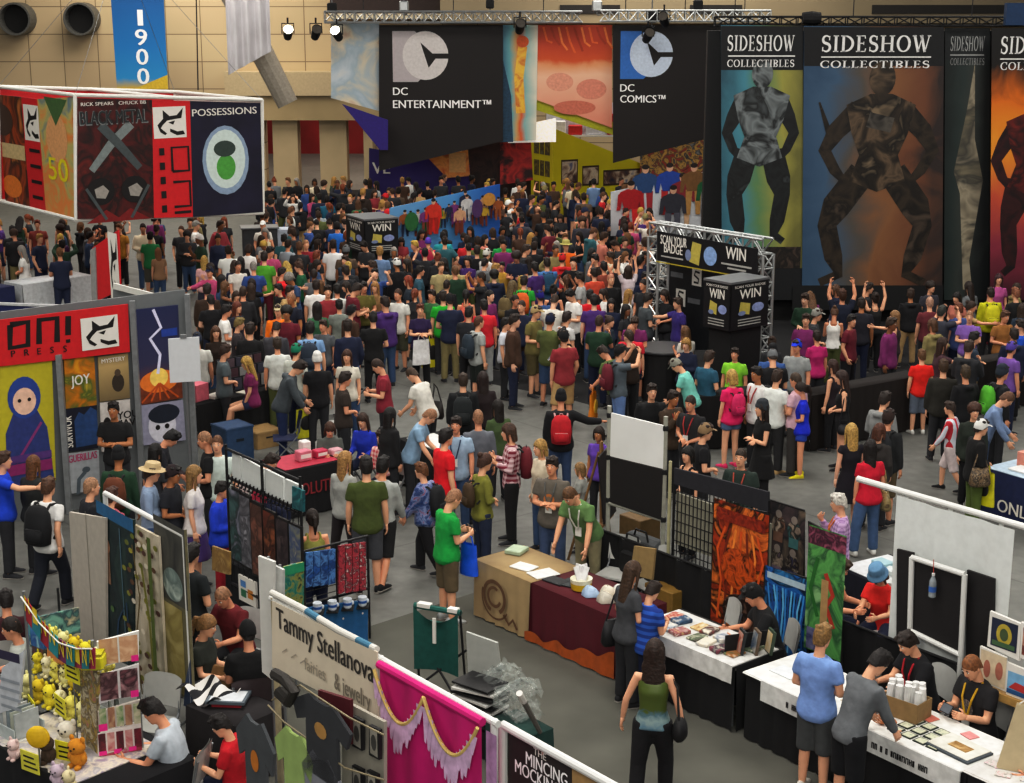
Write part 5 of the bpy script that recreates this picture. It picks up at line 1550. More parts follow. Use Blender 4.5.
sr = PL.sz(184, 527); mb = MB(); WP = mat('d2d3d0', .4, noise=.03)
e0 = PL.pt(PL.sz(105, 493)[0], 2.4) - aw.location; e1 = PL.pt(sr[0], 2.4) - aw.location
mb.tube([e0, e1], .028, WP, 10); mb.tube([e0, e0 - Vector((0, 0, .42))], .028, WP, 10); mb.build('top_pipe', aw)
mb = MB(); mb.tube([e1, (e1.x, e1.y, .01)], .028, WP, 10); mb.build('upright_pipe', aw)
mb = MB(); mb.box((e1.x, e1.y, .008), (.4, .4, .014), WP); mb.build('base_plate', aw)
def lpanel(px, base, lab, fn=None, d=.04):
 B = board(PL.shift(d), px, base)
 if fn: fn(B)
 return B.build('art_banner', lab, 'panel')
lpanel([(69, 512), (105, 518), (106, 650), (76, 640)], mat('b8b2a8', noise=.06), 'tall plain off white panel at the left end of the artist wall', lambda B: B.line([(.5, 0), (.5, .97)], .012, mat('8d877c')), .12)
def f_dark(B):
 B.rect(0, .92, 1, 1, mat('2c6a94')); B.disc(.2, .74, .12, .06, mat('b08468')); B.rect(.1, .5, .3, .7, mat('8a6a54')); B.line([(.62, .05), (.62, .9)], .02, mat('5a7a8a')); B.line([(.3, .0), (.45, .3), (.7, .45), (.75, .1)], .03, mat('2c4c6c')); B.disc(.3, .35, .05, .02, mat('5a7a4a'))
lpanel([(103, 512), (133, 520), (134, 668), (106, 655)], art(['16242a', '1f3436', '14282c', '2a4440'], 1.5, 2), 'dark green tall art panel with a blue top strip', f_dark, .08)
def f_flower(B):
 r = random.Random(2)
 for i in range(70): 
  a = r.uniform(.05, .95); b0 = r.uniform(.02, .97); B.disc(a, b0, .06, .016, mat(r.choice(['8a8a3a', '6a4a34', 'a8a040', '5a3a30', 'd8d0c0', '747a34'])))
 B.line([(.5, 0), (.4, .3), (.6, .6), (.45, .9)], .03, mat('6a5a30')); B.line([(.9, 0), (.85, .5), (.7, .8)], .05, mat('7a7a30')); B.rect(.9, 0, 1, 1, mat('5a6a30'))
lpanel([(129, 522), (158, 537), (166, 690), (133, 680)], art(['b8b09c', 'cfc6b4', 'a89c80'], 2, 4), 'tall cream art panel of olive blossoms on branches', f_flower, .06)
def f_vase(B):
 B.rect(0, .56, 1, 1, art(['3a3a3c', '55554f', '2a2a2e'], 1.6, 1)); B.rect(.05, .06, .8, .54, art(['a89c64', '8c8048', 'b8ac78'], 2, 2)); B.disc(.55, .66, .32, .09, art(['a0b0aa', '6a7a78', 'c0ccc4'], 3, 2)); B.poly([(.7, 0), (1, 0), (1, .3), (.8, .15)], mat('3a4a6a'))
lpanel([(158, 536), (184, 530), (193, 700), (163, 690)], mat('6f6a50', noise=.2), 'tall grey and khaki art panel at the right end of the artist wall', f_vase, .02)
c = at(60, 620, 1.4); t = thing('card_stand', 'thin black wire stand holding a teal picture card', 'stand', (c.x, c.y, 0), UAZ)
mb = MB(); mb.tube([(0, 0, .01), (0, 0, 1.75)], .012, BLK, 6); mb.build('wire_pole', t); mb = MB(); mb.bx(-.34, .2, -.03, -.01, 1.2, 1.5, art(['58a0a8', '88b8a8', '3a5a60', 'c8c0a0'], 5, 3)); mb.build('picture_card', t); mb = MB(); mb.bx(-.1, .12, -.03, -.01, .7, 1.18, mat('a08468', noise=.3)); mb.build('picture_card', t); mb = MB(); mb.bx(-.15, .15, -.15, .15, 0, .015, BLK); mb.build('base_plate', t)
a, b = at(-25, 742, .8), at(88, 800, .8)
fa, fb = at(-20, 735, .76), at(96, 800, .76)
draped_table(fa, fb, 1.1, 'black stall table heaped with plush toys in the lower left corner', 'black cloth on the plush toy stall', mat('151519', .9))
TE, TEZ = Vector((fa.x, fa.y, 0)), math.atan2(fb.y - fa.y, fb.x - fa.x)
def eloc(px, z=.756): p = at(px[0], px[1], z); return Vector((p.x, p.y, z))
YW = mat('c8c04a', .8, noise=.15); YP = mat('d6cf7c', .9, noise=.1)
mb = MB(); cloth(mb, .05, (fb - fa).length - .4, 1.0, .7605, .01, art(['c8c4c0', 'a8a4ac', 'd8d0c0', '9a90a0'], 5, 2), back=False, ends=(False, False), y0=.05); tag(mb.build('table_runner', None, TE, TEZ), 'pale patterned runner under the plush toys', 'cloth')
tp = at(60, 690, 1.0); t = thing('display_rack', 'clear tiered rack the yellow plush toys sit on', 'rack', (tp.x, tp.y, .758), TEZ)
mb = MB()
for k, (z, w) in enumerate(((.05, .5), (.27, .42), (.49, .36))): mb.bx(-.55, .55, -.1 + .14 * k, .3, z - .012, z, mat('9aa29c', .3)); [mb.bx(x - .012, x + .012, .26, .3, 0, z, mat('9aa29c', .3)) for x in (-.54, .54)]; [mb.bx(x - .012, x + .012, -.09 + .14 * k, -.07 + .14 * k, 0, z, mat('9aa29c', .3)) for x in (-.54, .54)]
mb.build('rack_shelf', t)
RX, RZ = t.location, TEZ
def plush(x, y, z, col, s, lab, ear=True):
 p = on_table(RX, RZ, x, y, 0); p.z = .758 + z
 t = thing('plush_toy', lab, 'toy', p, RZ + RND.uniform(-.5, .5))
 m = mat(col, .95, noise=.12, scale=25)
 mb = MB(); mb.ell((0, 0, .06 * s), (.06 * s, .055 * s, .06 * s), m, 12, 8); [mb.ell((q * .055 * s, -.015 * s, .07 * s), (.02 * s, .02 * s, .03 * s), m, 8, 6) for q in (-1, 1)]; [mb.ell((q * .03 * s, -.045 * s, .015 * s), (.022 * s, .03 * s, .018 * s), m, 8, 6) for q in (-1, 1)]; mb.build('toy_body', t, smooth=True)
 mb = MB(); mb.ell((0, -.01 * s, .145 * s), (.062 * s, .056 * s, .054 * s), m, 12, 8)
 if ear: [mb.ell((q * .045 * s, 0, .195 * s), (.02 * s, .012 * s, .024 * s), m, 8, 6) for q in (-1, 1)]
 mb.build('toy_head', t, smooth=True)
 mb = MB(); [mb.ell((q * .024 * s, -.062 * s, .155 * s), .007 * s, BLK, 6, 4) for q in (-1, 1)]; mb.ell((0, -.066 * s, .138 * s), (.009 * s, .005 * s, .006 * s), BLK, 6, 4); mb.build('toy_face', t)
 return t
k = 0
for row, z, y, n in (('top', .49, .26, 6), ('middle', .27, .08, 7), ('bottom', .05, -.05, 6)):
 for j in range(n):
  col = ['d8d070', 'd6c83c', 'd9d49a', 'dcd6b4', 'd0b830'][(j * 2 + k) % 5]
  plush(-.48 + .96 * j / (n - 1), y, z, col, 1.05 if row != 'bottom' else 1.2, ('pale yellow', 'bright yellow', 'butter yellow', 'cream', 'golden')[(j * 2 + k) % 5] + ' plush toy on the %s tier, %s from left' % (row, ('first', 'second', 'third', 'fourth', 'fifth', 'sixth', 'seventh')[j]))
 k += 1
for i, (px, z, col, lab) in enumerate((((32, 708), .95, 'd6d02c', 'yellow price card left of the plush toys'), ((60, 706), 1.0, 'd2cc40', 'yellow price card under the middle plush toys'), ((72, 672), 1.5, 'd8d230', 'yellow price card above the plush toys'), ((30, 762), .85, 'd4ce4c', 'pale yellow price card at the front of the stall'), ((66, 752), .85, 'd8d030', 'yellow price card between the white toys'))):
 p = at(px[0], px[1], z); t = thing('price_card', lab, 'card', (p.x, p.y, .757), TEZ + .15 * (i - 2))
 mb = MB(); mb.bx(-.12, .12, -.004, .004, z - .757 - .1, z - .757 + .1, mat(col)); [mb.bx(-.08, .06 + .02 * q, -.007, -.004, z - .757 + .04 - .05 * q, z - .757 + .055 - .05 * q, INK) for q in range(3)]; mb.build('card_face', t)
 mb = MB(); mb.tube([(0, .008, .004), (0, .008, z - .757)], .006, STEEL, 6); mb.build('wire_stem', t)
def balloon_toy(px, z, col, lab, r):
 p = at(px[0], px[1], z); t = thing('round_sign', lab, 'sign', (p.x, p.y, .757)); mb = MB(); mb.ell((0, 0, z - .757), (r, r * .4, r), mat(col), 14, 10); mb.build('sign_disc', t); mb = MB(); mb.tube([(0, 0, .005), (0, 0, z - .757)], .01, STEEL, 6); mb.build('stem', t)
balloon_toy((38, 737), 1.05, 'd8b420', 'round golden yellow sign on the plush stall', .11)
for i, (px, c, s, lab) in enumerate((((68, 736), 'd8d2c4', 1.5, 'large white plush toy standing at the stall front'), ((78, 752), 'c88a2c', 1.4, 'orange plush toy at the stall front'), ((48, 748), '4a3a2c', 1.3, 'dark brown plush toy at the stall front'), ((58, 772), 'b8a8b4', 1.1, 'lilac plush toy lying at the stall front'), ((70, 778), 'd0c4a0', 1.1, 'beige plush toy at the near corner of the stall'), ((14, 745), 'd0b8b4', 1.0, 'pale pink plush toy at the far left of the stall'))):
 p = at(px[0], px[1], .9); tt = plush(0, 0, 0, c, s, lab); tt.location = (p.x, p.y, .758)
p = at(12, 716, .9); t = thing('comic_bin', 'clear bin of bagged comics at the left edge of the stall', 'bin', (p.x, p.y, .757), TEZ)
mb = MB(); mb.bx(-.3, .3, -.16, .16, 0, .01, WHT); [mb.bx(-.3, .3, q * .16 - .006, q * .16 + .006, 0, .14, mat('b8c0c0', .3)) for q in (-1, 1)]; mb.build('bin_tray', t)
for j in range(9): mb = MB(); mb.box((-.26 + .065 * j, 0, .15), (.012, .26, .26), mat(('a8aeb0', 'c8c8c4', '8a949a', 'b0b4a8')[j % 4]), rx=0); mb.build('bagged_comic', t)
p = at(14, 700, 1.2); Pn = Plane(p.x, p.y, math.radians(-30)); B = board(Pn, [(2, 668), (24, 650), (18, 706), (-4, 715)], mat('c2c6cc')); B.rect(.2, .8, .85, .92, mat('3a3450')); [B.rect(.2, .15 + .12 * k, .8, .19 + .12 * k, mat('9aa0a8')) for k in range(4)]; B.build('menu_board', 'leaning white price board beside the seated person in pale grey', 'board')
PW = plane_at(50, 700, 1.0, VAZ)
for i, (px, c, lab) in enumerate(([[(28, 622), (44, 628), (44, 650), (28, 644)], ['4a90c8', '2a60a0', 'a0d0e0'], 'round blue picture card under the pennants'], [[(32, 642), (46, 650), (46, 668), (32, 660)], ['7a2a3a', '2a4a4a', 'b05a5a'], 'dark red picture card under the pennants'], [[(47, 644), (62, 653), (62, 665), (47, 658)], ['e0a060', 'd08848', 'f0c080'], 'orange picture card under the pennants'], [[(48, 661), (63, 668), (63, 690), (48, 684)], ['d0c050', '2a2420', 'c8b8a0'], 'yellow framed picture card under the pennants'], [[(32, 664), (46, 670), (46, 690), (33, 684)], ['b8c0a0', 'd0d0b8', '98a080'], 'pale green picture card under the pennants'])):
 B = board(PW.shift(-.2 - .002 * i), px, art(c, 6, i)); B.build('picture_card', lab, 'card')
mb = MB(); q = [PW.pt(PW.sz(x, y)[0], z, -.24) for x, y, z in ((26, 640, .76), (66, 660, .76))]; mb.bx(0, (q[1] - q[0]).length, 0, .015, 0, .62, mat('6a6862')); tag(mb.build('backing_board', None, q[0], VAZ), 'grey backing board holding picture cards behind the plush toys', 'board')
PEN = [(24, 596), (42, 622), (62, 642), (80, 648), (95, 648)]
pn0 = plane_at(60, 640, 1.9, VAZ)
t = thing('pennant_banner', 'string of bright letter flags over the plush stall', 'banner', (pn0.o.x, pn0.o.y, 0))
def along(k):
 k *= len(PEN) - 1; i = min(int(k), len(PEN) - 2); f = k - i
 return PEN[i][0] + (PEN[i + 1][0] - PEN[i][0]) * f, PEN[i][1] + (PEN[i + 1][1] - PEN[i][1]) * f
cols = ['b02a3a', '2a8a98', 'a8243a', '2a9098', '7a2a5c', '2a8a90', '9a2a50', '24808c', 'a83050']
for i, ch in enumerate('NINNNNINA'):
 (xa, ya), (xb, yb) = along(i / 9), along((i + 1) / 9)
 B = board(pn0.shift(.02 * (i % 2)), [(xa, ya), (xb, yb), (xb, yb + 21), (xa, ya + 21)], mat(cols[i]), thick=.006)
 B.text(ch, .5, .3 + (.2 if i < 4 else 0), .17, mat('e0c830'), 'c', B.w * .5); B.build('letter_flag', None, None, t)
mb = MB(); mb.tube([pn0.pt(*pn0.sz(*p_), .03) - t.location for p_ in PEN], .008, WHT, 5); mb.build('cord', t)
for x, y in ((24, 596),): s, z = pn0.sz(x, y); pp = pn0.pt(s, 0) - t.location; mb = MB(); mb.tube([(pp.x, pp.y, .01), (pp.x, pp.y, z + .05)], .015, STEEL, 6); mb.build('pole', t)
PR = plane_at(120, 700, 1.3, math.radians(22))
pr = thing('print_rack', 'tall white rack of mounted prints with pink price tags', 'rack', (PR.o.x, PR.o.y, 0))
def rb(px, base, fn=None, name='mounted_print'):
 B = board(PR, px, base)
 if fn: fn(B)
 B.build(name, None, None, pr)
PK = mat('e02c90')
rb([(97, 642), (139, 631), (139, 657), (98, 668)], WHT, lambda B: (B.rect(.05, .08, .48, .9, art(['c8a888', 'b89070', 'd8c0a0'], 6, 1)), B.rect(.52, .08, .95, .9, art(['d8b898', 'c09878', 'e0c8a8'], 6, 2)), B.rect(.78, .05, .95, .25, PK)))
rb([(98, 676), (139, 664), (140, 692), (99, 704)], mat('c8c4c4'), lambda B: (B.rect(.05, .08, .47, .9, art(['a87c80', '4a2a30', 'c8a0a0'], 5, 3)), B.rect(.53, .08, .95, .9, art(['98606a', '3a2026', 'c09498'], 5, 4)), B.rect(.76, .05, .95, .25, PK)))
rb([(98, 712), (140, 700), (141, 720), (99, 732)], mat('b8b0a8'), lambda B: [B.rect(.03 + .2 * k, .1, .19 + .2 * k, .9, art((['6a8a5a', 'd0c8b0'], ['c0a080', '8a5a4a'])[k % 2], 8, k)) for k in range(5)] + [B.rect(.0, .02, .2, .3, PK)])
rb([(98, 735), (141, 722), (142, 742), (98, 756)], mat('d8d0cc'), lambda B: [B.rect(.03 + .2 * k, .1, .19 + .2 * k, .8, art((['8a2a3a', '3a2026'], ['a83a4a', 'd0b0a8'])[k % 2], 8, k + 3)) for k in range(5)] + [B.rect(.03 + .33 * k, .0, .2 + .33 * k, .16, PK) for k in range(3)])
rb([(98, 758), (142, 745), (142, 766), (98, 782)], art(['8a2434', 'b04a5a', 'd8c8c4'], 5, 9))
PR2 = plane_at(88, 700, 1.3, VAZ)
B = board(Plane(PR.pt(PR.sz(97, 700)[0], 0).x, PR.pt(PR.sz(97, 700)[0], 0).y, VAZ), [(80, 662), (97, 672), (97, 783), (82, 783)], art(['8a7a5a', 'c8c0a8', '6a5a4a', 'a89848', 'b05a7a'], 9, 3, 5)); B.build('postcard_column', None, None, pr)
mb = MB(); s0_, s1_ = PR.sz(97, 700)[0], PR.sz(140, 700)[0]
for s in (s0_, s1_): p = PR.pt(s, 0, -.06) - pr.location; mb.tube([(p.x, p.y, .01), (p.x, p.y, PR.sz(97, 642)[1])], .018, STEEL, 8); mb.box((p.x, p.y, .012), (.3, .5, .02), STEEL)
mb.build('rack_frame', pr)
p = at(88, 668, 1.85); mb = MB(); mb.box((0, 0, 0), (.22, .16, .14), mat('d6cf30'), bev=.02); mb.box((0, 0, .08), (.2, .14, .02), mat('b8b020')); o = mb.build('yellow_box', pr); o.matrix_local = parent_inv(pr) @ Matrix.Translation(PR.pt(s0_ - .02, PR.sz(97, 660)[1] + .02, .05))
p = at(205, 690, .8); a, b = at(186, 700, .74), at(238, 722, .74)
draped_table(a, b, .6, 'low table behind the seated pair at lower left', 'dark cloth on the table behind the seated pair', mat('2a2628', .9), z=.68)
TF, TFZ = Vector((a.x, a.y, 0)), math.atan2(b.y - a.y, b.x - a.x)
mb = MB(); mb.bx(-.2, .2, -.15, .15, .05, .08, mat('5a646c')); mb.bx(-.17, .17, -.12, .12, .08, .083, mat('c8ccd0')); mb.bx(-.15, .15, -.1, .1, 0, .05, mat('a02430')); tag(mb.build('tablet_case', None, on_table(TF, TFZ, .3, .3, .687), TFZ + .6), 'grey framed tablet lying on a red box', 'tablet')
mb = MB(); mb.box((0, 0, .35), (.75, .04, .7), mat('8a6a44', noise=.2), rx=-.2); tag(mb.build('wooden_board', None, at(222, 740, 0) + Vector((.05, .1, .06)), VAZ + .5), 'tan wooden board leaning behind the red shirt child', 'board')
mb = MB()
mb.grid(lambda u, v: ((u - .5) * .55, (v - .5) * .4, .08 + .1 * math.sin(u * 7) * math.sin(v * 6 + 1)), 14, 12, stripes('d4d2ce', '222226', .13, 'X')); tag(mb.build('heaped_garment', None, on_table(TF, TFZ, .05, .25, .69), TFZ, True), 'black and white striped garment heaped behind the white shirt person', 'clothing')
PT2 = plane_at(272, 600, 2.4, VAZ)
ts = thing('pipe_stand', 'white pipe frame carrying the linen and pink banners', 'frame', (PT2.o.x, PT2.o.y, 0))
mb = MB(); s0, s1 = PT2.sz(272, 599)[0], PT2.sz(492, 716)[0]
mb.tube([PT2.pt(s0 - .05, 2.4, -.02) - ts.location, PT2.pt(s1 + .05, 2.4, -.02) - ts.location], .03, WP, 10); mb.build('top_pipe', ts)
for s in (s0, PT2.sz(378, 655)[0], s1):
 mb = MB(); p = PT2.pt(s, 0, -.02) - ts.location; mb.tube([(p.x, p.y, .01), (p.x, p.y, 2.42)], .03, mat('a89c80', .5) if s == s0 else WP, 10); mb.box((p.x, p.y, .008), (.35, .35, .015), WP); mb.build('upright_pipe', ts)
LIN = mat('d6ccba', .9, noise=.07, scale=3)
B = board(PT2.shift(.03), [(272, 601), (377, 652), (378, 722), (272, 667)], LIN, thick=.01)
INKB = mat('3a3632', .7)
B.text('Tammy', .07, .6, .2, INKB, 'l', B.w * .36); B.text('Stellanova', .47, .6, .2, INKB, 'l', B.w * .5); B.text('& jewelry', .62, .24, .16, mat('8d8578'), 'l', B.w * .32); B.text('fairies', .34, .26, .12, mat('a89f90'), 'l', B.w * .2); [B.line([(.12 + .09 * k, .3), (.17 + .09 * k, .38)], .012, mat('aaa193')) for k in range(5)]
B.build('name_banner', 'cream linen banner with a dark hand lettered name', 'banner')
mb = MB(); e = PT2.sz(272, 596); Ls = PT2.sz(377, 650)[0] - PT2.sz(272, 600)[0]
mb.tube([(0, 0, 0), (Ls * .33, 0, .01), (Ls * .66, -.01, 0), (Ls, 0, .01)], .03, stripes('c9c7c0', '4c7a92', .8, 'X', .75), 10); tag(mb.build('cloth_roll', None, PT2.pt(PT2.sz(272, 600)[0], 2.47, .0), VAZ), 'pale and blue cloth roll along the top of the linen banner', 'cloth')
PNK = mat('c41a78', .8, noise=.12, scale=2)
s0, s1 = PT2.sz(384, 656)[0], PT2.sz(488, 714)[0]
pd = drape(PT2, s0, s1, .05, 2.38, PNK, 'pink_drape', 'magenta curtain with a fringed swag at the jewellery stall', .02, 9, rail=False, d=.05)
W = s1 - s0
mb = MB(); tri = mat('c8b070', .8)
mb.tube([(0, -.05, 2.35), (W, -.05, 2.35)], .035, PNK, 8)
for k in range(2):
 pts = []
 for i in range(17):
  u = i / 16; pts.append((W * (k + u) / 2, -.1, 2.34 - .36 * math.sin(math.pi * u) ** .8 if 0 < u < 1 else 2.34 - .02))
 mb.tube(pts, .016, tri, 6)
mb.build('trim_cord', pd)
mb = MB(); LV = mat('c4a8c4', .8, noise=.2); r = random.Random(4)
for k in range(2):
 for i in range(1, 16):
  u = i / 16; x = W * (k + u) / 2; z = 2.34 - .36 * math.sin(math.pi * u) ** .8; L_ = r.uniform(.12, .3)
  mb.face([(x - .05, -.105, z), (x + .05, -.105, z), (x + .012, -.12, z - L_), (x - .012, -.12, z - L_ * .95)], LV)
mb.build('fringe', pd)
s2 = PT2.sz(500, 720)[0]
drape(PT2, s1 + .02, s2, .05, 2.34, mat('b08ab0', .8, noise=.2), 'lilac_drape', 'narrow lilac drape beside the magenta curtain', .015, 20, rail=False, d=.04)
Pw = plane_at(266, 600, 2.2, math.radians(-30))
B = board(Pw, [(258, 556), (274, 562), (272, 680), (262, 672)], mat('c8c8c4', noise=.04)); B.mb.tube([(B.w / 2, .04, -B.z0 + .01), (B.w / 2, .04, B.h)], .015, STEEL, 6); B.build('upright_banner', 'narrow white upright banner left of the linen banner', 'banner')
B = board(Pw.shift(-.15), [(273, 565), (283, 570), (283, 606), (273, 604)], mat('b4b6b4')); B.mb.tube([(B.w / 2, .04, -B.z0 + .01), (B.w / 2, .04, B.h)], .015, STEEL, 6); B.build('white_board', 'small white panel behind the upright white banner', 'panel')
B = board(plane_at(294, 600, 1.3, UAZ), [(284, 567), (304, 562), (304, 607), (285, 612)], art(['1f5a54', '2a7a6c', '8a8a4a', '143c38'], 12, 2, 5)); B.rect(0, .8, 1, 1, mat('2a8a64')); B.mb.tube([(B.w / 2, .04, -B.z0 + .01), (B.w / 2, .04, B.h)], .015, STEEL, 6); B.build('earring_board', 'teal board of dangling earrings left of the bag rack', 'board')
PM = plane_at(338, 648, .0, UAZ)
mr_ = thing('merchandise_rack', 'black grid rack of hanging goods over a blue panel', 'rack', (PM.o.x, PM.o.y, 0), 0)
mb = MB(); sa, sb = PM.sz(305, 600)[0], PM.sz(369, 600)[0]; zt = PM.sz(338, 543)[1]
for s in (sa, (sa + sb) / 2, sb): p = PM.pt(s, 0) - mr_.location; mb.tube([(p.x, p.y, .01), (p.x, p.y, zt)], .015, GB, 8)
for z in (zt, zt * .5, .3): mb.tube([PM.pt(sa, z) - mr_.location, PM.pt(sb, z) - mr_.location], .015, GB, 8)
for k in range(12): z = .3 + (zt - .3) * k / 12; mb.tube([PM.pt(sa, z, -.01) - mr_.location, PM.pt(sb, z, -.01) - mr_.location], .005, GB, 5)
mb.build('rack_frame', mr_)
B = board(PM.shift(.05), [(307, 608), (368, 600), (368, 648), (308, 655)], mat('2a6a9c', noise=.12)); [B.disc(.1 + .16 * k, .3 + .35 * (k % 2), .015, .02, PAP) for k in range(6)]; B.build('blue_panel', None, None, mr_)
r = random.Random(9)
for row in range(4):
 for j in range(4):
  x0 = 339 + j * 7; y0 = 546 + row * 12 - j * 1.0
  B = board(PM.shift(.06 + .004 * row), [(x0, y0), (x0 + 6, y0 - .8), (x0 + 6, y0 + 11), (x0, y0 + 12)], art(['8a2434', 'b04450', '5a1a28', 'd8c8c4'], 14, j + row * 4, 3)); B.build('charm_pack', 'red beaded charm pack, row %d from top, %s of four on the rack' % (row + 1, ('first', 'second', 'third', 'last')[j]), 'pack', None, 'red charm packs on the grid rack')
for j in range(4):
 x0 = 306 + j * 7.5; B = board(PM.shift(.06), [(x0, 553 - j), (x0 + 7, 552 - j), (x0 + 7, 586 - j), (x0, 588 - j)], art(['2a5a9c', '1c3a6c', '5a8ac0', '20305a'], 9, j, 3)); B.build('scarf', 'blue hanging scarf, %s of four at the rack\'s left' % ('first', 'second', 'third', 'last')[j], 'scarf', None, 'blue scarves on the grid rack')
for j in range(4):
 s, z = PM.sz(312 + j * 15, 603 - j * 2); p = PM.pt(s, z - .08, .12); mb = MB(); mb.lathe([(.035, 0), (.05, .02), (.055, .12), (.05, .125)], mat('c8d0d8'), 14); mb.lathe([(.0555, .05), (.0565, .08)], mat('2a5aa0'), 14); [mb.ell((.06, 0, .07), (.02, .012, .03), mat('c8d0d8'), 8, 6)]; tag(mb.build('mug', None, p), 'white and blue mug on the grid rack, %s of four' % ('first', 'second', 'third', 'last')[j], 'mug', 'mugs on the grid rack')
 mb = MB(); mb.bx(p.x - .07, p.x + .07, p.y - .07, p.y + .14, p.z - .015, p.z - .002, GB); o = mb.build('mug_shelf', mr_); o.location = -mr_.location
PC2 = PT2.shift(.55)
def shirt(px, col, lab, em=None):
 (x0, y0), (x1, y1), (x2, y2), (x3, y3) = px
 B = board(PC2, px, None); w, h = B.w, B.h
 mb = MB(); m = mat(col, .9, noise=.1, scale=6)
 out = [(.2, 0), (.8, 0), (.8, .66), (.98, .58), (1.06, .8), (.72, 1), (.6, .96), (.4, .96), (.28, 1), (-.06, .8), (.02, .58), (.2, .66)]
 mb.prism([(a * w, b_ * h) for a, b_ in out], -.015, .015, m)
 o = mb.build('hanging_shirt', None, PC2.pt(B.s0, B.z0), PC2.az); tag(o, lab, 'T-shirt')
 if em:
  mb = MB(); mb.face([(w * (.5 + .12 * math.cos(i * .5236)), -.02, h * (.62 + .1 * math.sin(i * .5236))) for i in range(12)], mat(em)); mb.build('emblem', o)
 return o
shirt([(299, 688), (348, 716), (348, 790), (299, 762)], '3a3c40', 'charcoal T-shirt with a pale heart hung under the linen banner', 'b08a50')
shirt([(243, 716), (272, 730), (272, 830), (243, 815)], '4e5256', 'grey T-shirt with an orange dot hung at the left stall pole', 'c07c30')
shirt([(281, 724), (312, 742), (312, 830), (281, 815)], '9ab070', 'pale lime T-shirt on the jewellery stall line')
shirt([(308, 748), (340, 766), (340, 860), (308, 845)], '85878f', 'lilac grey T-shirt lowest on the jewellery stall line')
B = board(PC2.shift(-.1), [(318, 690), (350, 700), (350, 745), (318, 730)], mat('5a1c24')); B.build('cloth_banner', 'dark red cloth piece behind the charcoal T-shirt', 'cloth')
B = board(PC2.shift(-.2), [(342, 700), (384, 722), (384, 870), (342, 850)], mat('a8a498', noise=.05)); B.build('display_board', 'off white panel of small black framed drawings', 'panel')
for i, (x, y) in enumerate(((352, 716), (369, 725), (352, 765), (367, 770))):
 B = board(PC2.shift(-.14), [(x, y), (x + 10, y + 5), (x + 10, y + 35), (x, y + 30)], mat('1e1d1f')); B.rect(.15, .1, .85, .9, mat('9a968c')); B.disc(.5, .5, .25, .25, mat('4a4844')); B.build('framed_drawing', 'black framed drawing, %s of the off white panel' % ('upper left', 'upper right', 'lower left', 'lower right')[i], 'frame')
mb = MB(); mb.tube([PC2.pt(*PC2.sz(272, 700)), PC2.pt(*PC2.sz(300, 685)), PC2.pt(*PC2.sz(350, 718)), PC2.pt(*PC2.sz(384, 735))], .008, mat('8a8068'), 5); tag(mb.build('clothes_line'), 'sagging cord the charcoal T-shirt hangs from', 'cord')
mb = MB(); mb.tube([PC2.pt(*PC2.sz(268, 705)), PC2.pt(*PC2.sz(284, 722)), PC2.pt(*PC2.sz(312, 742)), PC2.pt(*PC2.sz(345, 768)), PC2.pt(*PC2.sz(384, 780))], .008, mat('8a8068'), 5); tag(mb.build('clothes_line'), 'lower sagging cord with lime and lilac shirts', 'cord')
mb = MB(); pp = [PC2.pt(*PC2.sz(x, y), .05) for x, y in ((280, 672), (290, 678), (300, 690), (294, 700), (284, 690))]; mb.tube(pp, .05, mat('2a2622'), 8); tag(mb.build('dark_scarf'), 'dark scarf bundled at the stall pole under the linen banner', 'scarf')
c = at(437, 692, .0); g0 = at(438, 655, .45)
t = thing('camping_chair', 'folded dark teal camping chair in the aisle', 'chair', (g0.x, g0.y, 0), math.radians(-25))
TEAL = mat('1c5a52', .8, noise=.15)
mb = MB(); mb.grid(lambda u, v: (-.28 + .56 * u, -.05 + .08 * math.sin(u * 3.14) * (1 - v), .25 + .75 * v - .14 * math.sin(u * 3.14) * (1 if v > .95 else 0)), 10, 6, TEAL); mb.build('seat_cloth', t, smooth=True)
mb = MB(); [mb.tube([(s * .28, 0, 1.02), (s * .3, .1, .01)], .014, BLK, 8) for s in (-1, 1)]; [mb.tube([(s * .28, -.1, .01), (-s * .28, .15, .5)], .014, BLK, 8) for s in (-1, 1)]; mb.build('chair_frame', t)
mb = MB(); mb.tube([(-.29, 0, 1.0), (.29, 0, 1.0)], .035, TEAL, 8); mb.bx(-.24, -.08, -.04, .04, 1.0, 1.045, WHT); mb.bx(.14, .26, -.04, .04, 1.0, 1.045, WHT); mb.build('top_sleeve', t)
mb = MB(); mb.bx(-.02, .02, -.09, -.07, .62, .92, WHT); mb.build('strap', t)
Pk = plane_at(484, 670, .75, math.radians(-25))
B = board(Pk, [(466, 632), (497, 643), (502, 682), (468, 672)], mat('a4a7a2', noise=.05)); B.build('foam_board', 'pale grey foam board standing in the aisle beside the teal chair', 'board')
c = at(480, 686, .7); t = thing('print_bin', 'black stand of white edged prints below the grey foam board', 'rack', (c.x, c.y, 0), math.radians(-35))
mb = MB(); mb.bx(-.3, .3, -.2, .2, .0, .3, BLK); mb.build('stand_base', t)
for k in range(9): mb = MB(); mb.box((0, 0, .34 + .05 * k), (.52 - .02 * (k % 3), .34, .022), mat('c8c8c4' if k % 2 else '1c1c1e'), rz=.06 * ((k * 7) % 5 - 2)); mb.build('print_stack', t)
CLR = mat('c8d0cc', .15, noise=.1, scale=6, alpha=.13)
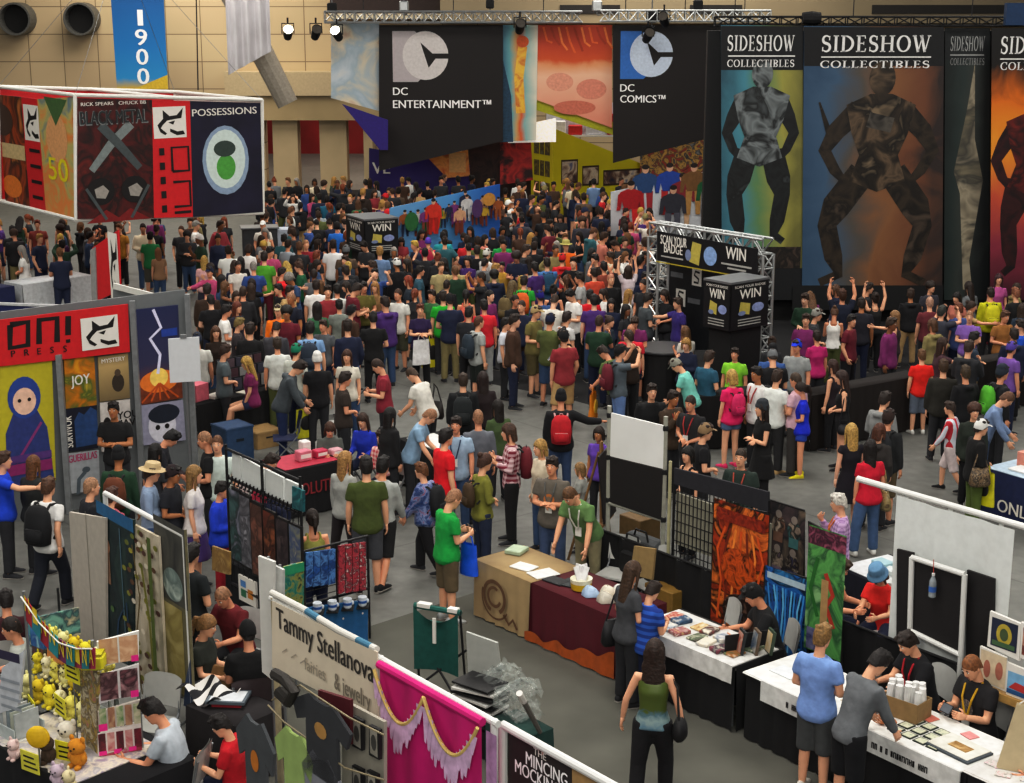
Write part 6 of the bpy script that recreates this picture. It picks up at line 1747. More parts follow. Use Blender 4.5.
for i, (x, y, s, lab) in enumerate(((500, 690, .2, 'clear plastic bag farther from the pink curtain'), (518, 706, .2, 'clear plastic bag with pale stick beside the dark brown banner'))):
 c = at(x, y + 6, .55)
 mb = MB(); vs, fs = ellipsoid((0, 0, s), (s * 1.1, s * .7, s), 22, 16); r = random.Random(i)
 vs = [Vector(v) + Vector((r.uniform(-1, 1), r.uniform(-1, 1), r.uniform(-1, 1))) * .05 + Vector((.05 * math.sin(v[2] * 22), .04 * math.sin(v[0] * 25), 0)) for v in vs]
 mb.add(vs, fs, CLR); mb.tube([(0, 0, 1.9 * s), (.03, 0, 2.15 * s), (.07, .02, 2.3 * s)], [.05, .02, .05], CLR, 8); tag(mb.build('plastic_bag', None, (c.x, c.y, .485)), lab, 'bag')
a, b = at(486, 718, .5), at(522, 738, .5)
draped_table(a, b, .4, 'low teal and black goods table behind the brown banner', 'dark teal cloth on the low goods table', mat('24443f', .9), z=.48)
p0, p1 = at(524, 702, 1.0), at(540, 732, .5); mb = MB(); mb.tube([p0, p1], [.03, .025], mat('6f6c66'), 8); mb.tube([p0 + (p0 - p1) * .02, p0 + (p0 - p1) * .28], .034, WHT, 8); tag(mb.build('rolled_stand'), 'grey folded stand with a white tip leaning on the goods table', 'stand')
PMk = plane_at(508, 728, 2.2, VAZ)
B = board(PMk, [(508, 731), (571, 765), (571, 900), (508, 880)], mat('2d2826', .7, noise=.08)); 
B.text('THE', .42, ab(B, 540, 757)[1], .06, PAP, 'l'); B.text('MINCING', .3, ab(B, 540, 771)[1], .11, TX, 'l', .48); B.text('MOCKINGBIRD', .13, ab(B, 540, 785)[1], .11, TX, 'l', .78); B.line([(.55, ab(B, 540, 752)[1]), (.58, ab(B, 540, 747)[1]), (.53, ab(B, 540, 744)[1])], .03, mat('b06a5a'))
B.build('name_banner', 'dark brown stall banner with white capitals at the bottom edge', 'banner')
B = board(PMk, [(572, 765), (640, 802), (640, 930), (572, 900)], mat('a88a5c', noise=.1)); B.build('wooden_board', 'tan panel right of the dark brown stall banner', 'panel')
t = thing('pipe_stand', 'white pipe frame of the dark brown banner at the bottom', 'frame', (PMk.o.x, PMk.o.y, 0)); s0, s1 = PMk.sz(505, 726)[0], PMk.sz(650, 806)[0]
mb = MB(); mb.tube([PMk.pt(s0, 2.22, .02) - t.location, PMk.pt(s1, 2.22, .02) - t.location], .035, WP, 10); mb.build('top_pipe', t); mb = MB(); p = PMk.pt(s0, 0, .02) - t.location; mb.tube([(p.x, p.y, .01), (p.x, p.y, 2.22)], .035, WP, 10); mb.box((p.x, p.y, .008), (.35, .35, .015), WP); mb.build('upright_pipe', t)
fl, fr = at(477, 560, .755), at(618, 619, .755)
tt, TG, TGZ, TGL = draped_table(fl, fr, .78, 'long trestle table under the tan and maroon cloths', '', None)
SP = TGL * .39
mb = MB(); cloth(mb, SP, TGL, .78, .755, .735, mat('581320', .85, noise=.1, scale=3), ends=(False, True))
mc = mb.build('tablecloth', None, TG, TGZ, True); tag(mc, 'maroon tablecloth with an orange lower border in the centre aisle', 'tablecloth')
mb = MB(); OR = mat('a8541c', .85, noise=.15)
mb.grid(lambda u, v: (SP + (TGL - SP) * u, -.062 - .012 * math.sin(u * 30 + .4), .03 + (.1 + .2 * u * u + .035 * math.sin(u * 21)) * v), 60, 2, OR); mb.build('hem_border', mc, smooth=True)
mb = MB(); cloth(mb, -.02, SP + .06, .79, .764, .742, mat('a8926e', .9, noise=.08, scale=4), ends=(True, False), y0=-.016)
tc_ = mb.build('tablecloth', None, TG, TGZ, True); tag(tc_, 'tan tablecloth with a brown ring emblem in the centre aisle', 'tablecloth')
mb = MB(); EB = mat('6a4c34', .9)
def arcb(cx, cz, r0, a0, a1, w): 
 n = 22; pts = [(cx + r0 * math.cos(math.radians(a0 + (a1 - a0) * i / n)), cz + r0 * math.sin(math.radians(a0 + (a1 - a0) * i / n))) for i in range(n + 1)]
 vs, fs = stroke2d(pts, w); mb.add([(x, -.064, z) for x, z in vs], fs, EB)
arcb(.42, .4, .2, -60, 250, .05); arcb(.42, .4, .12, 60, 340, .04); arcb(.44, .38, .26, 160, 330, .025); vs, fs = stroke2d([(.6, .22), (.7, .12), (.78, .2), (.86, .1)], .045); mb.add([(x, -.064, z) for x, z in vs], fs, EB)
mb.build('printed_emblem', tc_)
def item(name, lab, cat, x, y, dims, col, z=.77, rz=0., T=None, bev=.006, grp=None):
 T = T or (TG, TGZ)
 mb = MB(); mb.box((0, 0, dims[2] / 2), dims, mat(col) if isinstance(col, str) else col, bev=bev if min(dims) > bev * 2.2 else 0)
 return tag(mb.build(name, None, on_table(T[0], T[1], x, y, z), T[1] + rz), lab, cat, grp)
item('paper_pile', 'white paper pile on the tan tablecloth, nearer its middle', 'paper', .62, .25, (.3, .22, .02), 'd8d8d4', rz=.2)
item('paper_pile', 'white papers at the right end of the tan tablecloth', 'paper', .95, .28, (.26, .34, .015), 'd4d4d0', rz=-.15)
item('paper_pile', 'pale green papers at the far left of the tan tablecloth', 'paper', .12, .55, (.22, .26, .05), 'a8b8a0', rz=.4)
item('black_folder', 'thin black folder left on the maroon tablecloth', 'folder', 1.22, .25, (.3, .2, .015), '1c2024', z=.765, rz=.1)
item('black_folder', 'dark folder beside the yellow tub', 'folder', 1.38, .33, (.2, .26, .012), '2a3034', z=.765, rz=.3)
t = thing('tub', 'clear tub with a yellow base on the maroon tablecloth', 'tub', on_table(TG, TGZ, 1.62, .3, .765), TGZ)
mb = MB(); mb.lathe([(.1, 0), (.12, .01), (.13, .09)], mat('c8a820'), 20); mb.build('tub_base', t); mb = MB(); mb.lathe([(.13, .09), (.135, .14), (.12, .14)], mat('d8d4bc', .3), 20); mb.build('tub_rim', t)
for i in range(4):
 mb = MB(); a = i * 1.6; mb.box((.04 * math.cos(a), .04 * math.sin(a), .2), (.12, .012, .2), mat('d8d8d8'), rz=a, rx=.25 * (i - 1.5)); mb.build('leaflet', t)
for i, (x, y, c) in enumerate(((1.82, .25, '9ab0c8'), (1.95, .42, 'c8c0b0'), (2.08, .25, 'b0aca0'), (2.2, .4, '8a7a6a'), (2.02, .55, 'd0d0cc'))):
 mb = MB(); mb.grid(lambda u, v: (.12 * (1 + .25 * math.sin(u * 19)) * math.cos(u * 6.283) * math.cos(v * 1.5), .11 * (1 + .2 * math.sin(u * 13 + 2)) * math.sin(u * 6.283) * math.cos(v * 1.5), .11 * math.sin(v * 1.57)), 16, 6, mat(c, .4, noise=.3, scale=9)); tag(mb.build('wrapped_goods', None, on_table(TG, TGZ, x, y, .766), TGZ, True), ('pale blue', 'cream', 'pale grey', 'brownish', 'white')[i] + ' plastic wrapped goods at the maroon table end', 'goods')
fl2, fr2 = at(634, 624, .755), at(736, 667, .755)
draped_table(fl2, fr2, .76, 'black draped table of books right of the maroon table', 'black floor length cloth on the book table', mat('121214', .92))
TH2, THZ = Vector((fl2.x, fl2.y, 0)), math.atan2(fr2.y - fl2.y, fr2.x - fl2.x); THL = (fr2 - fl2).length
mb = MB(); cloth(mb, .02, THL - .02, .7, .762, .2, mat('c9c9c6', .85), back=False, ends=(False, False), y0=-.03, fold=.004)
o = mb.build('white_runner', None, TH2, THZ); tag(o, 'white runner with a hanging front edge on the black book table', 'cloth')
cs = ['a84838', '3a5a7a', 'c8b080', '4a3a3a', 'b0b4b8', '8a3a4a', '5a6a50', 'd0c8b8', '2a2a34', '9a6a3a']
for i in range(14):
 x = .15 + (i % 7) * .2 + .03 * math.sin(i * 3); y = .2 + (i // 7) * .26 + .03 * math.cos(i * 2)
 item('book', 'book lying flat on the black book table, %s in its %s row' % (('first', 'second', 'third', 'fourth', 'fifth', 'sixth', 'last')[i % 7], ('front', 'back')[i // 7]), 'book', x, y, (.15, .21, .02 + .012 * (i % 3)), art([cs[i % 10], cs[(i + 3) % 10], 'd8d0c0'], 9, i), z=.768, rz=.25 * math.sin(i * 2.1), T=(TH2, THZ), grp='books on the black table')
for i in range(3):
 mb = MB(); mb.box((0, 0, .13), (.17, .03, .26), mat(('2a2e30', '6a5a4a', '3a4a3a')[i]), rx=-.15); mb.box((0, -.02, .13), (.14, .004, .22), art([cs[i], 'c8c0b0'], 8, i), rx=-.15); tag(mb.build('standing_book', None, on_table(TH2, THZ, 1.35 + .1 * i, .3 + .12 * i, .77), THZ - .5), ('dark', 'brown', 'green')[i] + ' book standing upright at the book table end', 'book')
mb = MB(); mb.box((0, 0, .1), (.62, .015, .2), BLK); tag(mb.build('name_board', None, on_table(TH2, THZ, THL - .2, .45, .768), THZ + 1.2), 'black upright board at the right end of the book table', 'board')
fl3, fr3 = at(747, 672, .755), at(967, 773, .755)
draped_table(fl3, fr3, .78, 'long black draped table with white runner at lower right', 'black floor length cloth of the lower right table', mat('111113', .92))
T3, T3Z = Vector((fl3.x, fl3.y, 0)), math.atan2(fr3.y - fl3.y, fr3.x - fl3.x); T3L = (fr3 - fl3).length
mb = MB(); cloth(mb, -.02, T3L * .985, .79, .762, .012, mat('dcdcd8', .8), back=False, ends=(False, False), fold=.002, y0=-.03)
mb.bx(.25, T3L * .985, -.05, -.035, .54, .765, mat('cfd0ce', .8))
rn = mb.build('white_runner', None, T3, T3Z); tag(rn, 'white runner with a dark printed line hanging over the lower right table', 'cloth')
def bars(parent, x0, n, z, h):
 r = random.Random(n); x = x0; mb = MB()
 for i in range(n):
  w = r.uniform(.018, .034)
  if r.random() > .18 or not mb.v:
   k = r.random()
   mb.bx(x, x + .008, -.058, -.052, z, z + h, INK); mb.bx(x + w - .008, x + w, -.058, -.052, z, z + h, INK)
   mb.bx(x, x + w, -.058, -.052, z + (h - .01 if k > .4 else h * .45), z + (h if k > .4 else h * .6), INK)
  else:
   mb.build('lettering', parent); mb = MB()
  x += w + .01
 if mb.v: mb.build('lettering', parent)
bars(rn, .62, 9, .6, .06); bars(rn, T3L * .62, 19, .6, .06)
T3T = (T3, T3Z)
t = thing('print_box', 'cardboard box full of white rolled prints on the white runner', 'box', on_table(T3, T3Z, T3L * .60, .5, .768), T3Z + .15)
CB = mat('8f7650', .8, noise=.1)
mb = MB(); mb.bx(-.2, .2, -.13, .13, 0, .01, CB); [mb.bx(q * .2 - .005, q * .2 + .005, -.13, .13, 0, .2, CB) for q in (-1, 1)]; [mb.bx(-.2, .2, q * .13 - .005, q * .13 + .005, 0, .2, CB) for q in (-1, 1)]; mb.build('carton', t)
for i in range(12):
 mb = MB(); x = -.15 + .1 * (i % 4); y = -.08 + .08 * (i // 4); mb.tube([(x, y, .02), (x + .02 * math.sin(i), y + .03 * math.cos(i * 2), .3 + .03 * (i % 3))], .036, mat('d4d4d2', .5), 10); mb.build('rolled_print', t)
for i in range(12):
 x = T3L * .66 + (i % 4) * .155; y = .16 + (i // 4) * .15
 B_ = MB(); B_.box((0, 0, .004), (.13, .125, .008), mat('26302a')); B_.box((0, 0, .0095), (.1, .095, .004), art(['b8c0a4', 'd0d0bc', '98a48c'], 20, i)); tag(B_.build('art_card', None, on_table(T3, T3Z, x, y, .768), T3Z), 'green edged art card on the runner, %s column, %s row' % (('first', 'second', 'third', 'fourth')[i % 4], ('front', 'middle', 'back')[i // 4]), 'card', 'grid of art cards')
mb = MB(); mb.box((0, 0, .01), (.5, .36, .02), mat('4a5258')); mb.box((-.02, .02, .022), (.48, .34, .006), mat('d4d2c8')); mb.box((0, .02, .026), (.22, .12, .004), art(['b8945c', '8a6a3c', 'd0b080'], 9, 2)); tag(mb.build('large_print', None, on_table(T3, T3Z, T3L * .885, .3, .768), T3Z - .05), 'large print with a tan drawing near the right end of the runner', 'print')
for i, (k, y, w, d, c, lab) in enumerate(((.1, .3, .3, .22, 'd8dce0', 'white sheet at the left end of the white runner'), (.26, .3, .22, .2, 'c0c8d4', 'pale blue print left of the pale blue shirt person'), (.42, .4, .26, .3, 'c8c0b0', 'cream print behind the pale blue shirt person'), (.5, .28, .2, .26, '3a3c40', 'small dark print beside the grey sweater person'), (.66, .62, .2, .14, 'c87868', 'reddish card behind the box of prints'), (.84, .62, .14, .12, 'd89090', 'pink card behind the large print'))):
 item('loose_print', lab, 'print', T3L * k, y, (w, d, .006), c, z=.77, rz=.2 * math.sin(i), T=T3T)
for i, (k, y) in enumerate(((.58, .22), (.6, .14), (.63, .2))):
 mb = MB(); mb.ell((0, 0, .035), (.05, .04, .035), mat('b87850'), 10, 6); tag(mb.build('orange_trinket', None, on_table(T3, T3Z, T3L * k, y, .77), T3Z), 'small orange trinket by the carton, %s of three' % ('leftmost', 'nearest', 'rightmost')[i], 'trinket')
fl4, fr4 = at(962, 770, .755), at(1075, 822, .755)
draped_table(fl4, fr4, .8, 'black draped table cut by the lower right corner', 'black cloth on the table in the lower right corner', mat('121214', .92))
T4, T4Z = Vector((fl4.x, fl4.y, 0)), math.atan2(fr4.y - fl4.y, fr4.x - fl4.x)
mb = MB(); cloth(mb, .02, 1.5, .78, .762, .012, mat('cfcdca', .8), back=False, ends=(False, False), fold=.002, y0=.0); tag(mb.build('white_runner', None, T4, T4Z), 'white table top covering in the lower right corner', 'cloth')
for i, (x, y, c) in enumerate(((.12, .3, 'd8a8b8'), (.3, .2, 'c88890'), (.1, .55, 'b8d0c0'), (.28, .45, 'e0c0a0'), (.5, .3, '9ab0c8'), (.2, .66, 'd08878'))):
 item('postcard', '%s postcard beside the tall cream display board' % ('rose', 'dusty pink', 'mint', 'peach', 'sky blue', 'coral')[i], 'card', x, y, (.14, .1, .006), art([c, 'd8d4d0', '8a8078'], 20, i), z=.77, rz=.5 * math.sin(i * 2), T=(T4, T4Z))
t = thing('display_easel', 'tall cream folded board standing on the lower right table', 'display', on_table(T4, T4Z, .3, .45, .77), T4Z + .5)
mb = MB(); CRM = mat('b8aa8c', .7, noise=.06)
for s in (-1, 1): mb.add([(-.2, s * .1, 0), (.2, s * .1, 0), (.075, s * .015, .62), (-.075, s * .015, .62), (-.2, s * .1 - .01, 0), (.2, s * .1 - .01, 0), (.075, s * .015 - .01, .62), (-.075, s * .015 - .01, .62)], [(0, 1, 2, 3), (7, 6, 5, 4), (0, 4, 5, 1), (1, 5, 6, 2), (2, 6, 7, 3), (3, 7, 4, 0)], CRM)
mb.build('folded_board', t); mb = MB(); mb.tube([(-.05, 0, .62), (0, 0, .66), (.05, 0, .62)], .008, WHT, 6); mb.build('clip', t)
PE = plane_at(1000, 690, 1.0, VAZ)
t = thing('print_ledge', 'wooden ledge carrying framed prints at the right edge', 'shelf', (PE.o.x, PE.o.y, 0), VAZ)
s0, z0 = PE.sz(977, 682); s1 = PE.sz(1075, 720)[0]
mb = MB(); mb.bx(s0, s1, -.08, .14, z0 - .05, z0, mat('a0804c', noise=.15)); mb.bx(s0, s1, -.1, -.08, z0 - .06, z0 + .02, mat('a8884f', noise=.15)); mb.build('ledge_board', t)
for s in (s0 + .1, s1 - .1): mb = MB(); mb.tube([(s, .03, .01), (s, .03, z0 - .04)], .02, BLK, 8); mb.build('leg', t)
def eb(px, lab, fn, d): B = board(PE.shift(d), px, mat('d4d2cc', noise=.03)); fn(B); B.build('framed_print', lab, 'print')
eb([(990, 611), (1021, 624), (1019, 661), (987, 646)], 'framed navy print with a yellow emblem, topmost on the ledge', lambda B: (B.rect(.1, .16, .9, .88, mat('232c44', noise=.2)), B.disc(.5, .52, .24, .28, mat('b0a040')), B.disc(.5, .52, .13, .16, mat('4a5a3a')), B.rect(.15, .2, .85, .32, mat('4a6a4a'))), -.03)
eb([(980, 646), (1006, 658), (1006, 692), (979, 680)], 'framed cream print with two reddish shapes on the ledge', lambda B: (B.rect(.05, .06, .95, .94, mat('c8baa2')), B.disc(.3, .45, .12, .25, mat('a06858')), B.disc(.72, .5, .13, .25, mat('a87060'))), .02)
eb([(1006, 662), (1040, 676), (1040, 712), (1006, 696)], 'framed print of a red and blue scene on the ledge', lambda B: (B.rect(.08, .2, .9, .8, mat('7aa8c8')), B.poly([(.12, .35), (.3, .55), (.8, .5), (.9, .3)], mat('b03a38')), B.rect(.08, .2, .9, .32, mat('2a5a8a'))), .02)
eb([(1021, 622), (1050, 634), (1050, 668), (1020, 658)], 'reddish framed print cut by the right edge', lambda B: B.rect(.1, .12, .9, .88, art(['a05a48', '6a3a34', 'c89a80'], 8, 3)), -.02)
PD = plane_at(590, 526, .88, VAZ)
s0, s1 = PD.sz(584, 523)[0], PD.sz(1080, 760)[0]
BD = mat('151517', .92, noise=.3, scale=3)
drape(PD, s0, s0 + 3.05, .02, .88, BD, 'black_drape', 'low black curtain behind the tan and maroon table', .03, rm=BLK)
drape(PD, s0 + 3.1, s0 + 6.1, .02, .88, BD, 'black_drape', 'low black curtain behind the book table', .03, rm=BLK)
drape(PD, s0 + 6.15, s0 + 10.6, .02, .88, BD, 'black_drape', 'low black curtain behind the lower right table', .03, rm=BLK)
PQ = PD.shift(-.45)
fr_ = thing('display_screen', 'grey pipe frame holding a white cloth above a black panel', 'frame', (PQ.o.x, PQ.o.y, 0))
ztop = PQ.sz(610, 412)[1]
for x, y in ((609, 440), (665, 455)):
 s = PQ.sz(x, y)[0]; p = PQ.pt(s, 0) - fr_.location; mb = MB(); mb.tube([(p.x, p.y, .01), (p.x, p.y, PQ.sz(x, 413 if x < 620 else 424)[1] + .1)], .03, mat('9a9a90', .4), 10); mb.box((p.x, p.y, .01), (.4, .4, .02), STEEL); mb.build('upright_pipe', fr_)
 for yy in ((415, 457, 500) if x < 620 else (428, 472, 520)): mb = MB(); q = PQ.pt(s, PQ.sz(x, yy)[1]) - fr_.location; mb.box(q, (.07, .07, .07), BLK, bev=.01); mb.build('clamp', fr_)
B = board(PQ.shift(.03), [(611, 413), (664, 426), (663, 469), (610, 456)], mat('dcdddb', .8, noise=.05, scale=2)); B.build('white_cloth', None, None, fr_)
B = board(PQ.shift(.03), [(610, 457), (663, 470), (661, 520), (610, 502)], mat('1e1b1c', .7)); B.build('black_panel', None, None, fr_)
mb = MB(); a_, b_ = PQ.pt(*PQ.sz(609, 503)), PQ.pt(*PQ.sz(662, 520)); mb.tube([a_ - fr_.location, b_ - fr_.location], .025, mat('9a9a90', .4), 8); mb.build('cross_pipe', fr_)
e = at(600, 522, .6); t = thing('easel', 'wooden easel with a black canvas seen edge on', 'easel', (e.x, e.y, 0), math.radians(72))
mb = MB(); WD = mat('7c5c34', noise=.2); [mb.tube(q, .018, WD, 6) for q in (((-.28, -.1, 0), (-.03, 0, 1.75)), ((.28, -.1, 0), (.03, 0, 1.75)), ((0, .45, 0), (0, .03, 1.6)))]; mb.bx(-.3, .3, -.12, -.04, .62, .66, WD); mb.build('easel_frame', t)
mb = MB(); mb.box((0, -.09, 1.15), (.62, .025, .95), mat('1a1718'), rx=-.1); mb.build('canvas', t)
PGW = PD.shift(-.2)
t = thing('wire_grid', 'black wire grid panel with a dark cloth band behind the fiery poster', 'display', (PGW.o.x, PGW.o.y, 0))
s0g, s1g = PGW.sz(674, 500)[0], PGW.sz(768, 530)[0]; z1g = PGW.sz(674, 470)[1]
mb = MB(); o_ = t.location
for k in range(24): s = s0g + (s1g - s0g) * k / 23; mb.tube([PGW.pt(s, .02) - o_, PGW.pt(s, z1g) - o_], .007 if k % 23 else .018, GB, 5)
for k in range(15): z = .1 + (z1g - .1) * k / 14; mb.tube([PGW.pt(s0g, z) - o_, PGW.pt(s1g, z) - o_], .007, GB, 5)
mb.build('wire_mesh', t)
B = Board(PGW.shift(-.04), s0g, s1g, .95, z1g - .3, mat('9c9a8a', noise=.04)); B.build('pale_backing', None, None, t)
B = board(PGW.shift(.02), [(674, 468), (768, 492), (768, 512), (674, 484)], mat('2a2a30', .9)); B.build('cloth_band', None, None, t)
mb = MB(); q = PGW.pt(s0g - .08, 0); post(q, z1g + .1, 'pale post at the left end of the wire grid', mat('a8a484', .5))
def poster(px, d, lab, base, fn=None, frame='1c1a1a', name='banner_stand', pl=PD):
 B = board(pl.shift(d), px, mat(frame), thick=.02)
 B.rect(.04, .02, .96, .98, base)
 if fn: fn(B)
 o = B.build(name, lab, 'poster')
 mb = MB(); mb.tube([(B.w / 2, .04, -B.z0 + .01), (B.w / 2, .04, B.h * .95)], .012, STEEL, 6); mb.build('support_pole', o); mb = MB(); mb.bx(B.w * .1, B.w * .9, -.03, .12, -B.z0 + .002, -B.z0 + .04, BLK); mb.build('base_foot', o)
 return o
def f_fire(B):
 for i in range(7): B.line([(.15 + .11 * i, .1 + .05 * (i % 3)), (.2 + .1 * i, .4), (.12 + .13 * i, .62), (.25 + .09 * i, .8)], .035, mat(('c8581c', '7a2a14', 'e08a3a')[i % 3]))
 B.disc(.5, .52, .3, .15, art(['5a1c10', 'c85a1c', '2a0e0a'], 7, 1)); B.disc(.55, .2, .3, .14, art(['3a2018', '1a100e', '7a5a4a'], 9, 1)); B.rect(.1, .84, .92, .93, art(['a83a1c', '5a1410'], 12, 2))
poster([(712, 502), (767, 512), (768, 612), (720, 632)], .12, 'fiery red and orange fantasy poster behind the book table', art(['3a1410', 'a83c18', '1c0c0a', 'd87830', '6a2214'], 2.2, 3, 5, 2), f_fire)
def f_arm(B):
 for x, z, c in ((.3, .72, '7a5a4a'), (.7, .7, '4a7a7a'), (.3, .3, '7a6a7a'), (.7, .3, '4a4a6a')): B.disc(x, z, .17, .13, art([c, '2a2422', 'b0a090'], 9, x)); B.disc(x, z + .14, .08, .05, mat('8a8078')); B.rect(x - .12, z - .2, x + .12, z - .08, mat(c))
poster([(768, 499), (804, 510), (804, 590), (768, 580)], -.35, 'dark framed poster of armoured figures behind the fiery poster', art(['5a4a4a', '2a2a2e', '7a6a5a'], 3, 2), f_arm)
def f_blue(B):
 for i in range(14): B.line([(.1 + .06 * i, .05 + .3 * ((i * 7) % 5) / 5), (.2 + .05 * i, .4 + .1 * (i % 3)), (.1 + .065 * i, .8)], .025, mat(('3a8ac8', '1c4a8a', '68b0d8')[i % 3]))
 B.rect(.1, .86, .9, .93, mat('a8bcc8'))
poster([(764, 566), (808, 578), (808, 664), (762, 652)], .16, 'deep blue fantasy poster under the framed poster', art(['123a70', '1f6ab0', '0c1c3a', '3a90c8'], 2.6, 5, 5, 2), f_blue)
def f_green(B):
 B.rect(.04, .84, .96, .97, art(['8a3a5a', '3a1c2a', 'b0607a'], 7, 1)); B.line([(.5, .65), (.7, .5), (.55, .4), (.75, .25)], .06, mat('a83a2a')); B.line([(.5, .05), (.5, .6)], .1, mat('a88a60')); B.rect(.1, .03, .5, .2, art(['3a3a6a', '8a8aa8'], 8, 2)); B.line([(.3, .75), (.15, .5), (.35, .3)], .05, mat('2a6a2c'))
poster([(808, 521), (839, 538), (842, 665), (811, 645)], .22, 'bright green fantasy poster with a red header behind the book table', art(['3c7c40', '62a05a', '2a5a34', '86b07c'], 2.4, 6, 4, 2), f_green)
GC = 'pale grey folding chair '
chair(at(616, 562, .6).xy.to_3d(), math.radians(150), GC + 'behind the maroon table, nearer the aisle')
chair(at(652, 572, .6).xy.to_3d(), math.radians(120), GC + 'behind the grey T-shirt person')
chair(at(713, 625, .6).xy.to_3d(), math.radians(100), GC + 'behind the middle of the book table')
chair(at(853, 680, .6).xy.to_3d(), math.radians(60), GC + 'behind the pale blue shirt person')
t = thing('shoulder_bag', 'black bag hanging on the chair behind the maroon table', 'bag', at(632, 562, .6), VAZ)
mb = MB(); mb.box((0, 0, .0), (.34, .14, .3), BLK, bev=.04); mb.build('bag_body', t); mb = MB(); mb.tube([(-.14, 0, .14), (-.1, 0, .36), (.1, 0, .36), (.14, 0, .14)], .015, BLK, 6); mb.build('bag_strap', t)
B = board(PD.shift(.3), [(634, 546), (655, 549), (652, 580), (630, 574)], mat('a08a60', noise=.1)); B.build('tan_board', 'tan board leaning behind the long haired grey T-shirt person', 'board')
t = thing('duffel_bag', 'grey duffel bag resting below the white cloth frame', 'bag', at(650, 538, .5) * Vector((1, 1, 0)) if False else (at(646, 545, .25).x, at(646, 545, .25).y, 0), VAZ)
mb = MB(); mb.tube([(-.35, 0, .2), (-.3, 0, .2), (.3, 0, .2), (.35, 0, .2)], [.1, .19, .19, .1], mat('55585a', .8), 12); mb.build('bag_body', t); mb = MB(); mb.tube([(-.15, -.1, .34), (-.1, -.1, .48), (.1, -.1, .48), (.15, -.1, .34)], .015, BLK, 6); mb.build('bag_handle', t)
mb = MB(); mb.box((0, 0, .25), (.5, .35, .5), mat('8a6c30', noise=.15), bev=.01); tag(mb.build('carton', None, (at(668, 600, .3).x, at(668, 600, .3).y, 0), VAZ), 'mustard brown carton in the shade of the black curtain', 'box')
mb = MB(); mb.box((0, 0, .2), (.45, .4, .4), mat('6c5430', noise=.15), bev=.01); tag(mb.build('carton', None, (at(640, 515, .4).x, at(640, 515, .4).y, 0), VAZ), 'brown carton under the black panel', 'box')
PWD = plane_at(876, 484, 2.5, VAZ)
s0, s1 = PWD.sz(876, 484)[0], PWD.sz(1035, 528)[0]
t = thing('pipe_stand', 'white pipe frame over the white curtain at right', 'frame', (PWD.o.x, PWD.o.y, 0)); mb = MB(); mb.tube([PWD.pt(s0 - .25, 2.5) - t.location, PWD.pt(s1, 2.5) - t.location], .035, WP, 10); mb.build('top_pipe', t)
for x in (903, 948, 1000): mb = MB(); s = PWD.sz(x, 520)[0]; p = PWD.pt(s, 0, -.03) - t.location; mb.tube([(p.x, p.y, .01), (p.x, p.y, 2.5)], .025, WP, 8); mb.build('upright_pipe', t)
sl = PWD.sz(899, 500)[0]; sr_ = PWD.sz(1018, 530)[0]
drape(PWD, sl, sr_, .75, 2.46, mat('ced2d0', .85, noise=.05), 'white_drape', 'white curtain wall hung at the right of the hall', .02, 8, rail=False, d=.05)
B = board(PWD.shift(.1), [(897, 549), (913, 553), (913, 690), (896, 680)], mat('201d1e', .7)); B.build('display_board', 'narrow black panel left of the white framed board', 'panel')
B = board(PWD.shift(.1), [(967, 570), (994, 579), (992, 705), (965, 695)], mat('1e1c1d', .7)); B.build('display_board', 'black panel right of the white framed board', 'panel')
B = board(PWD.shift(.16), [(913, 557), (966, 574), (962, 655), (911, 630)], mat('1b1819', .7), thick=.02)
wf = B.build('framed_board', 'black board in a white pipe frame before the white curtain', 'board')
mb = MB()
cs_ = [(ab(B, *q)[0] * B.w, -.02, ab(B, *q)[1] * B.h) for q in ((913, 557), (966, 574), (962, 655), (911, 630))]
for i in range(4): mb.tube([cs_[i], cs_[(i + 1) % 4]], .03, WP, 10)
for c in (cs_[3], cs_[2]): mb.tube([c, (c[0], -.02, -B.z0 + .01)], .03, WP, 10)
mb.build('white_frame', wf)
s, z = PWD.sz(945, 592); p = PWD.pt(s, z, .22); bt = bottle(p, 'clear water bottle hanging on the black framed board', .26, 'c0c8cc', 'd0d0d0')
mb = MB(); mb.tube([(0, 0, .25), (0, .03, .4)], .004, mat('b04030'), 5); mb.build('cord', bt)
a, b = at(836, 566, .76), at(905, 596, .76)
draped_table(a, b, .9, 'table of pale goods beyond the green poster', 'navy cloth on the table beyond the green poster', mat('1a1c2c', .9))
TI, TIZ = Vector((a.x, a.y, 0)), math.atan2(b.y - a.y, b.x - a.x)
mb = MB(); mb.bx(.02, 1.5, .05, .85, 0, .008, mat('cdd0d2')); tag(mb.build('white_runner', None, on_table(TI, TIZ, 0, 0, .757), TIZ), 'white cover on the table beyond the green poster', 'cloth')
for i, (x, y, c) in enumerate(((.3, .5, '9ab8c0'), (.6, .4, 'c8d0d0'), (.9, .6, '4a5a5a'), (.5, .7, 'b8c8cc'))): item('goods_box', '%s flat box on the table beyond the green poster' % ('pale teal', 'white', 'dark grey', 'ice blue')[i], 'box', x, y, (.24, .18, .06), c, z=.768, T=(TI, TIZ), rz=.3 * i)
for i, (x, c) in enumerate(((.86, 'a0b078'), (.97, 'c8bca0'))): item('standing_book', '%s book standing beside the blue hat person' % ('green', 'cream')[i], 'book', x, .25, (.03, .2, .28), c, z=.768, T=(TI, TIZ), rz=.5)
a, b = at(985, 466, .78), at(1075, 492, .78)
draped_table(a, b, .8, 'navy table with papers at the right edge of the hall', 'navy cloth with white edging on the right edge table', mat('1c2650', .9))
TJ, TJZ = Vector((a.x, a.y, 0)), math.atan2(b.y - a.y, b.x - a.x)
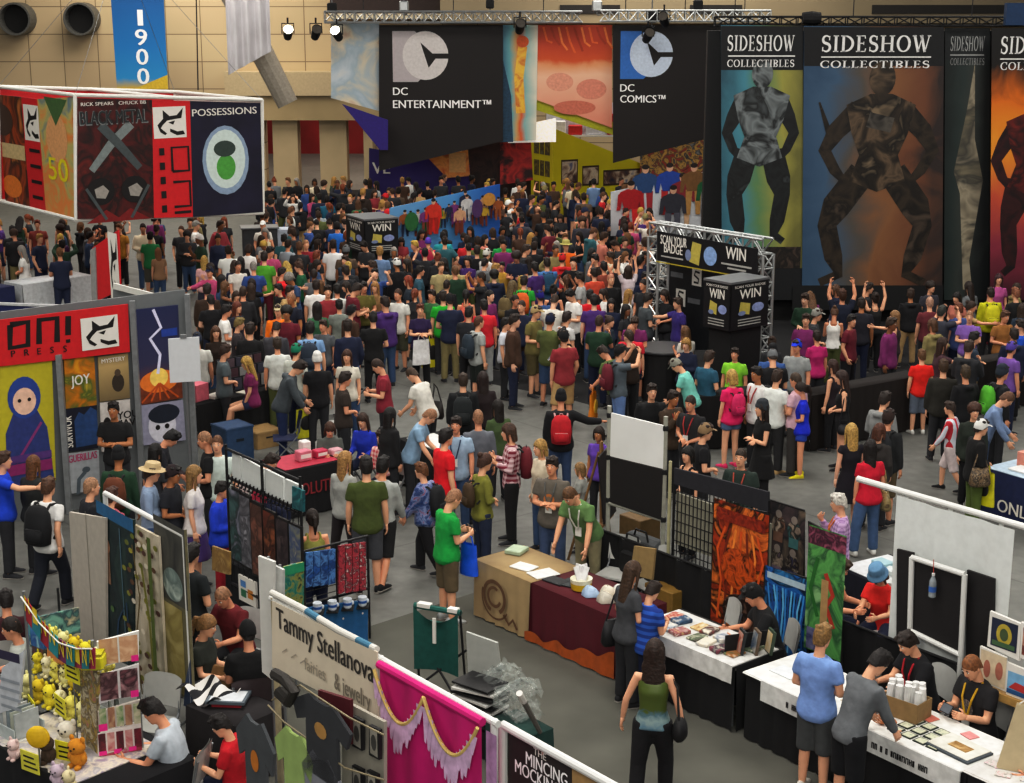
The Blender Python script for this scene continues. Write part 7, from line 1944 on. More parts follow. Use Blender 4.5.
mb = MB(); mb.bx(.0, 1.6, .0, .75, 0, .01, mat('a9bccc')); tag(mb.build('white_runner', None, on_table(TJ, TJZ, 0, 0, .757), TJZ), 'pale blue cover on the right edge table', 'cloth')
item('paper_pile', 'white papers on the right edge table', 'paper', .5, .3, (.4, .3, .03), 'dcdcda', z=.77, T=(TJ, TJZ)); item('goods_box', 'salmon box on the right edge table', 'box', .35, .55, (.26, .2, .22), 'c88878', z=.77, T=(TJ, TJZ)); item('goods_box', 'white box on the right edge table', 'box', .75, .5, (.2, .16, .3), 'd8d8d8', z=.77, T=(TJ, TJZ))
B = Board(Plane(TJ.x, TJ.y, TJZ).shift(.06), .3, 1.5, .02, .3, None); B.text('ONLINE', .02, .2, .2, PAP, 'l', .9); o = B.txt.build('lettering', [x for x in COL.objects if x.name.startswith('tablecloth')][-1]); o.location = (.3, -.06, .12)
a, b = at(812, 396, 1.0), at(925, 375, 1.0)
draped_table(a, b, .45, 'long dark counter the crowd leans on below the widest banner', 'dark brown pleated cloth around the long counter', mat('1c1614', .92), z=1.0)
a, b = at(930, 372, 1.0), at(1060, 350, 1.0)
draped_table(a, b, .45, 'dark counter below the narrow collectibles banner', 'dark brown cloth around the right hand counter', mat('1e1815', .92), z=1.0)
a, b = at(690, 398, .95), at(778, 393, .95)
draped_table(a, b, .6, 'black counter behind the white shirted queue', 'black cloth around the counter behind the queue', mat('121213', .92), z=.95)
P = person
N = {}
def near(key, lab, *a, **k):
 N[key] = P(*a, lab=lab, **k); return N[key]
CAMO = art(['5a5c54', '3c3e3a', '74766c'], 9, 2, 3, 1)
near('green_tank', 'person with long wavy hair in a green sleeveless top walking away at bottom', 655, 640, 168, 'strut', 'tank:5a6a2c', 'slacks:black', 'wavy:33221a', 1.72, 0, True, mt=tricolor([(0, '5a8094'), (.2, '8aa0a0'), (.33, '50707c'), (.4, '55662a'), (1, '55662a')], 'Z', .85, 1.35, .1, 14))
near('grey_long', 'long haired person in a grey T-shirt standing at the book table', 634, 562, 120, 'front', 'tee:4a4c50', 'slacks:charcoal', 'long:4a3524', 1.68, 0, True)
near('stripe_kid', 'child in a blue striped T-shirt looking at the book table', 656, 582, 135, 'phone', 'tee:blue', 'jeans:navy', 'short:2a1c14', 1.5, 0, mt=stripes('2f5fb4', '1c3c86', .09, 'Z'))
near('paleblue', 'person in a pale blue T-shirt and grey shorts at the white runner', 824, 625, 140, 'front', 'tee:7f9cd0', 'shorts:4c4f50', 'short:8a6c40', 1.76, 0, shoes='silver')
near('greysweater', 'person in a grey sweater and black shorts bending over the art cards', 886, 652, 118, 'bend', 'long:6c7074', 'shorts:14151a', 'short:1c1614', 1.76, 0)
near('redlanyard', 'seated person in black with a red lanyard behind the carton of prints', 903, 634, 290, 'sittable', 'tee:16171c', 'jeans:charcoal', 'short:2a1e18', 1.8, 0)
near('yellowlanyard', 'seated person in a charcoal T-shirt with a yellow lanyard using a phone', 968, 658, 300, 'sitread', 'tee:242326', 'jeans:charcoal', 'crop:8a5a34', 1.82, 0)
near('capseat', 'seated person in a black cap and black shirt behind the book table', 748, 586, 275, 'sittable', 'tee:1a1b1e', 'jeans:charcoal', 'cap:121214+short:1a1412', 1.8, 1)
near('buckethat', 'seated person in red with a pale blue bucket hat beyond the white curtain', 876, 568, 320, 'sittable', 'tee:brightred', 'jeans:navy', 'bucket:6a90b0+bob:5a3a28', 1.7, 0, True)
near('palegreen', 'seated person in a pale green T-shirt beyond the green poster', 846, 560, 60, 'sittable', 'tee:a8bc88', 'shorts:navy', 'short:4a3626', 1.75, 1)
near('lilaccheck', 'silver haired person in a lilac check shirt with hand at chin', 838, 494, 262, 'chin', 'long:lavender', 'jeans:denim', 'short:silver', 1.68, 0, mt=stripes('c4a8cc', '8a6c98', .06, 'Z', .55, True))
near('redtee_back', 'person with long dark hair in a red T-shirt and flared jeans by the white curtain', 871, 440, 195, 'stand2', 'tee:c01c38', 'slacks:4a6488', 'long:1c1412', 1.68, 1, True, shoes='white')
near('blackdress', 'blond person in a black strappy dress beside the red T-shirt person', 852, 424, 190, 'stand', 'dress:1a1620', '', 'long:blonde', 1.68, 3, True)
near('bighood', 'person in a black hooded top with a big dark pack before the counter', 889, 410, 140, 'stand', 'hood:26282a', 'shorts:6a5a40', 'cap:3a2a26+short:2a1c16', 1.76, 1)
near('brownbob', 'brown haired person in a grey hooded top between black dress and pack', 880, 424, 150, 'stand2', 'hood:3a3634', 'jeans:charcoal', 'bob:5a3424', 1.62, 0, True)
near('tallboots', 'person in a black top, short skirt and tall boots holding a purse', 841, 371, 262, 'front', 'tank:17161a', 'hot:141416', 'long:3a2620', 1.7, 0, True, shoes='black')
near('greyhood_back', 'person in a pale grey hooded top facing the long counter', 886, 392, 130, 'front', 'hood:8a8c8c', 'jeans:charcoal', 'short:2a1e18', 1.76, 0)
near('redboy', 'child in a bright red T-shirt and grey shorts at the long counter', 922, 350, 185, 'stand', 'tee:d8261c', 'shorts:6a7484', 'short:6a4a2c', 1.55, 0, shoes='white')
near('costume', 'person in a red white and blue costume stepping left on open floor', 950, 402, 240, 'walk', 'long:b8c0cc', 'shorts:d4c8c8', 'short:3a2a20', 1.5, 0, shoes='black', mt=stripes('c8ccd4', 'b8303c', .16, 'X', .5))
near('darkjack1', 'person in a dark olive jacket at the counter right of the red T-shirt child', 944, 360, 170, 'stand', 'coat:2c2a24', 'jeans:charcoal', 'short:4a3420', 1.76, 0)
near('darkjack2', 'person in a black hooded top at the counter near the red gloved costume', 966, 366, 200, 'stand2', 'hood:16161a', 'jeans:black', 'short:4a3a28', 1.74, 1)
near('curlyface', 'curly haired person in a dark green jacket facing the camera at right', 975, 404, 355, 'stand', 'coat:2c342c', 'jeans:black', 'afro:4a2c1c', 1.66, 0, True)
near('whitecap', 'person in a white cap and black jacket at the right edge table', 983, 420, 95, 'front', 'coat:121214', 'jeans:5a6c30', 'cap:d8d8d4+short:2a1e18', 1.7, 0)
near('baldblue', 'balding person in a pale blue shirt leaning over the right edge table', 1013, 394, 70, 'bend', 'long:7c90b0', 'jeans:denim', 'crop:6a4c38', 1.76, 0)
near('beaniepack', 'person in a black beanie with a green and black pack at right', 1003, 366, 105, 'stand', 'coat:202226', 'jeans:charcoal', 'beanie:2c3440+short:2a1c16', 1.76, 1)
near('longblack', 'person in a grey beanie and long black dress walking with folded arms', 762, 401, 285, 'crossed', 'dress:121214', 'slacks:141416', 'beanie:3a3e44+long:2a1e1a', 1.74, 0, True)
near('pinktee', 'blond person in a pink T-shirt, blue shorts and pink shoes', 732, 370, 205, 'stand', 'tee:d8286c', 'hot:5a6c8c', 'bob:blonde', 1.68, 0, True, shoes='d83a70')
near('whiteback', 'person in a white shirt with dark straps facing left by the pink T-shirt', 757, 367, 300, 'stand', 'tee:dcdcda', 'slacks:charcoal', 'short:1a1412', 1.76, 4)
near('white2', 'person in a white T-shirt seen from behind in the queue', 778, 370, 140, 'front', 'tee:d8dcd8', 'slacks:2a2a2c', 'short:3a281c', 1.76, 0, shoes='tan')
near('pinkshirt', 'person in a pale pink shirt beside the white T-shirt queue', 795, 373, 230, 'front', 'tee:c8a8b4', 'slacks:3a3634', 'crop:4a3a2c', 1.74, 1)
near('cobaltgirl', 'child in a cobalt blue top and shorts facing the queue', 800, 383, 260, 'front', 'tee:1c30c0', 'hot:2a48a8', 'pony:2a1c14', 1.6, 1, True, shoes='yellow')
near('bluecap', 'person in a blue cap and grey T-shirt with pack straps behind the queue', 797, 340, 330, 'stand', 'tee:9a9e9e', 'shorts:navy', 'cap:1c3cc8+short:2a1c14', 1.78, 1)
near('minttop', 'person in a mint printed shirt and grey cap bent at the demonstration counter', 672, 360, 250, 'bend', 'tee:7cc4b8', 'jeans:navy', 'cap:8a8a80+short:3a2a20', 1.7, 0)
near('blacksuit', 'person in a black suit and white shirt left of the white cloth frame', 652, 384, 10, 'stand', 'coat:16171a', 'slacks:black', 'short:2a1c14', 1.76, 0)
near('chinrow', 'person in a brown jacket with hand at chin behind the white cloth', 674, 391, 40, 'chin', 'coat:4a3a2c', 'jeans:charcoal', 'short:2a1c14', 1.72, 4)
near('greylany', 'person in a dark shirt with a lanyard above the wire grid', 690, 396, 320, 'front', 'tee:2a2a2c', 'jeans:charcoal', 'crop:3a2c24', 1.76, 1)
near('blackcap', 'person in a tan cap and black T-shirt above the wire grid', 707, 424, 95, 'front', 'tee:16161a', 'jeans:charcoal', 'cap:8a7458+short:3a2a20', 1.74, 0)
near('bobtank', 'person with a black bob and black tank top at the wire grid', 688, 447, 300, 'hip', 'tank:1a1a1e', 'jeans:black', 'bob:14100e', 1.62, 0, True)
near('greenface', 'person in a dark green T-shirt facing camera behind the wire grid', 741, 449, 335, 'stand', 'tee:2c3a34', 'jeans:charcoal', 'crop:3a2c22', 1.74, 0)
near('purplekid', 'child in a purple top beside the black canvas easel', 599, 427, 330, 'stand', 'tee:6a48a8', 'jeans:charcoal', 'bob:2a1c14', 1.5, 4, True)
near('redpack', 'person in a black hooded top with a red pack reaching to the right', 561, 391, 180, 'reachside', 'hood:15161a', 'jeans:34486a', 'beanie:17181c', 1.74, 1)
near('plaid', 'bearded person in a red and white check shirt and black trousers', 508, 424, 272, 'backpacker', 'long:red', 'slacks:141416', 'bob:4a3222', 1.78, 0, mt=stripes('d4bcc0', '7a2438', .07, 'Z', .5, True))
near('blondcream', 'blond person in a cream top right of the check shirt person', 540, 440, 300, 'stand', 'long:d0c4b0', 'jeans:denim', 'bob:a88850', 1.66, 0, True)
near('discshirt', 'person in a grey brown T-shirt with an orange disc, arms folded', 552, 457, 340, 'crossed', 'tee:6a645c', 'jeans:46587a', 'short:2e2018', 1.78, 1)
near('seller', 'person in a sage green T-shirt with a badge leaning over the tan tablecloth', 566, 490, 325, 'lean', 'tee:6a8a58', 'jeans:8a8468', 'crop:6a4c30', 1.78, 0)
near('greykid', 'small child in a grey T-shirt behind the sage green T-shirt person', 580, 463, 250, 'stand', 'tee:9a9c98', 'shorts:c0b8a8', 'bob:8a6c44', 1.32, 0, True)
near('baldgreen', 'balding person in a bright green T-shirt and cargo shorts looking at a phone', 458, 490, 120, 'phone', 'tee:1c9c48', 'shorts:6a5c44', 'crop:9a7458', 1.76, 0, shoes='lightgrey')
near('olivecard', 'person in an olive green cardigan reaching right by the tan tablecloth', 486, 454, 118, 'front', 'long:7c7c34', 'jeans:26304a', 'bun:4a2e20', 1.7, 0, True)
near('redback', 'person in a bright red T-shirt in front of the tan tablecloth group', 446, 429, 120, 'stand', 'tee:d41c2a', 'jeans:8a8a84', 'short:1c1412', 1.78, 0)
near('greybald', 'balding person in a grey and navy shirt left of the check shirt person', 478, 410, 190, 'stand', 'long:6c7078', 'jeans:navy', 'crop:9a7458', 1.76, 1, mt=None)
near('paleblue2', 'person in a light blue shirt leaning by the white paper table', 435, 411, 80, 'bend', 'tee:8ca8c0', 'jeans:charcoal', 'crop:9a7458', 1.74, 0)
near('glasses', 'person in a pale blue shirt facing camera behind the red T-shirt person', 456, 417, 350, 'stand', 'tee:9ab0c4', 'jeans:denim', 'short:2a1e18', 1.74, 1)
near('bluejacketboy', 'child in a blue patterned jacket striding left with a dark pack', 421, 463, 245, 'walk', 'coat:3a5488', 'slacks:17171b', 'short:6a4426', 1.6, 0, mt=art(['3a5a94', '24386a', '7a8cb4', '8a3a4a'], 9, 3))
near('olivetee', 'broad person in an olive green T-shirt and grey shorts seen from behind', 366, 457, 186, 'stand', 'tee:4a5626', 'shorts:4a4c52', 'short:1c1614', 1.86, 0, shoes='black')
near('greyblond', 'blond person in a pale grey top left of the olive T-shirt person', 345, 452, 150, 'stand2', 'long:a0a29e', 'jeans:2a2426', 'long:a07c4c', 1.7, 0, True)
near('greyshirt', 'person in a light grey shirt and black shorts right of the olive T-shirt', 383, 457, 160, 'walk2', 'long:a4a8a6', 'shorts:1a1a1c', 'short:14100e', 1.8, 1, shoes='black')
near('vest', 'person in a white shirt with a black bag strap leaning at the white papers', 408, 369, 240, 'bend', 'tee:d4d2ca', 'jeans:charcoal', 'crop:4a3828', 1.76, 0)
near('maroontee', 'person in a brick red T-shirt facing left at the middle tables', 374, 360, 275, 'phone', 'tee:8c2c3c', 'jeans:charcoal', 'crop:3a281e', 1.76, 0)
near('browntee', 'person in a dark brown T-shirt facing the brick red T-shirt person', 346, 372, 110, 'front', 'tee:3a302a', 'jeans:charcoal', 'short:2a1c14', 1.74, 1)
near('greyhoodlean', 'person in a slate hooded top leaning right at the middle tables', 304, 362, 95, 'bend', 'hood:4c5358', 'jeans:26345c', 'short:2a1c16', 1.8, 0)
near('plumperch', 'blond person in a plum T-shirt and denim shorts perched on the magazine table', 245, 357, 275, 'perch', 'tee:7a2458', 'hot:2a3050', 'long:b0904c', 1.66, 0, True, base=-.02)
near('whitelong', 'long haired person in a white top facing camera behind the brown T-shirt', 347, 350, 355, 'stand', 'tee:d0ccc0', 'jeans:denim', 'long:4a2e20', 1.68, 0, True)
near('cobaltblouse', 'seated person in a cobalt blouse at the crimson runner table', 362, 414, 340, 'sit', 'long:2038a8', 'jeans:navy', 'long:3a2418', 1.68, 0, True)
near('greyblouse', 'seated person in a grey top looking down behind the pink goods', 330, 424, 10, 'sitread', 'tee:5c605c', 'jeans:navy', 'bob:4a3020', 1.66, 0, True)
near('blackhair', 'person with long black hair and a black jacket behind the cobalt blouse', 390, 408, 135, 'stand', 'coat:1c1c1e', 'jeans:charcoal', 'long:161210', 1.68, 0, True)
near('redplaid', 'person in a faded red check shirt between cobalt blouse and black jacket', 381, 430, 330, 'sit', 'long:b04c58', 'jeans:navy', 'short:3a2a20', 1.72, 0, mt=stripes('b84c58', 'd8b8b0', .07, 'Z', .5, True))
near('redlean', 'person in a rose shirt sitting at the left end of the crimson runner', 275, 455, 85, 'sittable', 'long:c83c58', 'jeans:navy', 'short:2a1c14', 1.7, 0)
near('leftblue', 'person in a royal blue T-shirt and pack cut by the left edge', 3, 452, 100, 'point', 'tee:1c48c0', 'jeans:charcoal', 'short:4a3020', 1.76, 0)
near('gingerleft', 'ginger haired person in dark clothes before the hooded figure poster', 33, 456, 150, 'stand', 'coat:2a2c2c', 'jeans:charcoal', 'long:6a4424', 1.68, 0, True)
near('whitepack', 'person in a white T-shirt with a black pack walking by the red stand', 48, 478, 160, 'walk', 'tee:d8d8d6', 'slacks:1a1e2a', 'short:5a3c28', 1.76, 0)
near('baldstand', 'balding person in a dark jacket with a yellow badge before the red stand', 91, 478, 120, 'stand', 'coat:1e2028', 'jeans:black', 'crop:a07c60', 1.76, 0)
near('auburnkid', 'auburn haired child in pink beside the balding dark jacket person', 111, 488, 150, 'stand', 'tee:a85868', 'jeans:denim', 'short:4a2c20', 1.62, 0)
near('greenhood', 'person in a dark green top and black hat with a brown bag', 118, 448, 175, 'stand', 'long:22442e', 'jeans:charcoal', 'beanie:17181a', 1.76, 4)
near('beard', 'person in a black shirt facing camera in front of the cover posters', 113, 402, 0, 'crossed', 'tee:1a1a1c', 'jeans:charcoal', 'short:1c1412', 1.8, 4)
near('fedora', 'person in a tan brimmed hat and pale blue shirt by the white pipe frame', 153, 464, 100, 'front', 'long:8a9cb4', 'jeans:denim', 'fedora:c0ac88+short:3a2a20', 1.76, 0)
near('whitepurple', 'blond person in a white top and purple skirt looking right', 194, 466, 95, 'stand', 'tee:d0ccca', 'skirt:503a78', 'long:8a6c40', 1.72, 0, True)
near('blueboy', 'child in a shiny blue jacket and red trousers at the display grid', 223, 482, 80, 'front', 'coat:1c40b8', 'slacks:a01c2c', 'short:1a1412', 1.6, 1)
near('blackprofile', 'balding person in a black T-shirt facing left near the blue crate', 203, 432, 275, 'front', 'tee:151517', 'jeans:charcoal', 'crop:9a7458', 1.78, 1)
near('whiteface', 'person in a white T-shirt facing camera left of the blue crate', 217, 436, 0, 'stand', 'tee:c4d0ca', 'jeans:denim', 'crop:6a4830', 1.74, 0)
near('blackhaired', 'black haired person in a charcoal top bending near the cover posters', 177, 432, 95, 'bend', 'long:2a2c34', 'jeans:charcoal', 'short:121012', 1.74, 1)
near('longdark', 'person with long black hair in a grey top under the lightning poster', 155, 444, 150, 'stand', 'tee:3c3e44', 'jeans:charcoal', 'long:14100f', 1.68, 1, True)
near('redbrim', 'person in a dark shirt and red brimmed cap by the tan brimmed hat', 174, 466, 80, 'front', 'tee:24262e', 'jeans:charcoal', 'cap:2a1c20+short:1a1412', 1.72, 4)
near('darkback', 'person in a dark charcoal shirt standing behind the tall art panels', 192, 544, 150, 'front', 'tee:1f2528', 'jeans:charcoal', 'short:1c1614', 1.78, 0)
near('redbeard', 'person in a dark red top sitting behind the display grid table', 219, 590, 330, 'sittable', 'tee:6a1c24', 'jeans:charcoal', 'crop:9a7458', 1.74, 1)
near('blondspec', 'blond ponytailed person in a dark olive top seated at the stall', 209, 616, 75, 'sit', 'tee:2e322c', 'jeans:charcoal', 'pony:8a6840', 1.7, 0, True)
near('mohawk', 'person in a black T-shirt and black cap seated beside the linen banner', 247, 621, 195, 'sit', 'tee:121214', 'jeans:charcoal', 'cap:141416+crop:1a1412', 1.78, 1)
near('whitetee', 'seated person in a white T-shirt at the print rack', 146, 700, 262, 'sittable', 'tee:b4bcc4', 'jeans:navy', 'short:1a1412', 1.76, 1)
near('redchild', 'seated child in a red T-shirt with dark hair at the bottom left', 215, 716, 262, 'sitread', 'tee:b81828', 'jeans:navy', 'short:1a1210', 1.55, 0)
near('greyseat', 'seated person in a pale grey shirt behind the price board at far left', 8, 618, 280, 'sit', 'tee:a4a8a2', 'jeans:charcoal', 'crop:2a1e18', 1.76, 1)
near('maroonseat', 'person in a dark maroon top behind the pennants at the left edge', 5, 590, 200, 'sit', 'tee:401820', 'jeans:charcoal', 'short:1a1210', 1.72, 1)
near('handright', 'seated person in a rust top cut by the right edge at the corner table', 1036, 712, 290, 'sittable', 'tee:8a5a48', 'jeans:charcoal', 'short:3a2820', 1.76, 1)
near('tankrack', 'person in a yellow green top behind the display grid and bag rack', 312, 510, 200, 'stand', 'tank:8a8a48', 'jeans:navy', 'pony:2a1e18', 1.62, 1, True)
MID = [
 (150, 232, 180, 'stand', 'tee:2c8a50', 'shorts:5a5a50', 'short:1a1412', 1.76, 0, 0), (158, 248, 200, 'stand', 'tee:a08060', 'jeans:denim', 'long:8a6040', 1.5, 0, 1), (181, 226, 10, 'stand2', 'tee:2a2a2e', 'slacks:black', 'crop:4a3020', 1.74, 0, 0),
 (196, 221, 95, 'stand', 'tee:d8d8d4', 'shorts:navy', 'cap:8a8a84+short:4a3020', 1.78, 0, 0), (204, 256, 185, 'stand', 'tee:c8a0a0', 'skirt:2a2a38', 'long:b0904c', 1.62, 0, 1), (228, 246, 190, 'stand', 'tee:d4d8d4', 'shorts:lightgrey', 'short:2a1c14', 1.76, 1, 0),
 (264, 252, 180, 'stand', 'tee:5aa034', 'jeans:maroon', 'short:2a1c14', 1.84, 0, 0), (207, 284, 180, 'stand', 'coat:3c2a1e', 'slacks:231c18', 'short:2a1c14', 1.86, 0, 0), (197, 333, 190, 'stand', 'tee:c4c4be', 'jeans:charcoal', 'cap:2c3448+short:1a1412', 1.76, 1, 0),
 (226, 345, 110, 'front', 'tee:5a6468', 'jeans:charcoal', 'short:3a2418', 1.74, 0, 0), (237, 302, 60, 'stand', 'tee:2a2a3a', 'jeans:navy', 'long:6a3420', 1.68, 0, 1), (240, 318, 100, 'front', 'tee:3a3438', 'jeans:charcoal', 'short:7a6a3c', 1.7, 0, 0), (250, 323, 170, 'stand', 'coat:141416', 'jeans:black', 'short:2a1c14', 1.82, 0, 0),
 (282, 268, 95, 'point', 'tee:d8242c', 'jeans:navy', 'short:2a1c14', 1.74, 0, 0), (298, 262, 265, 'front', 'tee:1c5c3c', 'jeans:navy', 'short:4a3020', 1.76, 0, 0), (291, 293, 320, 'stand', 'tee:1c2234', 'jeans:navy', 'crop:9a7458', 1.76, 4, 0), (278, 305, 0, 'stand', 'coat:f08014', 'jeans:charcoal', 'cap:b0a484+short:3a2a20', 1.78, 0, 0), (290, 321, 0, 'stand', 'tee:f0841c', 'jeans:navy', 'short:5a3a24', 1.3, 0, 0),
 (310, 322, 180, 'stand', 'tee:7c9cc0', 'jeans:navy', 'short:1a1412', 1.84, 0, 0), (296, 344, 150, 'stand', 'tee:c0c4bc', 'jeans:navy', 'cap:1c7c60+short:2a1c14', 1.72, 0, 0), (277, 338, 190, 'stand', 'tee:c8ccc8', 'jeans:olive', 'short:3a2c20', 1.72, 1, 0), (317, 353, 190, 'stand', 'tee:17171b', 'jeans:charcoal', 'beanie:d4d4d0', 1.74, 0, 0),
 (316, 280, 180, 'stand', 'tee:d8d8d6', 'jeans:charcoal', 'short:2a1c14', 1.8, 0, 0), (317, 302, 190, 'stand', 'tee:3a6a4c', 'jeans:charcoal', 'long:1c1412', 1.72, 1, 1), (337, 284, 185, 'stand', 'tee:ccd0cc', 'jeans:charcoal', 'short:16120f', 1.76, 1, 0), (339, 300, 190, 'stand', 'tee:7a807a', 'shorts:a03040', 'short:14100e', 1.66, 1, 0), (323, 320, 340, 'stand', 'tee:5a5e62', 'jeans:navy', 'short:3a2418', 1.66, 1, 0),
 (364, 282, 20, 'front', 'tee:6a6430', 'jeans:charcoal', 'short:1a1412', 1.76, 1, 0), (375, 282, 340, 'stand', 'tee:8a6c48', 'jeans:denim', 'long:a07848', 1.68, 0, 1), (373, 312, 185, 'front', 'tee:131315', 'jeans:black', 'short:14100e', 1.8, 0, 0), (384, 297, 0, 'stand', 'coat:34205c', 'slacks:black', 'short:3a2018', 1.72, 0, 1), (398, 289, 330, 'stand', 'tee:ccccc6', 'shorts:4a4a38', 'crop:4a3020', 1.76, 1, 0),
 (420, 304, 5, 'crossed', 'tee:2c1c48', 'slacks:141416', 'short:6a3a28', 1.72, 0, 1), (408, 276, 260, 'stand', 'tee:2a3440', 'jeans:charcoal', 'bob:8a3c20', 1.68, 0, 1), (443, 291, 185, 'stand', 'tee:22a02e', 'jeans:charcoal', 'short:2a2018', 1.78, 0, 0), (420, 266, 100, 'stand', 'tee:3a6070', 'jeans:charcoal', 'short:1a1412', 1.72, 1, 0),
 (479, 316, 120, 'stand', 'tee:a0a4a2', 'shorts:1c2420', 'crop:5a3a28', 1.76, 0, 0), (469, 307, 160, 'stand', 'tee:24262c', 'jeans:black', 'short:1a1412', 1.76, 0, 0), (484, 300, 190, 'stand', 'tee:c82838', 'slacks:lightgrey', 'short:1a1412', 1.76, 1, 0), (466, 290, 180, 'stand', 'tank:d87060', 'jeans:charcoal', 'pony:1a1412', 1.62, 1, 1), (506, 318, 80, 'stand', 'tee:c8ccd4', 'jeans:charcoal', 'short:1a1412', 1.64, 0, 0),
 (513, 281, 140, 'front', 'tee:5a5c44', 'slacks:7a7454', 'long:6a5a3c', 1.76, 0, 1), (524, 276, 170, 'stand', 'tee:2ca03c', 'jeans:navy', 'short:2a2018', 1.76, 0, 0), (540, 291, 200, 'stand', 'tee:3a5a8a', 'jeans:navy', 'cap:241c78+short:2a1c14', 1.72, 1, 0), (537, 306, 60, 'front', 'tee:726a3c', 'shorts:5a5030', 'cap:a8946c+short:3a2a20', 1.84, 0, 0), (560, 330, 285, 'phone', 'tank:17181c', 'jeans:black', 'bun:1c1614', 1.7, 0, 1),
 (567, 312, 130, 'stand', 'tee:c4c4c4', 'jeans:charcoal', 'short:2a1a14', 1.72, 0, 0), (620, 345, 105, 'photo', 'tee:5a646c', 'slacks:6a84b0', 'cap:1c1a1c+short:2a1c14', 1.74, 0, 0), (631, 325, 175, 'stand', 'tee:c8283c', 'jeans:charcoal', 'crop:b07c60', 1.76, 0, 0), (600, 347, 230, 'bend', 'tee:5a6a3c', 'jeans:charcoal', 'short:2a1c14', 1.72, 1, 0),
 (566, 241, 5, 'stand', 'coat:e06c14', 'slacks:26262a', 'fedora:a8a060', 1.78, 0, 0), (547, 258, 190, 'stand', 'coat:4a74a4', 'jeans:denim', 'short:2a1c14', 1.78, 0, 0), (611, 274, 20, 'stand', 'coat:151517', 'slacks:black', 'crop:b07c64', 1.8, 0, 0), (590, 290, 175, 'stand', 'tee:c01828', 'jeans:charcoal', 'short:1a1412', 1.7, 0, 0), (594, 268, 200, 'stand', 'tee:c05038', 'jeans:charcoal', 'short:2a1c14', 1.74, 0, 0),
 (649, 293, 110, 'front', 'tee:4a5054', 'jeans:charcoal', 'short:231a14', 1.78, 0, 0), (664, 290, 300, 'front', 'tee:17171b', 'jeans:charcoal', 'bob:2a1c14', 1.7, 1, 1), (640, 256, 120, 'armsup', 'tee:202848', 'jeans:navy', 'short:1a1412', 1.76, 1, 0), (617, 260, 150, 'photo', 'tee:2a2a2e', 'jeans:charcoal', 'short:3a2a20', 1.74, 0, 0), (629, 266, 200, 'armsup', 'tee:c8bcc0', 'jeans:charcoal', 'long:3a2a20', 1.7, 0, 1), (604, 262, 200, 'photo', 'tee:8a4a3a', 'jeans:navy', 'short:1a1412', 1.74, 1, 0), (678, 298, 290, 'point', 'tee:3c2c78', 'jeans:charcoal', 'short:3a2a20', 1.72, 0, 0),
 (502, 236, 185, 'stand', 'tee:1c9048', 'jeans:charcoal', 'short:2a1c14', 1.78, 0, 0), (467, 236, 180, 'stand', 'tee:c02830', 'jeans:navy', 'short:2a1c14', 1.74, 0, 0), (443, 232, 185, 'stand', 'tee:249098', 'jeans:navy', 'short:1a1412', 1.76, 0, 0), (487, 249, 130, 'stand', 'tee:d0ccc8', 'jeans:charcoal', 'cap:c8c8c0+short:3a2a20', 1.74, 0, 0), (477, 246, 180, 'stand', 'tee:17171b', 'jeans:denim', 'short:2a1c14', 1.78, 0, 0), (428, 238, 190, 'stand', 'tee:b83450', 'jeans:charcoal', 'cap:5a3aa0+short:2a1c14', 1.7, 0, 0), (441, 262, 20, 'stand', 'tee:b0a47c', 'jeans:charcoal', 'short:5a4430', 1.72, 0, 0), (456, 262, 10, 'stand', 'tee:a8986c', 'jeans:olive', 'crop:8a5a3c', 1.76, 0, 0),
 (502, 262, 350, 'stand', 'tee:c8a048', 'jeans:charcoal', 'short:1a1412', 1.5, 1, 0), (337, 222, 180, 'stand', 'tee:2470c0', 'jeans:navy', 'short:1a1412', 1.76, 1, 0), (333, 240, 185, 'stand', 'tee:d4d4d4', 'jeans:charcoal', 'short:2a1c14', 1.84, 1, 0), (291, 207, 120, 'stand', 'tee:d0d4d0', 'jeans:denim', 'short:6a4830', 1.74, 0, 0), (306, 240, 20, 'stand', 'tee:8a2430', 'jeans:maroon', 'crop:9a7458', 1.74, 0, 0), (288, 240, 150, 'stand', 'tee:9aa4ac', 'jeans:charcoal', 'short:2a1c14', 1.72, 1, 0), (327, 196, 180, 'stand', 'tee:1c6078', 'jeans:navy', 'short:1a1412', 1.74, 1, 0), (318, 208, 200, 'stand', 'tee:98a0a4', 'jeans:charcoal', 'short:1a1412', 1.72, 1, 0),
 (12, 226, 200, 'stand', 'tee:1a1c20', 'jeans:black', 'short:1a1412', 1.78, 1, 0), (37, 220, 10, 'stand', 'tee:7a3028', 'jeans:charcoal', 'short:6a3020', 1.74, 0, 0), (60, 234, 200, 'stand', 'tee:4a2450', 'jeans:charcoal', 'bob:b09848', 1.66, 0, 1), (90, 232, 110, 'stand', 'coat:2a3c5a', 'jeans:navy', 'short:1a1412', 1.72, 1, 0), (119, 224, 340, 'stand', 'tee:a87828', 'jeans:black', 'short:6a4a30', 1.74, 0, 0),
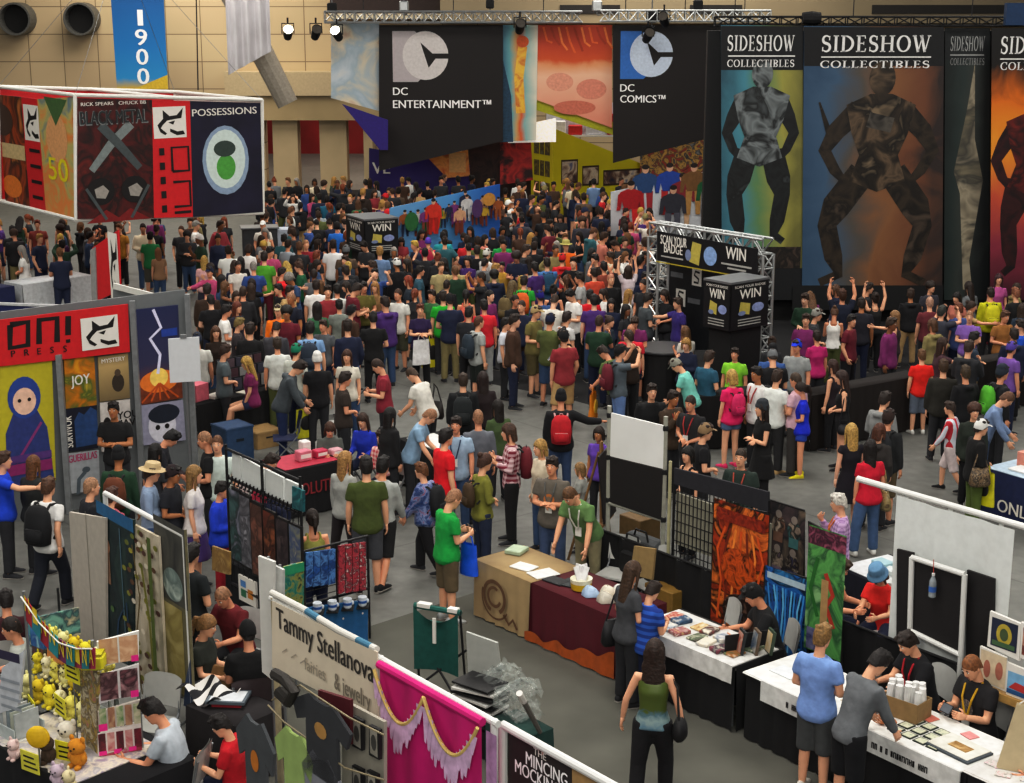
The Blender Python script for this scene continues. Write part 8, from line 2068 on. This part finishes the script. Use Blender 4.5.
 (818, 309, 80, 'front', 'tee:3a3c40', 'jeans:charcoal', 'cap:8a8a84+short:3a2a20', 1.76, 0, 0), (843, 290, 180, 'armsup', 'tee:1c2338', 'jeans:charcoal', 'short:4a2c1c', 1.8, 1, 0), (876, 293, 185, 'armsup', 'tank:1a1a1c', 'jeans:black', 'bun:2a1c14', 1.7, 0, 1), (895, 311, 250, 'point', 'tank:3a2c30', 'jeans:charcoal', 'long:8a6844', 1.66, 0, 1), (862, 298, 170, 'stand', 'tee:24242e', 'jeans:navy', 'short:2a1c14', 1.76, 4, 0), (930, 297, 180, 'stand', 'tee:6a2c34', 'jeans:charcoal', 'crop:b08c78', 1.74, 0, 0), (942, 306, 130, 'photo', 'tee:3a3c48', 'jeans:charcoal', 'short:3a3c38', 1.72, 0, 0), (959, 303, 200, 'stand', 'tee:4a5c90', 'jeans:navy', 'short:6a3c24', 1.74, 0, 0), (970, 311, 340, 'crossed', 'tee:8a68b0', 'slacks:cream', 'crop:9a7458', 1.68, 0, 0), (991, 288, 180, 'stand', 'coat:b4b414', 'jeans:charcoal', 'short:2a1c14', 1.72, 1, 0), (999, 274, 0, 'stand', 'tee:b05890', 'jeans:maroon', 'long:4a2a30', 1.7, 0, 1), (1016, 288, 200, 'stand', 'tee:1a1a1c', 'jeans:black', 'short:8a5a40', 1.76, 0, 0), (1006, 311, 20, 'front', 'tee:9a6c38', 'jeans:charcoal', 'short:5a3c28', 1.7, 1, 0), (1021, 320, 250, 'stand', 'tee:1c50b0', 'jeans:navy', 'short:2a1c14', 1.72, 0, 0), (943, 338, 95, 'point', 'tee:4a3038', 'skirt:c8ccb8', 'long:3a2418', 1.68, 0, 1),
 (710, 351, 130, 'front', 'tee:2a5a70', 'jeans:navy', 'short:3a2a20', 1.72, 0, 0), (735, 348, 340, 'stand', 'tee:8ac83c', 'jeans:charcoal', 'short:2a1c14', 1.6, 1, 0), (773, 345, 160, 'stand', 'coat:3a5a90', 'jeans:navy', 'beanie:17181c', 1.74, 1, 0), (817, 331, 190, 'stand', 'tee:b0246c', 'jeans:charcoal', 'short:2a1c14', 1.62, 1, 1), (833, 360, 230, 'stand', 'tank:2a2028', 'jeans:black', 'bob:3a2018', 1.62, 0, 1), (1012, 342, 120, 'stand', 'tee:7a58a0', 'jeans:navy', 'cap:5a489c+short:2a1c14', 1.7, 1, 0), (463, 374, 180, 'stand', 'coat:16191c', 'jeans:charcoal', 'short:3a2a1e', 1.72, 0, 0), (483, 372, 190, 'stand', 'tee:2a1e20', 'jeans:charcoal', 'long:2a1a16', 1.7, 1, 1), (498, 400, 200, 'stand', 'tee:4a5c38', 'jeans:charcoal', 'long:1e1612', 1.62, 1, 1),
]
for x, y, f, po, tp_, bt_, hr, h, sk, fm in MID:
 P(x, y, f, po, tp_, bt_, hr, h, sk, bool(fm))
def inside(poly, x, y):
 c = False
 for i in range(len(poly)):
  (x1, y1), (x2, y2) = poly[i], poly[i - 1]
  if (y1 > y) != (y2 > y) and x < (x2 - x1) * (y - y1) / (y2 - y1) + x1:
   c = not c
 return c
HEADS = [([(262, 192), (345, 176), (385, 178), (470, 172), (535, 182), (640, 176), (655, 225), (640, 300), (640, 335), (560, 330), (500, 312), (440, 292), (400, 300), (330, 330), (245, 335), (215, 300), (225, 260), (262, 235)], 1.0),
         ([(800, 287), (1060, 272), (1060, 335), (1000, 345), (925, 338), (860, 318), (806, 318)], .9),
         ([(-30, 214), (130, 214), (225, 214), (225, 238), (130, 236), (60, 250), (-30, 250)], .8), ([(205, 255), (262, 250), (300, 330), (255, 345), (215, 330)], 1.0), ([(264, 178), (372, 176), (372, 195), (264, 195)], .9),
         ([(640, 282), (700, 288), (700, 340), (645, 335)], .7), ([(700, 336), (800, 336), (800, 352), (705, 356)], .8), ([(375, 172), (650, 165), (650, 200), (375, 205)], .9)]
def blocked(w):
 x, y = pix((w.x, w.y, 0))
 if w.y > 56: return not (xo0 < w.x < xo1 and w.y < 61)
 return False
BOXES = []
def keep_out():
 """ground footprints of the built stands (oriented boxes as circles along their length)"""
 for o in COL.objects:
  if o.parent is None and o.get('category') in ('kiosk', 'gantry', 'wall', 'counter', 'table', 'cabinet', 'stand', 'sign', 'board', 'partition', 'display', 'panel', 'drape', 'rack', 'poster', 'frame'):
   pts = []
   for q in [o] + list(o.children_recursive):
    if q.type == 'MESH':
     M = WM(q)
     for v in q.data.vertices:
      w = M @ v.co
      if w.z < 1.9: pts.append((w.x, w.y))
   if pts:
    BOXES.append(hull(pts))
def WM(o):
 M = o.matrix_basis
 if o.parent is not None:
  M = WM(o.parent) @ o.matrix_parent_inverse @ M
 return M
def hull(pts):
 pts = sorted(set((round(a, 2), round(b, 2)) for a, b in pts))
 if len(pts) < 3: return pts
 def half(ps):
  h = []
  for p in ps:
   while len(h) >= 2 and (h[-1][0] - h[-2][0]) * (p[1] - h[-2][1]) - (h[-1][1] - h[-2][1]) * (p[0] - h[-2][0]) <= 0: h.pop()
   h.append(p)
  return h[:-1]
 return half(pts) + half(pts[::-1])
def hits(w, r=.3):
 for B in BOXES:
  if len(B) < 3: continue
  if inside(B, w.x, w.y): return True
  for i in range(len(B)):
   ax, ay = B[i - 1]; bx, by = B[i]; dx, dy = bx - ax, by - ay; L2 = dx * dx + dy * dy or 1e-9
   t = max(0, min(1, ((w.x - ax) * dx + (w.y - ay) * dy) / L2))
   if (ax + dx * t - w.x) ** 2 + (ay + dy * t - w.y) ** 2 < r * r: return True
 return False
keep_out()
GROUND = []
for p in ALLP:
 l = locate(p)[0]; GROUND.append((l.x, l.y))
TOPC = ['black'] * 9 + ['charcoal'] * 8 + ['navy'] * 6 + ['2c3a4a', '3a3a44', '4a4a50', 'grey', 'grey', 'lightgrey', 'white', 'white', 'white', 'd0ccc4', 'maroon', 'red', '8c3038', 'denim', '34508a', '7088a8', '2c5c64', 'darkgreen', 'darkgreen', '3c6a44', 'olive', 'khaki', 'brown', 'darkbrown', 'brown', 'purple', 'plum', 'b04c74', 'b87868', 'tan', 'cream', '5a4a3c']
BOTC = ['denim'] * 5 + ['navy'] * 4 + ['black'] * 5 + ['charcoal'] * 5 + ['khaki', 'olive', 'brown', 'grey', 'tan']
HAIRC = ['1a1412'] * 5 + ['2a1c14'] * 6 + ['3a281c'] * 4 + ['5a3c26', '6a4a2c', 'a07c44', 'b09448', '7a3c20', '8a8680']
POSEC = ['stand'] * 6 + ['stand2'] * 5 + ['front'] * 4 + ['phone'] * 2 + ['walk', 'walk2', 'photo', 'crossed', 'hip', 'chin', 'backpacker', 'point']
tries = 0
for poly, dens in HEADS:
 xs = [q[0] for q in poly]; ys = [q[1] for q in poly]
 fails = 0
 while fails < 900:
  x, y = RND.uniform(min(xs), max(xs)), RND.uniform(min(ys), max(ys))
  if not inside(poly, x, y): continue
  fem = RND.random() < .4
  h = RND.uniform(1.58, 1.7) if fem else RND.uniform(1.68, 1.86)
  w = at(x, y, h)
  if w.y > 62.5 or blocked(w) or hits(w): fails += 1; continue
  mind = .68 / dens + max(0, (w.y - 45)) * .012
  if any((w.x - a) ** 2 + (w.y - b) ** 2 < mind * mind for a, b in GROUND): fails += 1; continue
  GROUND.append((w.x, w.y)); fails = 0
  tk = RND.choice(['tee'] * 7 + ['long', 'coat', 'hood', 'tank' if fem else 'tee'])
  bk = RND.choice(['jeans'] * 5 + ['slacks', 'shorts', 'shorts'] + (['skirt', 'hot'] if fem else []))
  hk = RND.choice(['long', 'long', 'bob', 'pony', 'bun', 'wavy'] if fem else ['short'] * 8 + ['crop', 'crop', 'crop', 'cap', 'afro'])
  hr = '%s:%s' % (hk, RND.choice(HAIRC))
  if hk == 'cap': hr = 'cap:%s+short:2a1c14' % RND.choice(['black', 'navy', 'red', 'khaki', 'grey', 'white'])
  P(x, y, RND.choice([0, 20, 60, 90, 120, 150, 180, 180, 180, 200, 220, 270, 300, 330]) + RND.uniform(-15, 15), RND.choice(POSEC), '%s:%s' % (tk, RND.choice(TOPC)), '%s:%s' % (bk, RND.choice(BOTC)), hr, h, RND.choice([0, 0, 0, 1, 1, 2, 3, 4, 5, 6]), fem)
print('people', len(ALLP))
for p in ALLP: p['loc0'] = locate(p)[0]
named = [p for p in ALLP if p['lab']]
rest = sorted([p for p in ALLP if not p['lab']], key=lambda p: p['loc0'].length)
single = named + rest[:296 - len(named)]
far = rest[296 - len(named):]
def cname(c):
 if c in PAL: return {'lightgrey': 'light grey', 'lightblue': 'light blue', 'darkgreen': 'dark green', 'darkbrown': 'dark brown', 'brightred': 'bright red'}.get(c, c)
 v = np.array([int(c[i:i + 2], 16) for i in (0, 2, 4)], float)
 best = min(PAL, key=lambda k: float(((v - np.array([int(PAL[k][i:i + 2], 16) for i in (0, 2, 4)], float)) ** 2).sum()) if k not in ('blonde', 'ginger', 'greyhair', 'silver') else 1e9)
 return cname(best)
LAND = [('by the long dark counter', (870, 395)), ('under the widest banner', (860, 335)), ('under the fiery banner', (1000, 330)), ('by the truss gantry', (655, 330)), ('by the cube kiosk', (372, 290)), ('before the cartoon wall', (445, 262)), ('before the yellow stand', (560, 215)), ('before the small figures wall', (640, 240)),
  ('by the dark grey cabinet', (255, 262)), ('under the hanging box sign', (150, 240)), ('at the far left tables', (50, 262)), ('by the lobby pillars', (310, 205)), ('before the purple wall', (410, 210)), ('on the crowd front', (520, 345)), ('by the magazine table', (240, 400)), ('left of the open aisle', (330, 355)), ('in mid crowd', (500, 275)), ('by the round counter', (640, 380)), ('left of the crowd centre', (320, 290)), ('right of the crowd centre', (590, 290)), ('behind the queue', (760, 385)), ('right of the widest banner', (940, 340))]
LW = [(n, at(x, y + 30, 0)) for n, (x, y) in LAND]
def fdir(a):
 a %= 360
 return 'facing us' if a < 35 or a > 325 else 'facing right' if a < 125 else 'seen from behind' if a < 235 else 'facing left'
def words(p):
 tk, tc = p['top'].split(':')
 s = 'person in %s %s' % (cname(tc), NOUN[tk])
 hats = [q for q in p['hair'].split('+') if q.split(':')[0] in ('cap', 'beanie', 'fedora', 'bucket')]
 if hats:
  hk, hc = hats[0].split(':'); s += ' and %s %s' % (cname(hc), {'fedora': 'hat', 'bucket': 'hat'}.get(hk, hk))
 a = {'armsup': 'arms raised', 'photo': 'holding hands up', 'phone': 'looking at hands', 'crossed': 'arms folded', 'point': 'arm out', 'chin': 'hand at chin', 'hip': 'hand on hip', 'walk': 'walking', 'walk2': 'walking', 'bend': 'bending'}.get(p['pose'], '')
 l = p['loc0']
 w = min(LW, key=lambda q: (q[1] - l).length)[0]
 return s, a or fdir(p['face']), w, fdir(p['face'])
from collections import defaultdict
import re
def nw(s): return len(re.findall(r'\w+', s))
grp = defaultdict(list)
for p in single:
 if not p['lab']:
  s, a, w, f = words(p)
  p['lab'] = '%s %s %s' % (s, a, w); grp[p['lab']].append(p)
for k, L in list(grp.items()):
 if len(L) > 1:      # add the lower garment
  sub = defaultdict(list)
  for p in L:
   bk, bc = (p['bottom'] or 'jeans:black').split(':')
   s, a, w, f = words(p)
   lab = '%s and %s %s %s' % (s, cname(bc), BNOUN[bk], w)
   if nw(lab) > 16: lab = k
   sub[lab].append(p)
  for lab, M in sub.items():
   if len(M) == 1: M[0]['lab'] = lab
   else:
    M.sort(key=lambda p: p['x'])
    nm = ['leftmost', 'second from left', 'third from left', 'fourth from left', 'fifth from left', 'sixth from left', 'seventh from left', 'eighth from left']
    s, a, w, f = words(M[0]); base = next((q for q in (lab, k, s + ' ' + w) if nw(q) <= 13), s)
    for i, p in enumerate(M):
     p['lab'] = base + ', ' + ('rightmost' if i == len(M) - 1 else nm[min(i, 7)])
seen = {}
for p in single:
 l = p['lab']
 if l in seen:
  for e in ('farther right', 'farther back', 'lower', 'higher'):
   if l + ', ' + e not in seen: l = l + ', ' + e; break
 seen[l] = 1; p['lab'] = l
 if nw(l) > 16: print('LONG', l)
for p in single:
 place_person(p, p['lab'])
def lowpoly(p, V, Fc, Cc):
 l, th, sc, J = locate(p)
 r = random.Random(int(p['x'] * 31 + p['y'] * 7))
 M = Matrix.Translation(l) @ Matrix.Rotation(th, 4, 'Z') @ Matrix.Scale(sc, 4)
 for key, fn, col in ((('b', p['pose'], p['fem']), lambda: body_mesh(p['pose'], p['fem']), lin(SKINS[p['skin'] % 7])), (('t', p['pose'], p['fem'], p['top'].split(':')[0]), lambda: top_mesh(p['pose'], p['fem'], p['top'].split(':')[0]), rgba(p['top'].split(':')[1])[:3]),
                         (('o', p['pose'], p['fem'], p['bottom'].split(':')[0]), lambda: bottom_mesh(p['pose'], p['fem'], p['bottom'].split(':')[0]), rgba(p['bottom'].split(':')[1])[:3])):
  me = cached(key, fn)
  lo = cached(('lo',) + key, lambda: decim(me))
  o = len(V); V += [tuple(M @ (Vector(v) + Vector((0, 0, J['dz'])))) for v in lo[0]]; Fc += [tuple(i + o for i in f) for f in lo[1]]; Cc += [col] * len(lo[1])
 hk, hc = p['hair'].split('+')[0].split(':')
 nm, me = cached(('h', hk), lambda: hair_mesh(hk)); lo = cached(('lo', 'h', hk), lambda: decim(me))
 H = M @ Matrix.Translation(J['head'] + Vector((0, 0, J['dz']))) @ J['Hd'].to_4x4()
 o = len(V); V += [tuple(H @ Vector(v)) for v in lo[0]]; Fc += [tuple(i + o for i in f) for f in lo[1]]; Cc += [rgba(hc)[:3]] * len(lo[1])
def decim(me):
 o = bpy.data.objects.new('d', me); COL.objects.link(o); m = o.modifiers.new('d', 'DECIMATE'); m.ratio = .12
 ev = o.evaluated_get(bpy.context.evaluated_depsgraph_get()); m2 = ev.to_mesh()
 r = [tuple(v.co) for v in m2.vertices], [tuple(q.vertices) for q in m2.polygons]
 ev.to_mesh_clear(); bpy.data.objects.remove(o); return r
if far:
 V, Fc, Cc = [], [], []
 for p in far: lowpoly(p, V, Fc, Cc)
 me = bpy.data.meshes.new('far_crowd'); me.from_pydata(V, [], Fc)
 ca = me.color_attributes.new('tint', 'FLOAT_COLOR', 'CORNER')
 buf = []
 for f, c in zip(Fc, Cc): buf += list(c[:3]) + [1.0] if len(f) == 0 else (list(c[:3]) + [1.0]) * len(f)
 ca.data.foreach_set('color', buf)
 m, nt, b = _new('far_cloth'); at_ = nt.nodes.new('ShaderNodeVertexColor'); at_.layer_name = 'tint'; nt.links.new(at_.outputs['Color'], b.inputs['Base Color']); b.inputs['Roughness'].default_value = .85
 me.materials.append(m); me.polygons.foreach_set('use_smooth', [True] * len(Fc)); me.update()
 o = link('far_crowd', me); tag(o, 'distant throng of visitors at the back of the hall', 'crowd', kind='stuff')
print('single', len(single), 'far', len(far))
for k, lab in (('redlanyard', 'chair of the red lanyard person'), ('yellowlanyard', 'chair of the yellow lanyard person'), ('capseat', 'chair of the black capped person at the books'), ('buckethat', 'chair of the bucket hat person'), ('palegreen', 'chair of the pale green T-shirt person'), ('cobaltblouse', 'chair of the cobalt blouse person'), ('greyblouse', 'chair of the grey topped person at pink goods'), ('redplaid', 'chair of the faded red check person'), ('redlean', 'chair of the rose shirt person'), ('whitetee', 'chair of the white T-shirt person at the print rack'), ('redchild', 'chair of the red T-shirt child'), ('greyseat', 'chair of the pale grey shirt person at far left'), ('maroonseat', 'chair of the maroon topped person at left edge'), ('redbeard', 'chair of the dark red topped person'), ('handright', 'chair of the rust topped person at right edge')):
 chair_under(N[k], 'pale grey folding ' + lab)
chair_under(N['blondspec'], 'dark brown folding chair of the blond ponytailed person', mat('3c3234')); chair_under(N['mohawk'], 'dark brown folding chair of the black capped stall person', mat('423638'))
chair(at(150, 700, .7).xy.to_3d(), math.radians(160), 'pale grey folding chair behind the print rack')
def backpack(p, lab, col, s=1., trim='1a1a1c'):
 J = p['J']; t = thing('backpack', lab, 'backpack', torso_pt(p, 0, -.21, .30))
 R = Matrix.Rotation(p['th'], 4, 'Z') @ J['T'].to_4x4(); t.rotation_euler = R.to_euler(); t.scale = (p['sc'] * s,) * 3
 m = mat(col, .8, noise=.12); d = mat(trim, .7)
 vs, fs = [], []
 rings = [(Vector((0, 0, z)), Vector((w, 0, 0)), Vector((0, dd, 0))) for z, w, dd in ((-.25, .1, .06), (-.23, .15, .085), (-.05, .165, .1), (.12, .15, .085), (.2, .1, .055), (.215, .05, .03))]
 mb = MB(); mb.add(*ringloft(rings, 14), m); mb.build('pack_body', t, smooth=True)
 mb = MB(); mb.add(*ringloft([(Vector((0, -.09, z)), Vector((w, 0, 0)), Vector((0, dd, 0))) for z, w, dd in ((-.2, .09, .02), (-.18, .115, .045), (-.06, .115, .045), (-.04, .09, .02))], 12), m); mb.tube([(-.1, -.118, -.05), (.1, -.118, -.05)], .006, d, 5); mb.build('front_pocket', t, smooth=True)
 for q in (-1, 1): mb = MB(); mb.tube([(q * .09, .05, .16), (q * .1, .1, .21), (q * .105, .2, .2), (q * .115, .29, .1), (q * .12, .26, -.05), (q * .14, .1, -.18)], .017, d, 6); mb.build('shoulder_strap', t)
 mb = MB(); mb.tube([(-.03, 0, .2), (-.02, 0, .24), (.02, 0, .24), (.03, 0, .2)], .007, d, 6); mb.build('grab_handle', t)
def handbag(p, lab, col, x=.24, z=.0, w=.28, h=.22, name='handbag'):
 t = thing(name, lab, 'bag', torso_pt(p, x, -.02, z)); t.rotation_euler = (0, 0, p['th'] + math.pi / 2)
 m = col if not isinstance(col, str) else mat(col, .6, noise=.15)
 mb = MB(); mb.add(*ringloft([(Vector((0, 0, q)), Vector((a, 0, 0)), Vector((0, b_, 0))) for q, a, b_ in ((-h / 2, w * .42, .05), (-h * .35, w * .5, .075), (0, w * .47, .07), (h / 2, w * .38, .025))], 14), m); mb.build('bag_body', t, smooth=True)
 top = (p['J']['up'](0, 0, .5) - p['J']['up'](0, 0, z)).length * p['sc']
 mb = MB(); mb.tube([(-w * .35, 0, h * .45), (-.03, .03 * (1 if x > 0 else -1), top * .8), (.0, .09 * (1 if x > 0 else -1), top * .98), (.03, .03 * (1 if x > 0 else -1), top * .8), (w * .35, 0, h * .45)], .011, m, 6); mb.build('bag_strap', t)
def mid(x, y): return min(ALLP, key=lambda p: (p['x'] - x) ** 2 + (p['y'] - y) ** 2)
backpack(N['whitepack'], 'large black backpack on the white T-shirt person at left', '15161a', 1.12)
backpack(N['redpack'], 'bright red backpack on the black hooded person mid aisle', 'b4202c', 1.0, 'c8a0a0')
backpack(N['bighood'], 'large dark grey backpack before the long counter', '26282c', 1.15)
backpack(N['plaid'], 'dark red backpack on the check shirt person', '6a1c28', .95)
backpack(N['bluejacketboy'], 'black backpack on the striding blue jacket child', '1a1c20', 1.0)
backpack(N['pinktee'], 'pink backpack on the pink T-shirt person', 'c82c68', .8)
backpack(N['beaniepack'], 'bright green and black backpack on the black beanie person', '5aa834', 1.05)
backpack(N['leftblue'], 'blue backpack on the person cut by the left edge', '2048a8', 1.)
backpack(N['greenhood'], 'brown backpack on the dark green topped person', '6a3c24', .95)
backpack(N['whiteback'], 'black backpack on the white shirt person facing left', '1c1c20', .95)
backpack(N['bluecap'], 'grey backpack on the blue capped person', '4a5054', .95)
backpack(N['olivecard'], 'slim brown backpack on the olive cardigan person', '4a3824', .75)
for x, y, c, lab in ((150, 232, '1c6048', 'green backpack under the hanging box sign'), (228, 246, '1c1e22', 'black backpack on the white T-shirt by the grey cabinet'), (524, 276, 'd0682c', 'orange backpack on the green T-shirt in mid crowd'), (620, 345, '6a1c2c', 'maroon backpack by the round counter'), (991, 288, 'c0bc20', 'yellow backpack under the fiery banner'), (513, 281, '6a5c3c', 'khaki backpack on the grey green shirt in mid crowd'), (479, 316, '2a3844', 'dark blue backpack on the grey T-shirt at the crowd front'), (463, 374, '1e2426', 'black backpack with white mark in the open aisle'), (547, 258, '24506c', 'teal backpack on the denim jacket in mid crowd'), (310, 322, '2c3848', 'slate backpack on the broad light blue shirt'), (441, 262, '20301e', 'dark green backpack before the cartoon blob wall'), (337, 222, '1c66c0', 'vivid blue backpack left of the small cube kiosk'), (333, 240, '1c1c20', 'black backpack on the tall white shirt by the cube kiosk')):
 p = mid(x, y)
 if p in single: backpack(p, lab, c)
handbag(N['green_tank'], 'black shoulder bag on the green topped person at bottom', '141416', .27, -.02)
handbag(N['grey_long'], 'big black shoulder bag on the long haired grey T-shirt person', '15161a', -.25, -.08, .34, .3)
handbag(N['tallboots'], 'small black purse held by the tall boots person', '17171b', -.26, -.12, .22, .16)
handbag(N['whitecap'], 'leopard print bag on the white capped person', art(['3a2c24', '8a7458', '1c1614', 'b09c80'], 22, 3), .25, .02, .32, .28)
handbag(N['vest'], 'black bag slung on the leaning white shirt person', '1c1614', .25, .02, .26, .3)
handbag(N['redtee_back'], 'tan patterned bag on the red T-shirt person', art(['7a6a48', '9a8a60', '5a4a34'], 12, 2), .25, -.08, .3, .26)
handbag(N['whitepurple'], 'black bag on the white and purple dressed person', '17151a', -.24, -.05, .3, .28)
def held_bag(p, lab, col, k='R', w=.3, h=.42, print_=None):
 wr = p['J']['arm' + k][2] + Vector((0, 0, 0)); q = on_body(p, wr); t = thing('carrier_bag', lab, 'bag', (q.x, q.y, max(.05, q.z - h - .12))); t.rotation_euler = (0, 0, p['th'] + .4)
 m = mat(col, .45, noise=.15); mb = MB()
 mb.grid(lambda u, v: ((w / 2) * math.cos(u * 6.283) * (1 - .15 * v), .07 * math.sin(u * 6.283) * (1 - .5 * v) * (1 + .2 * math.sin(v * 9)), h * v), 20, 6, m); mb.build('bag_body', t, smooth=True)
 mb = MB(); mb.tube([(-.07, 0, h * .97), (-.04, 0, h + .1), (.04, 0, h + .1), (.07, 0, h * .97)], .01, m, 6); mb.build('bag_handle', t)
 if print_: mb = MB(); mb.ell((0, -.05, h * .5), (w * .3, .03, h * .28), mat(print_), 12, 8); mb.build('bag_print', t)
held_bag(N['baldgreen'], 'bright blue carrier bag held by the bright green T-shirt person', '1c5cd0', 'R', .28, .4)
for x, y, c, pr_, lab in ((443, 291, 'c8c020', '1a1a1c', 'large yellow and black carrier bag on the crowd front'), (506, 318, 'b4bcc4', '8aa0c0', 'pale silver carrier bag at the crowd front'), (600, 347, 'd0801c', 'd8b040', 'orange carrier bag by the round counter'), (317, 353, 'c8c428', '1a1a1c', 'yellow and black carrier bag behind the slate hooded person'), (420, 304, 'd8d8d8', None, 'white bag held by the dark purple vest person')):
 p = mid(x, y)
 if p in single: held_bag(p, lab, c, 'L', .5 if 'large' in lab or 'silver' in lab else .4, .6 if 'large' in lab else .5, pr_)
held_bag(N['whitecap'], 'yellow and black carrier bag below the white capped person', 'c0bc1c', 'R', .38, .5, '1a1a1c')
t = thing('backpack', 'black backpack set on the floor before the white runner table', 'backpack', (at(845, 770, .1).x, at(845, 770, .1).y, .0), .6)
mb = MB(); mb.add(*ringloft([(Vector((0, 0, z)), Vector((w, 0, 0)), Vector((0, d, 0))) for z, w, d in ((.005, .16, .1), (.03, .19, .13), (.25, .2, .13), (.42, .16, .1), (.48, .08, .05))], 14), mat('17181b')); mb.build('pack_body', t, smooth=True)
mb = MB(); mb.tube([(-.05, .0, .47), (-.03, 0, .53), (.03, 0, .53), (.05, 0, .47)], .01, BLK, 6); mb.build('grab_handle', t)
mb = MB(); mb.add(*ringloft([(Vector((0, -.12, z)), Vector((w, 0, 0)), Vector((0, d, 0))) for z, w, d in ((.06, .1, .02), (.08, .13, .05), (.22, .13, .05), (.24, .1, .02))], 12), mat('1d1e22')); mb.build('front_pocket', t, smooth=True)
def phone(p, lab, col='15161a', w=.075, h=.15):
 a = p['J']['armR']; b = p['J']['armL']
 q = (a[2] + a[3] * .09 + b[2] + b[3] * .09) / 2 + Vector((0, .02, .03))
 q = on_body(p, q); mb = MB(); mb.box((0, 0, 0), (w, .012, h), mat(col, .3), rx=-.7, bev=.003); mb.box((0, -.006, .004), (w * .88, .004, h * .85), mat('6a7078', .2), rx=-.7); o = mb.build('phone', None, q, p['th'] + math.pi); tag(o, lab, 'phone')
phone(N['baldgreen'], 'phone held by the bright green T-shirt person'); phone(N['yellowlanyard'], 'dark phone held by the yellow lanyard person', w=.13, h=.1); phone(N['maroontee'], 'phone held by the brick red T-shirt person'); phone(mid(560, 330), 'phone held by the person in black tank top at the crowd front', 'c8c8cc')
def lanyard(p, col, badge='d8d8d4', zb=.14):
 mb = MB(); m = mat(col, .7); J = p['J']; inv = Vector((0, 0, 0))
 g = .155
 L = [J['up'](-.07, .0, .545), J['up'](-.075, .09, .5), J['up'](-.06, g - .01, .4), J['up'](-.02, g + .005, zb + .1), J['up'](.02, g + .005, zb + .1), J['up'](.06, g - .01, .4), J['up'](.075, .09, .5), J['up'](.07, .0, .545)]
 mb.tube(L, .011, m, 6); mb.box(J['up'](0, g + .01, zb + .04), (.09, .012, .12), mat(badge)); o = mb.build('lanyard', p['obj'])
for k, c in (('yellowlanyard', 'c8a020'), ('redlanyard', 'b01c2c'), ('seller', 'd0d0c8'), ('greylany', 'a03030'), ('chinrow', 'a04030'), ('lilaccheck', 'c07030'), ('greenface', 'a04838'), ('discshirt', '5a5a58'), ('glasses', '30405a'), ('whiteback', 'a03a3a')): lanyard(N[k], c)
p = N['discshirt']; J = p['J']; mb = MB()
mb.add([J['up'](.075 * math.cos(i * .3927), .148, .3 + .075 * math.sin(i * .3927)) for i in range(16)], [tuple(range(16))], mat('b0703c')); mb.add([J['up'](.04 * math.cos(i * .3927), .151, .3 + .04 * math.sin(i * .3927)) for i in range(16)], [tuple(range(16))], mat('7a6a58')); mb.build('shirt_print', p['obj'])
p = N['yellowlanyard']; J = p['J']; mb = MB(); mb.add([J['up'](.08 * math.cos(i * .3927), .15, .3 + .09 * math.sin(i * .3927)) for i in range(16)], [tuple(range(16))], art(['8a8480', '4a4648', 'a89890'], 22, 2)); mb.build('shirt_print', p['obj'])
w = bpy.data.worlds.new('hall'); SC.world = w; w.use_nodes = True
w.node_tree.nodes['Background'].inputs[0].default_value = (.93, .97, 1, 1); w.node_tree.nodes['Background'].inputs[1].default_value = .13
def area(loc, size, e, col=(1, .95, .88), rot=(0, 0, 0), sy=None):
 l = bpy.data.lights.new('hall_light', 'AREA'); l.energy = e; l.color = col; l.shape = 'RECTANGLE'; l.size = size; l.size_y = sy or size
 o = bpy.data.objects.new('hall_light', l); COL.objects.link(o); o.location = loc; o.rotation_euler = rot
for x in (-14, 0, 14):
 for y in (14, 28, 42):
  area((x, y, 13), 7, 1080)
area((-12, 58, 12), 9, 1500, (1, .94, .86)); area((6, 57, 12), 9, 1200, (1, .95, .88)); area((-6, 72, 10), 10, 1400, (1, .85, .7))
area((0, -6, 13), 9, 2600, (1, .96, .9), (math.radians(48), 0, 0))  # added fill from behind the camera to brighten upright faces, not a hall lamp
cam = bpy.data.cameras.new('camera'); cam.sensor_width = 36; cam.lens = F * 36 / 1024; cam.clip_end = 500
o = bpy.data.objects.new('camera', cam); COL.objects.link(o); o.location = (0, 0, HC); o.rotation_euler = (math.pi / 2 - TH, 0, 0); SC.camera = o
SC.view_settings.view_transform = 'Standard'; SC.view_settings.look = 'None'; SC.view_settings.exposure = 0
vs_ = SC.view_settings; vs_.use_curve_mapping = True
cm = vs_.curve_mapping; cv = cm.curves[3]
cv.points.new(.12, .085); cv.points.new(.5, .52); cv.points.new(.8, .87); cm.update()
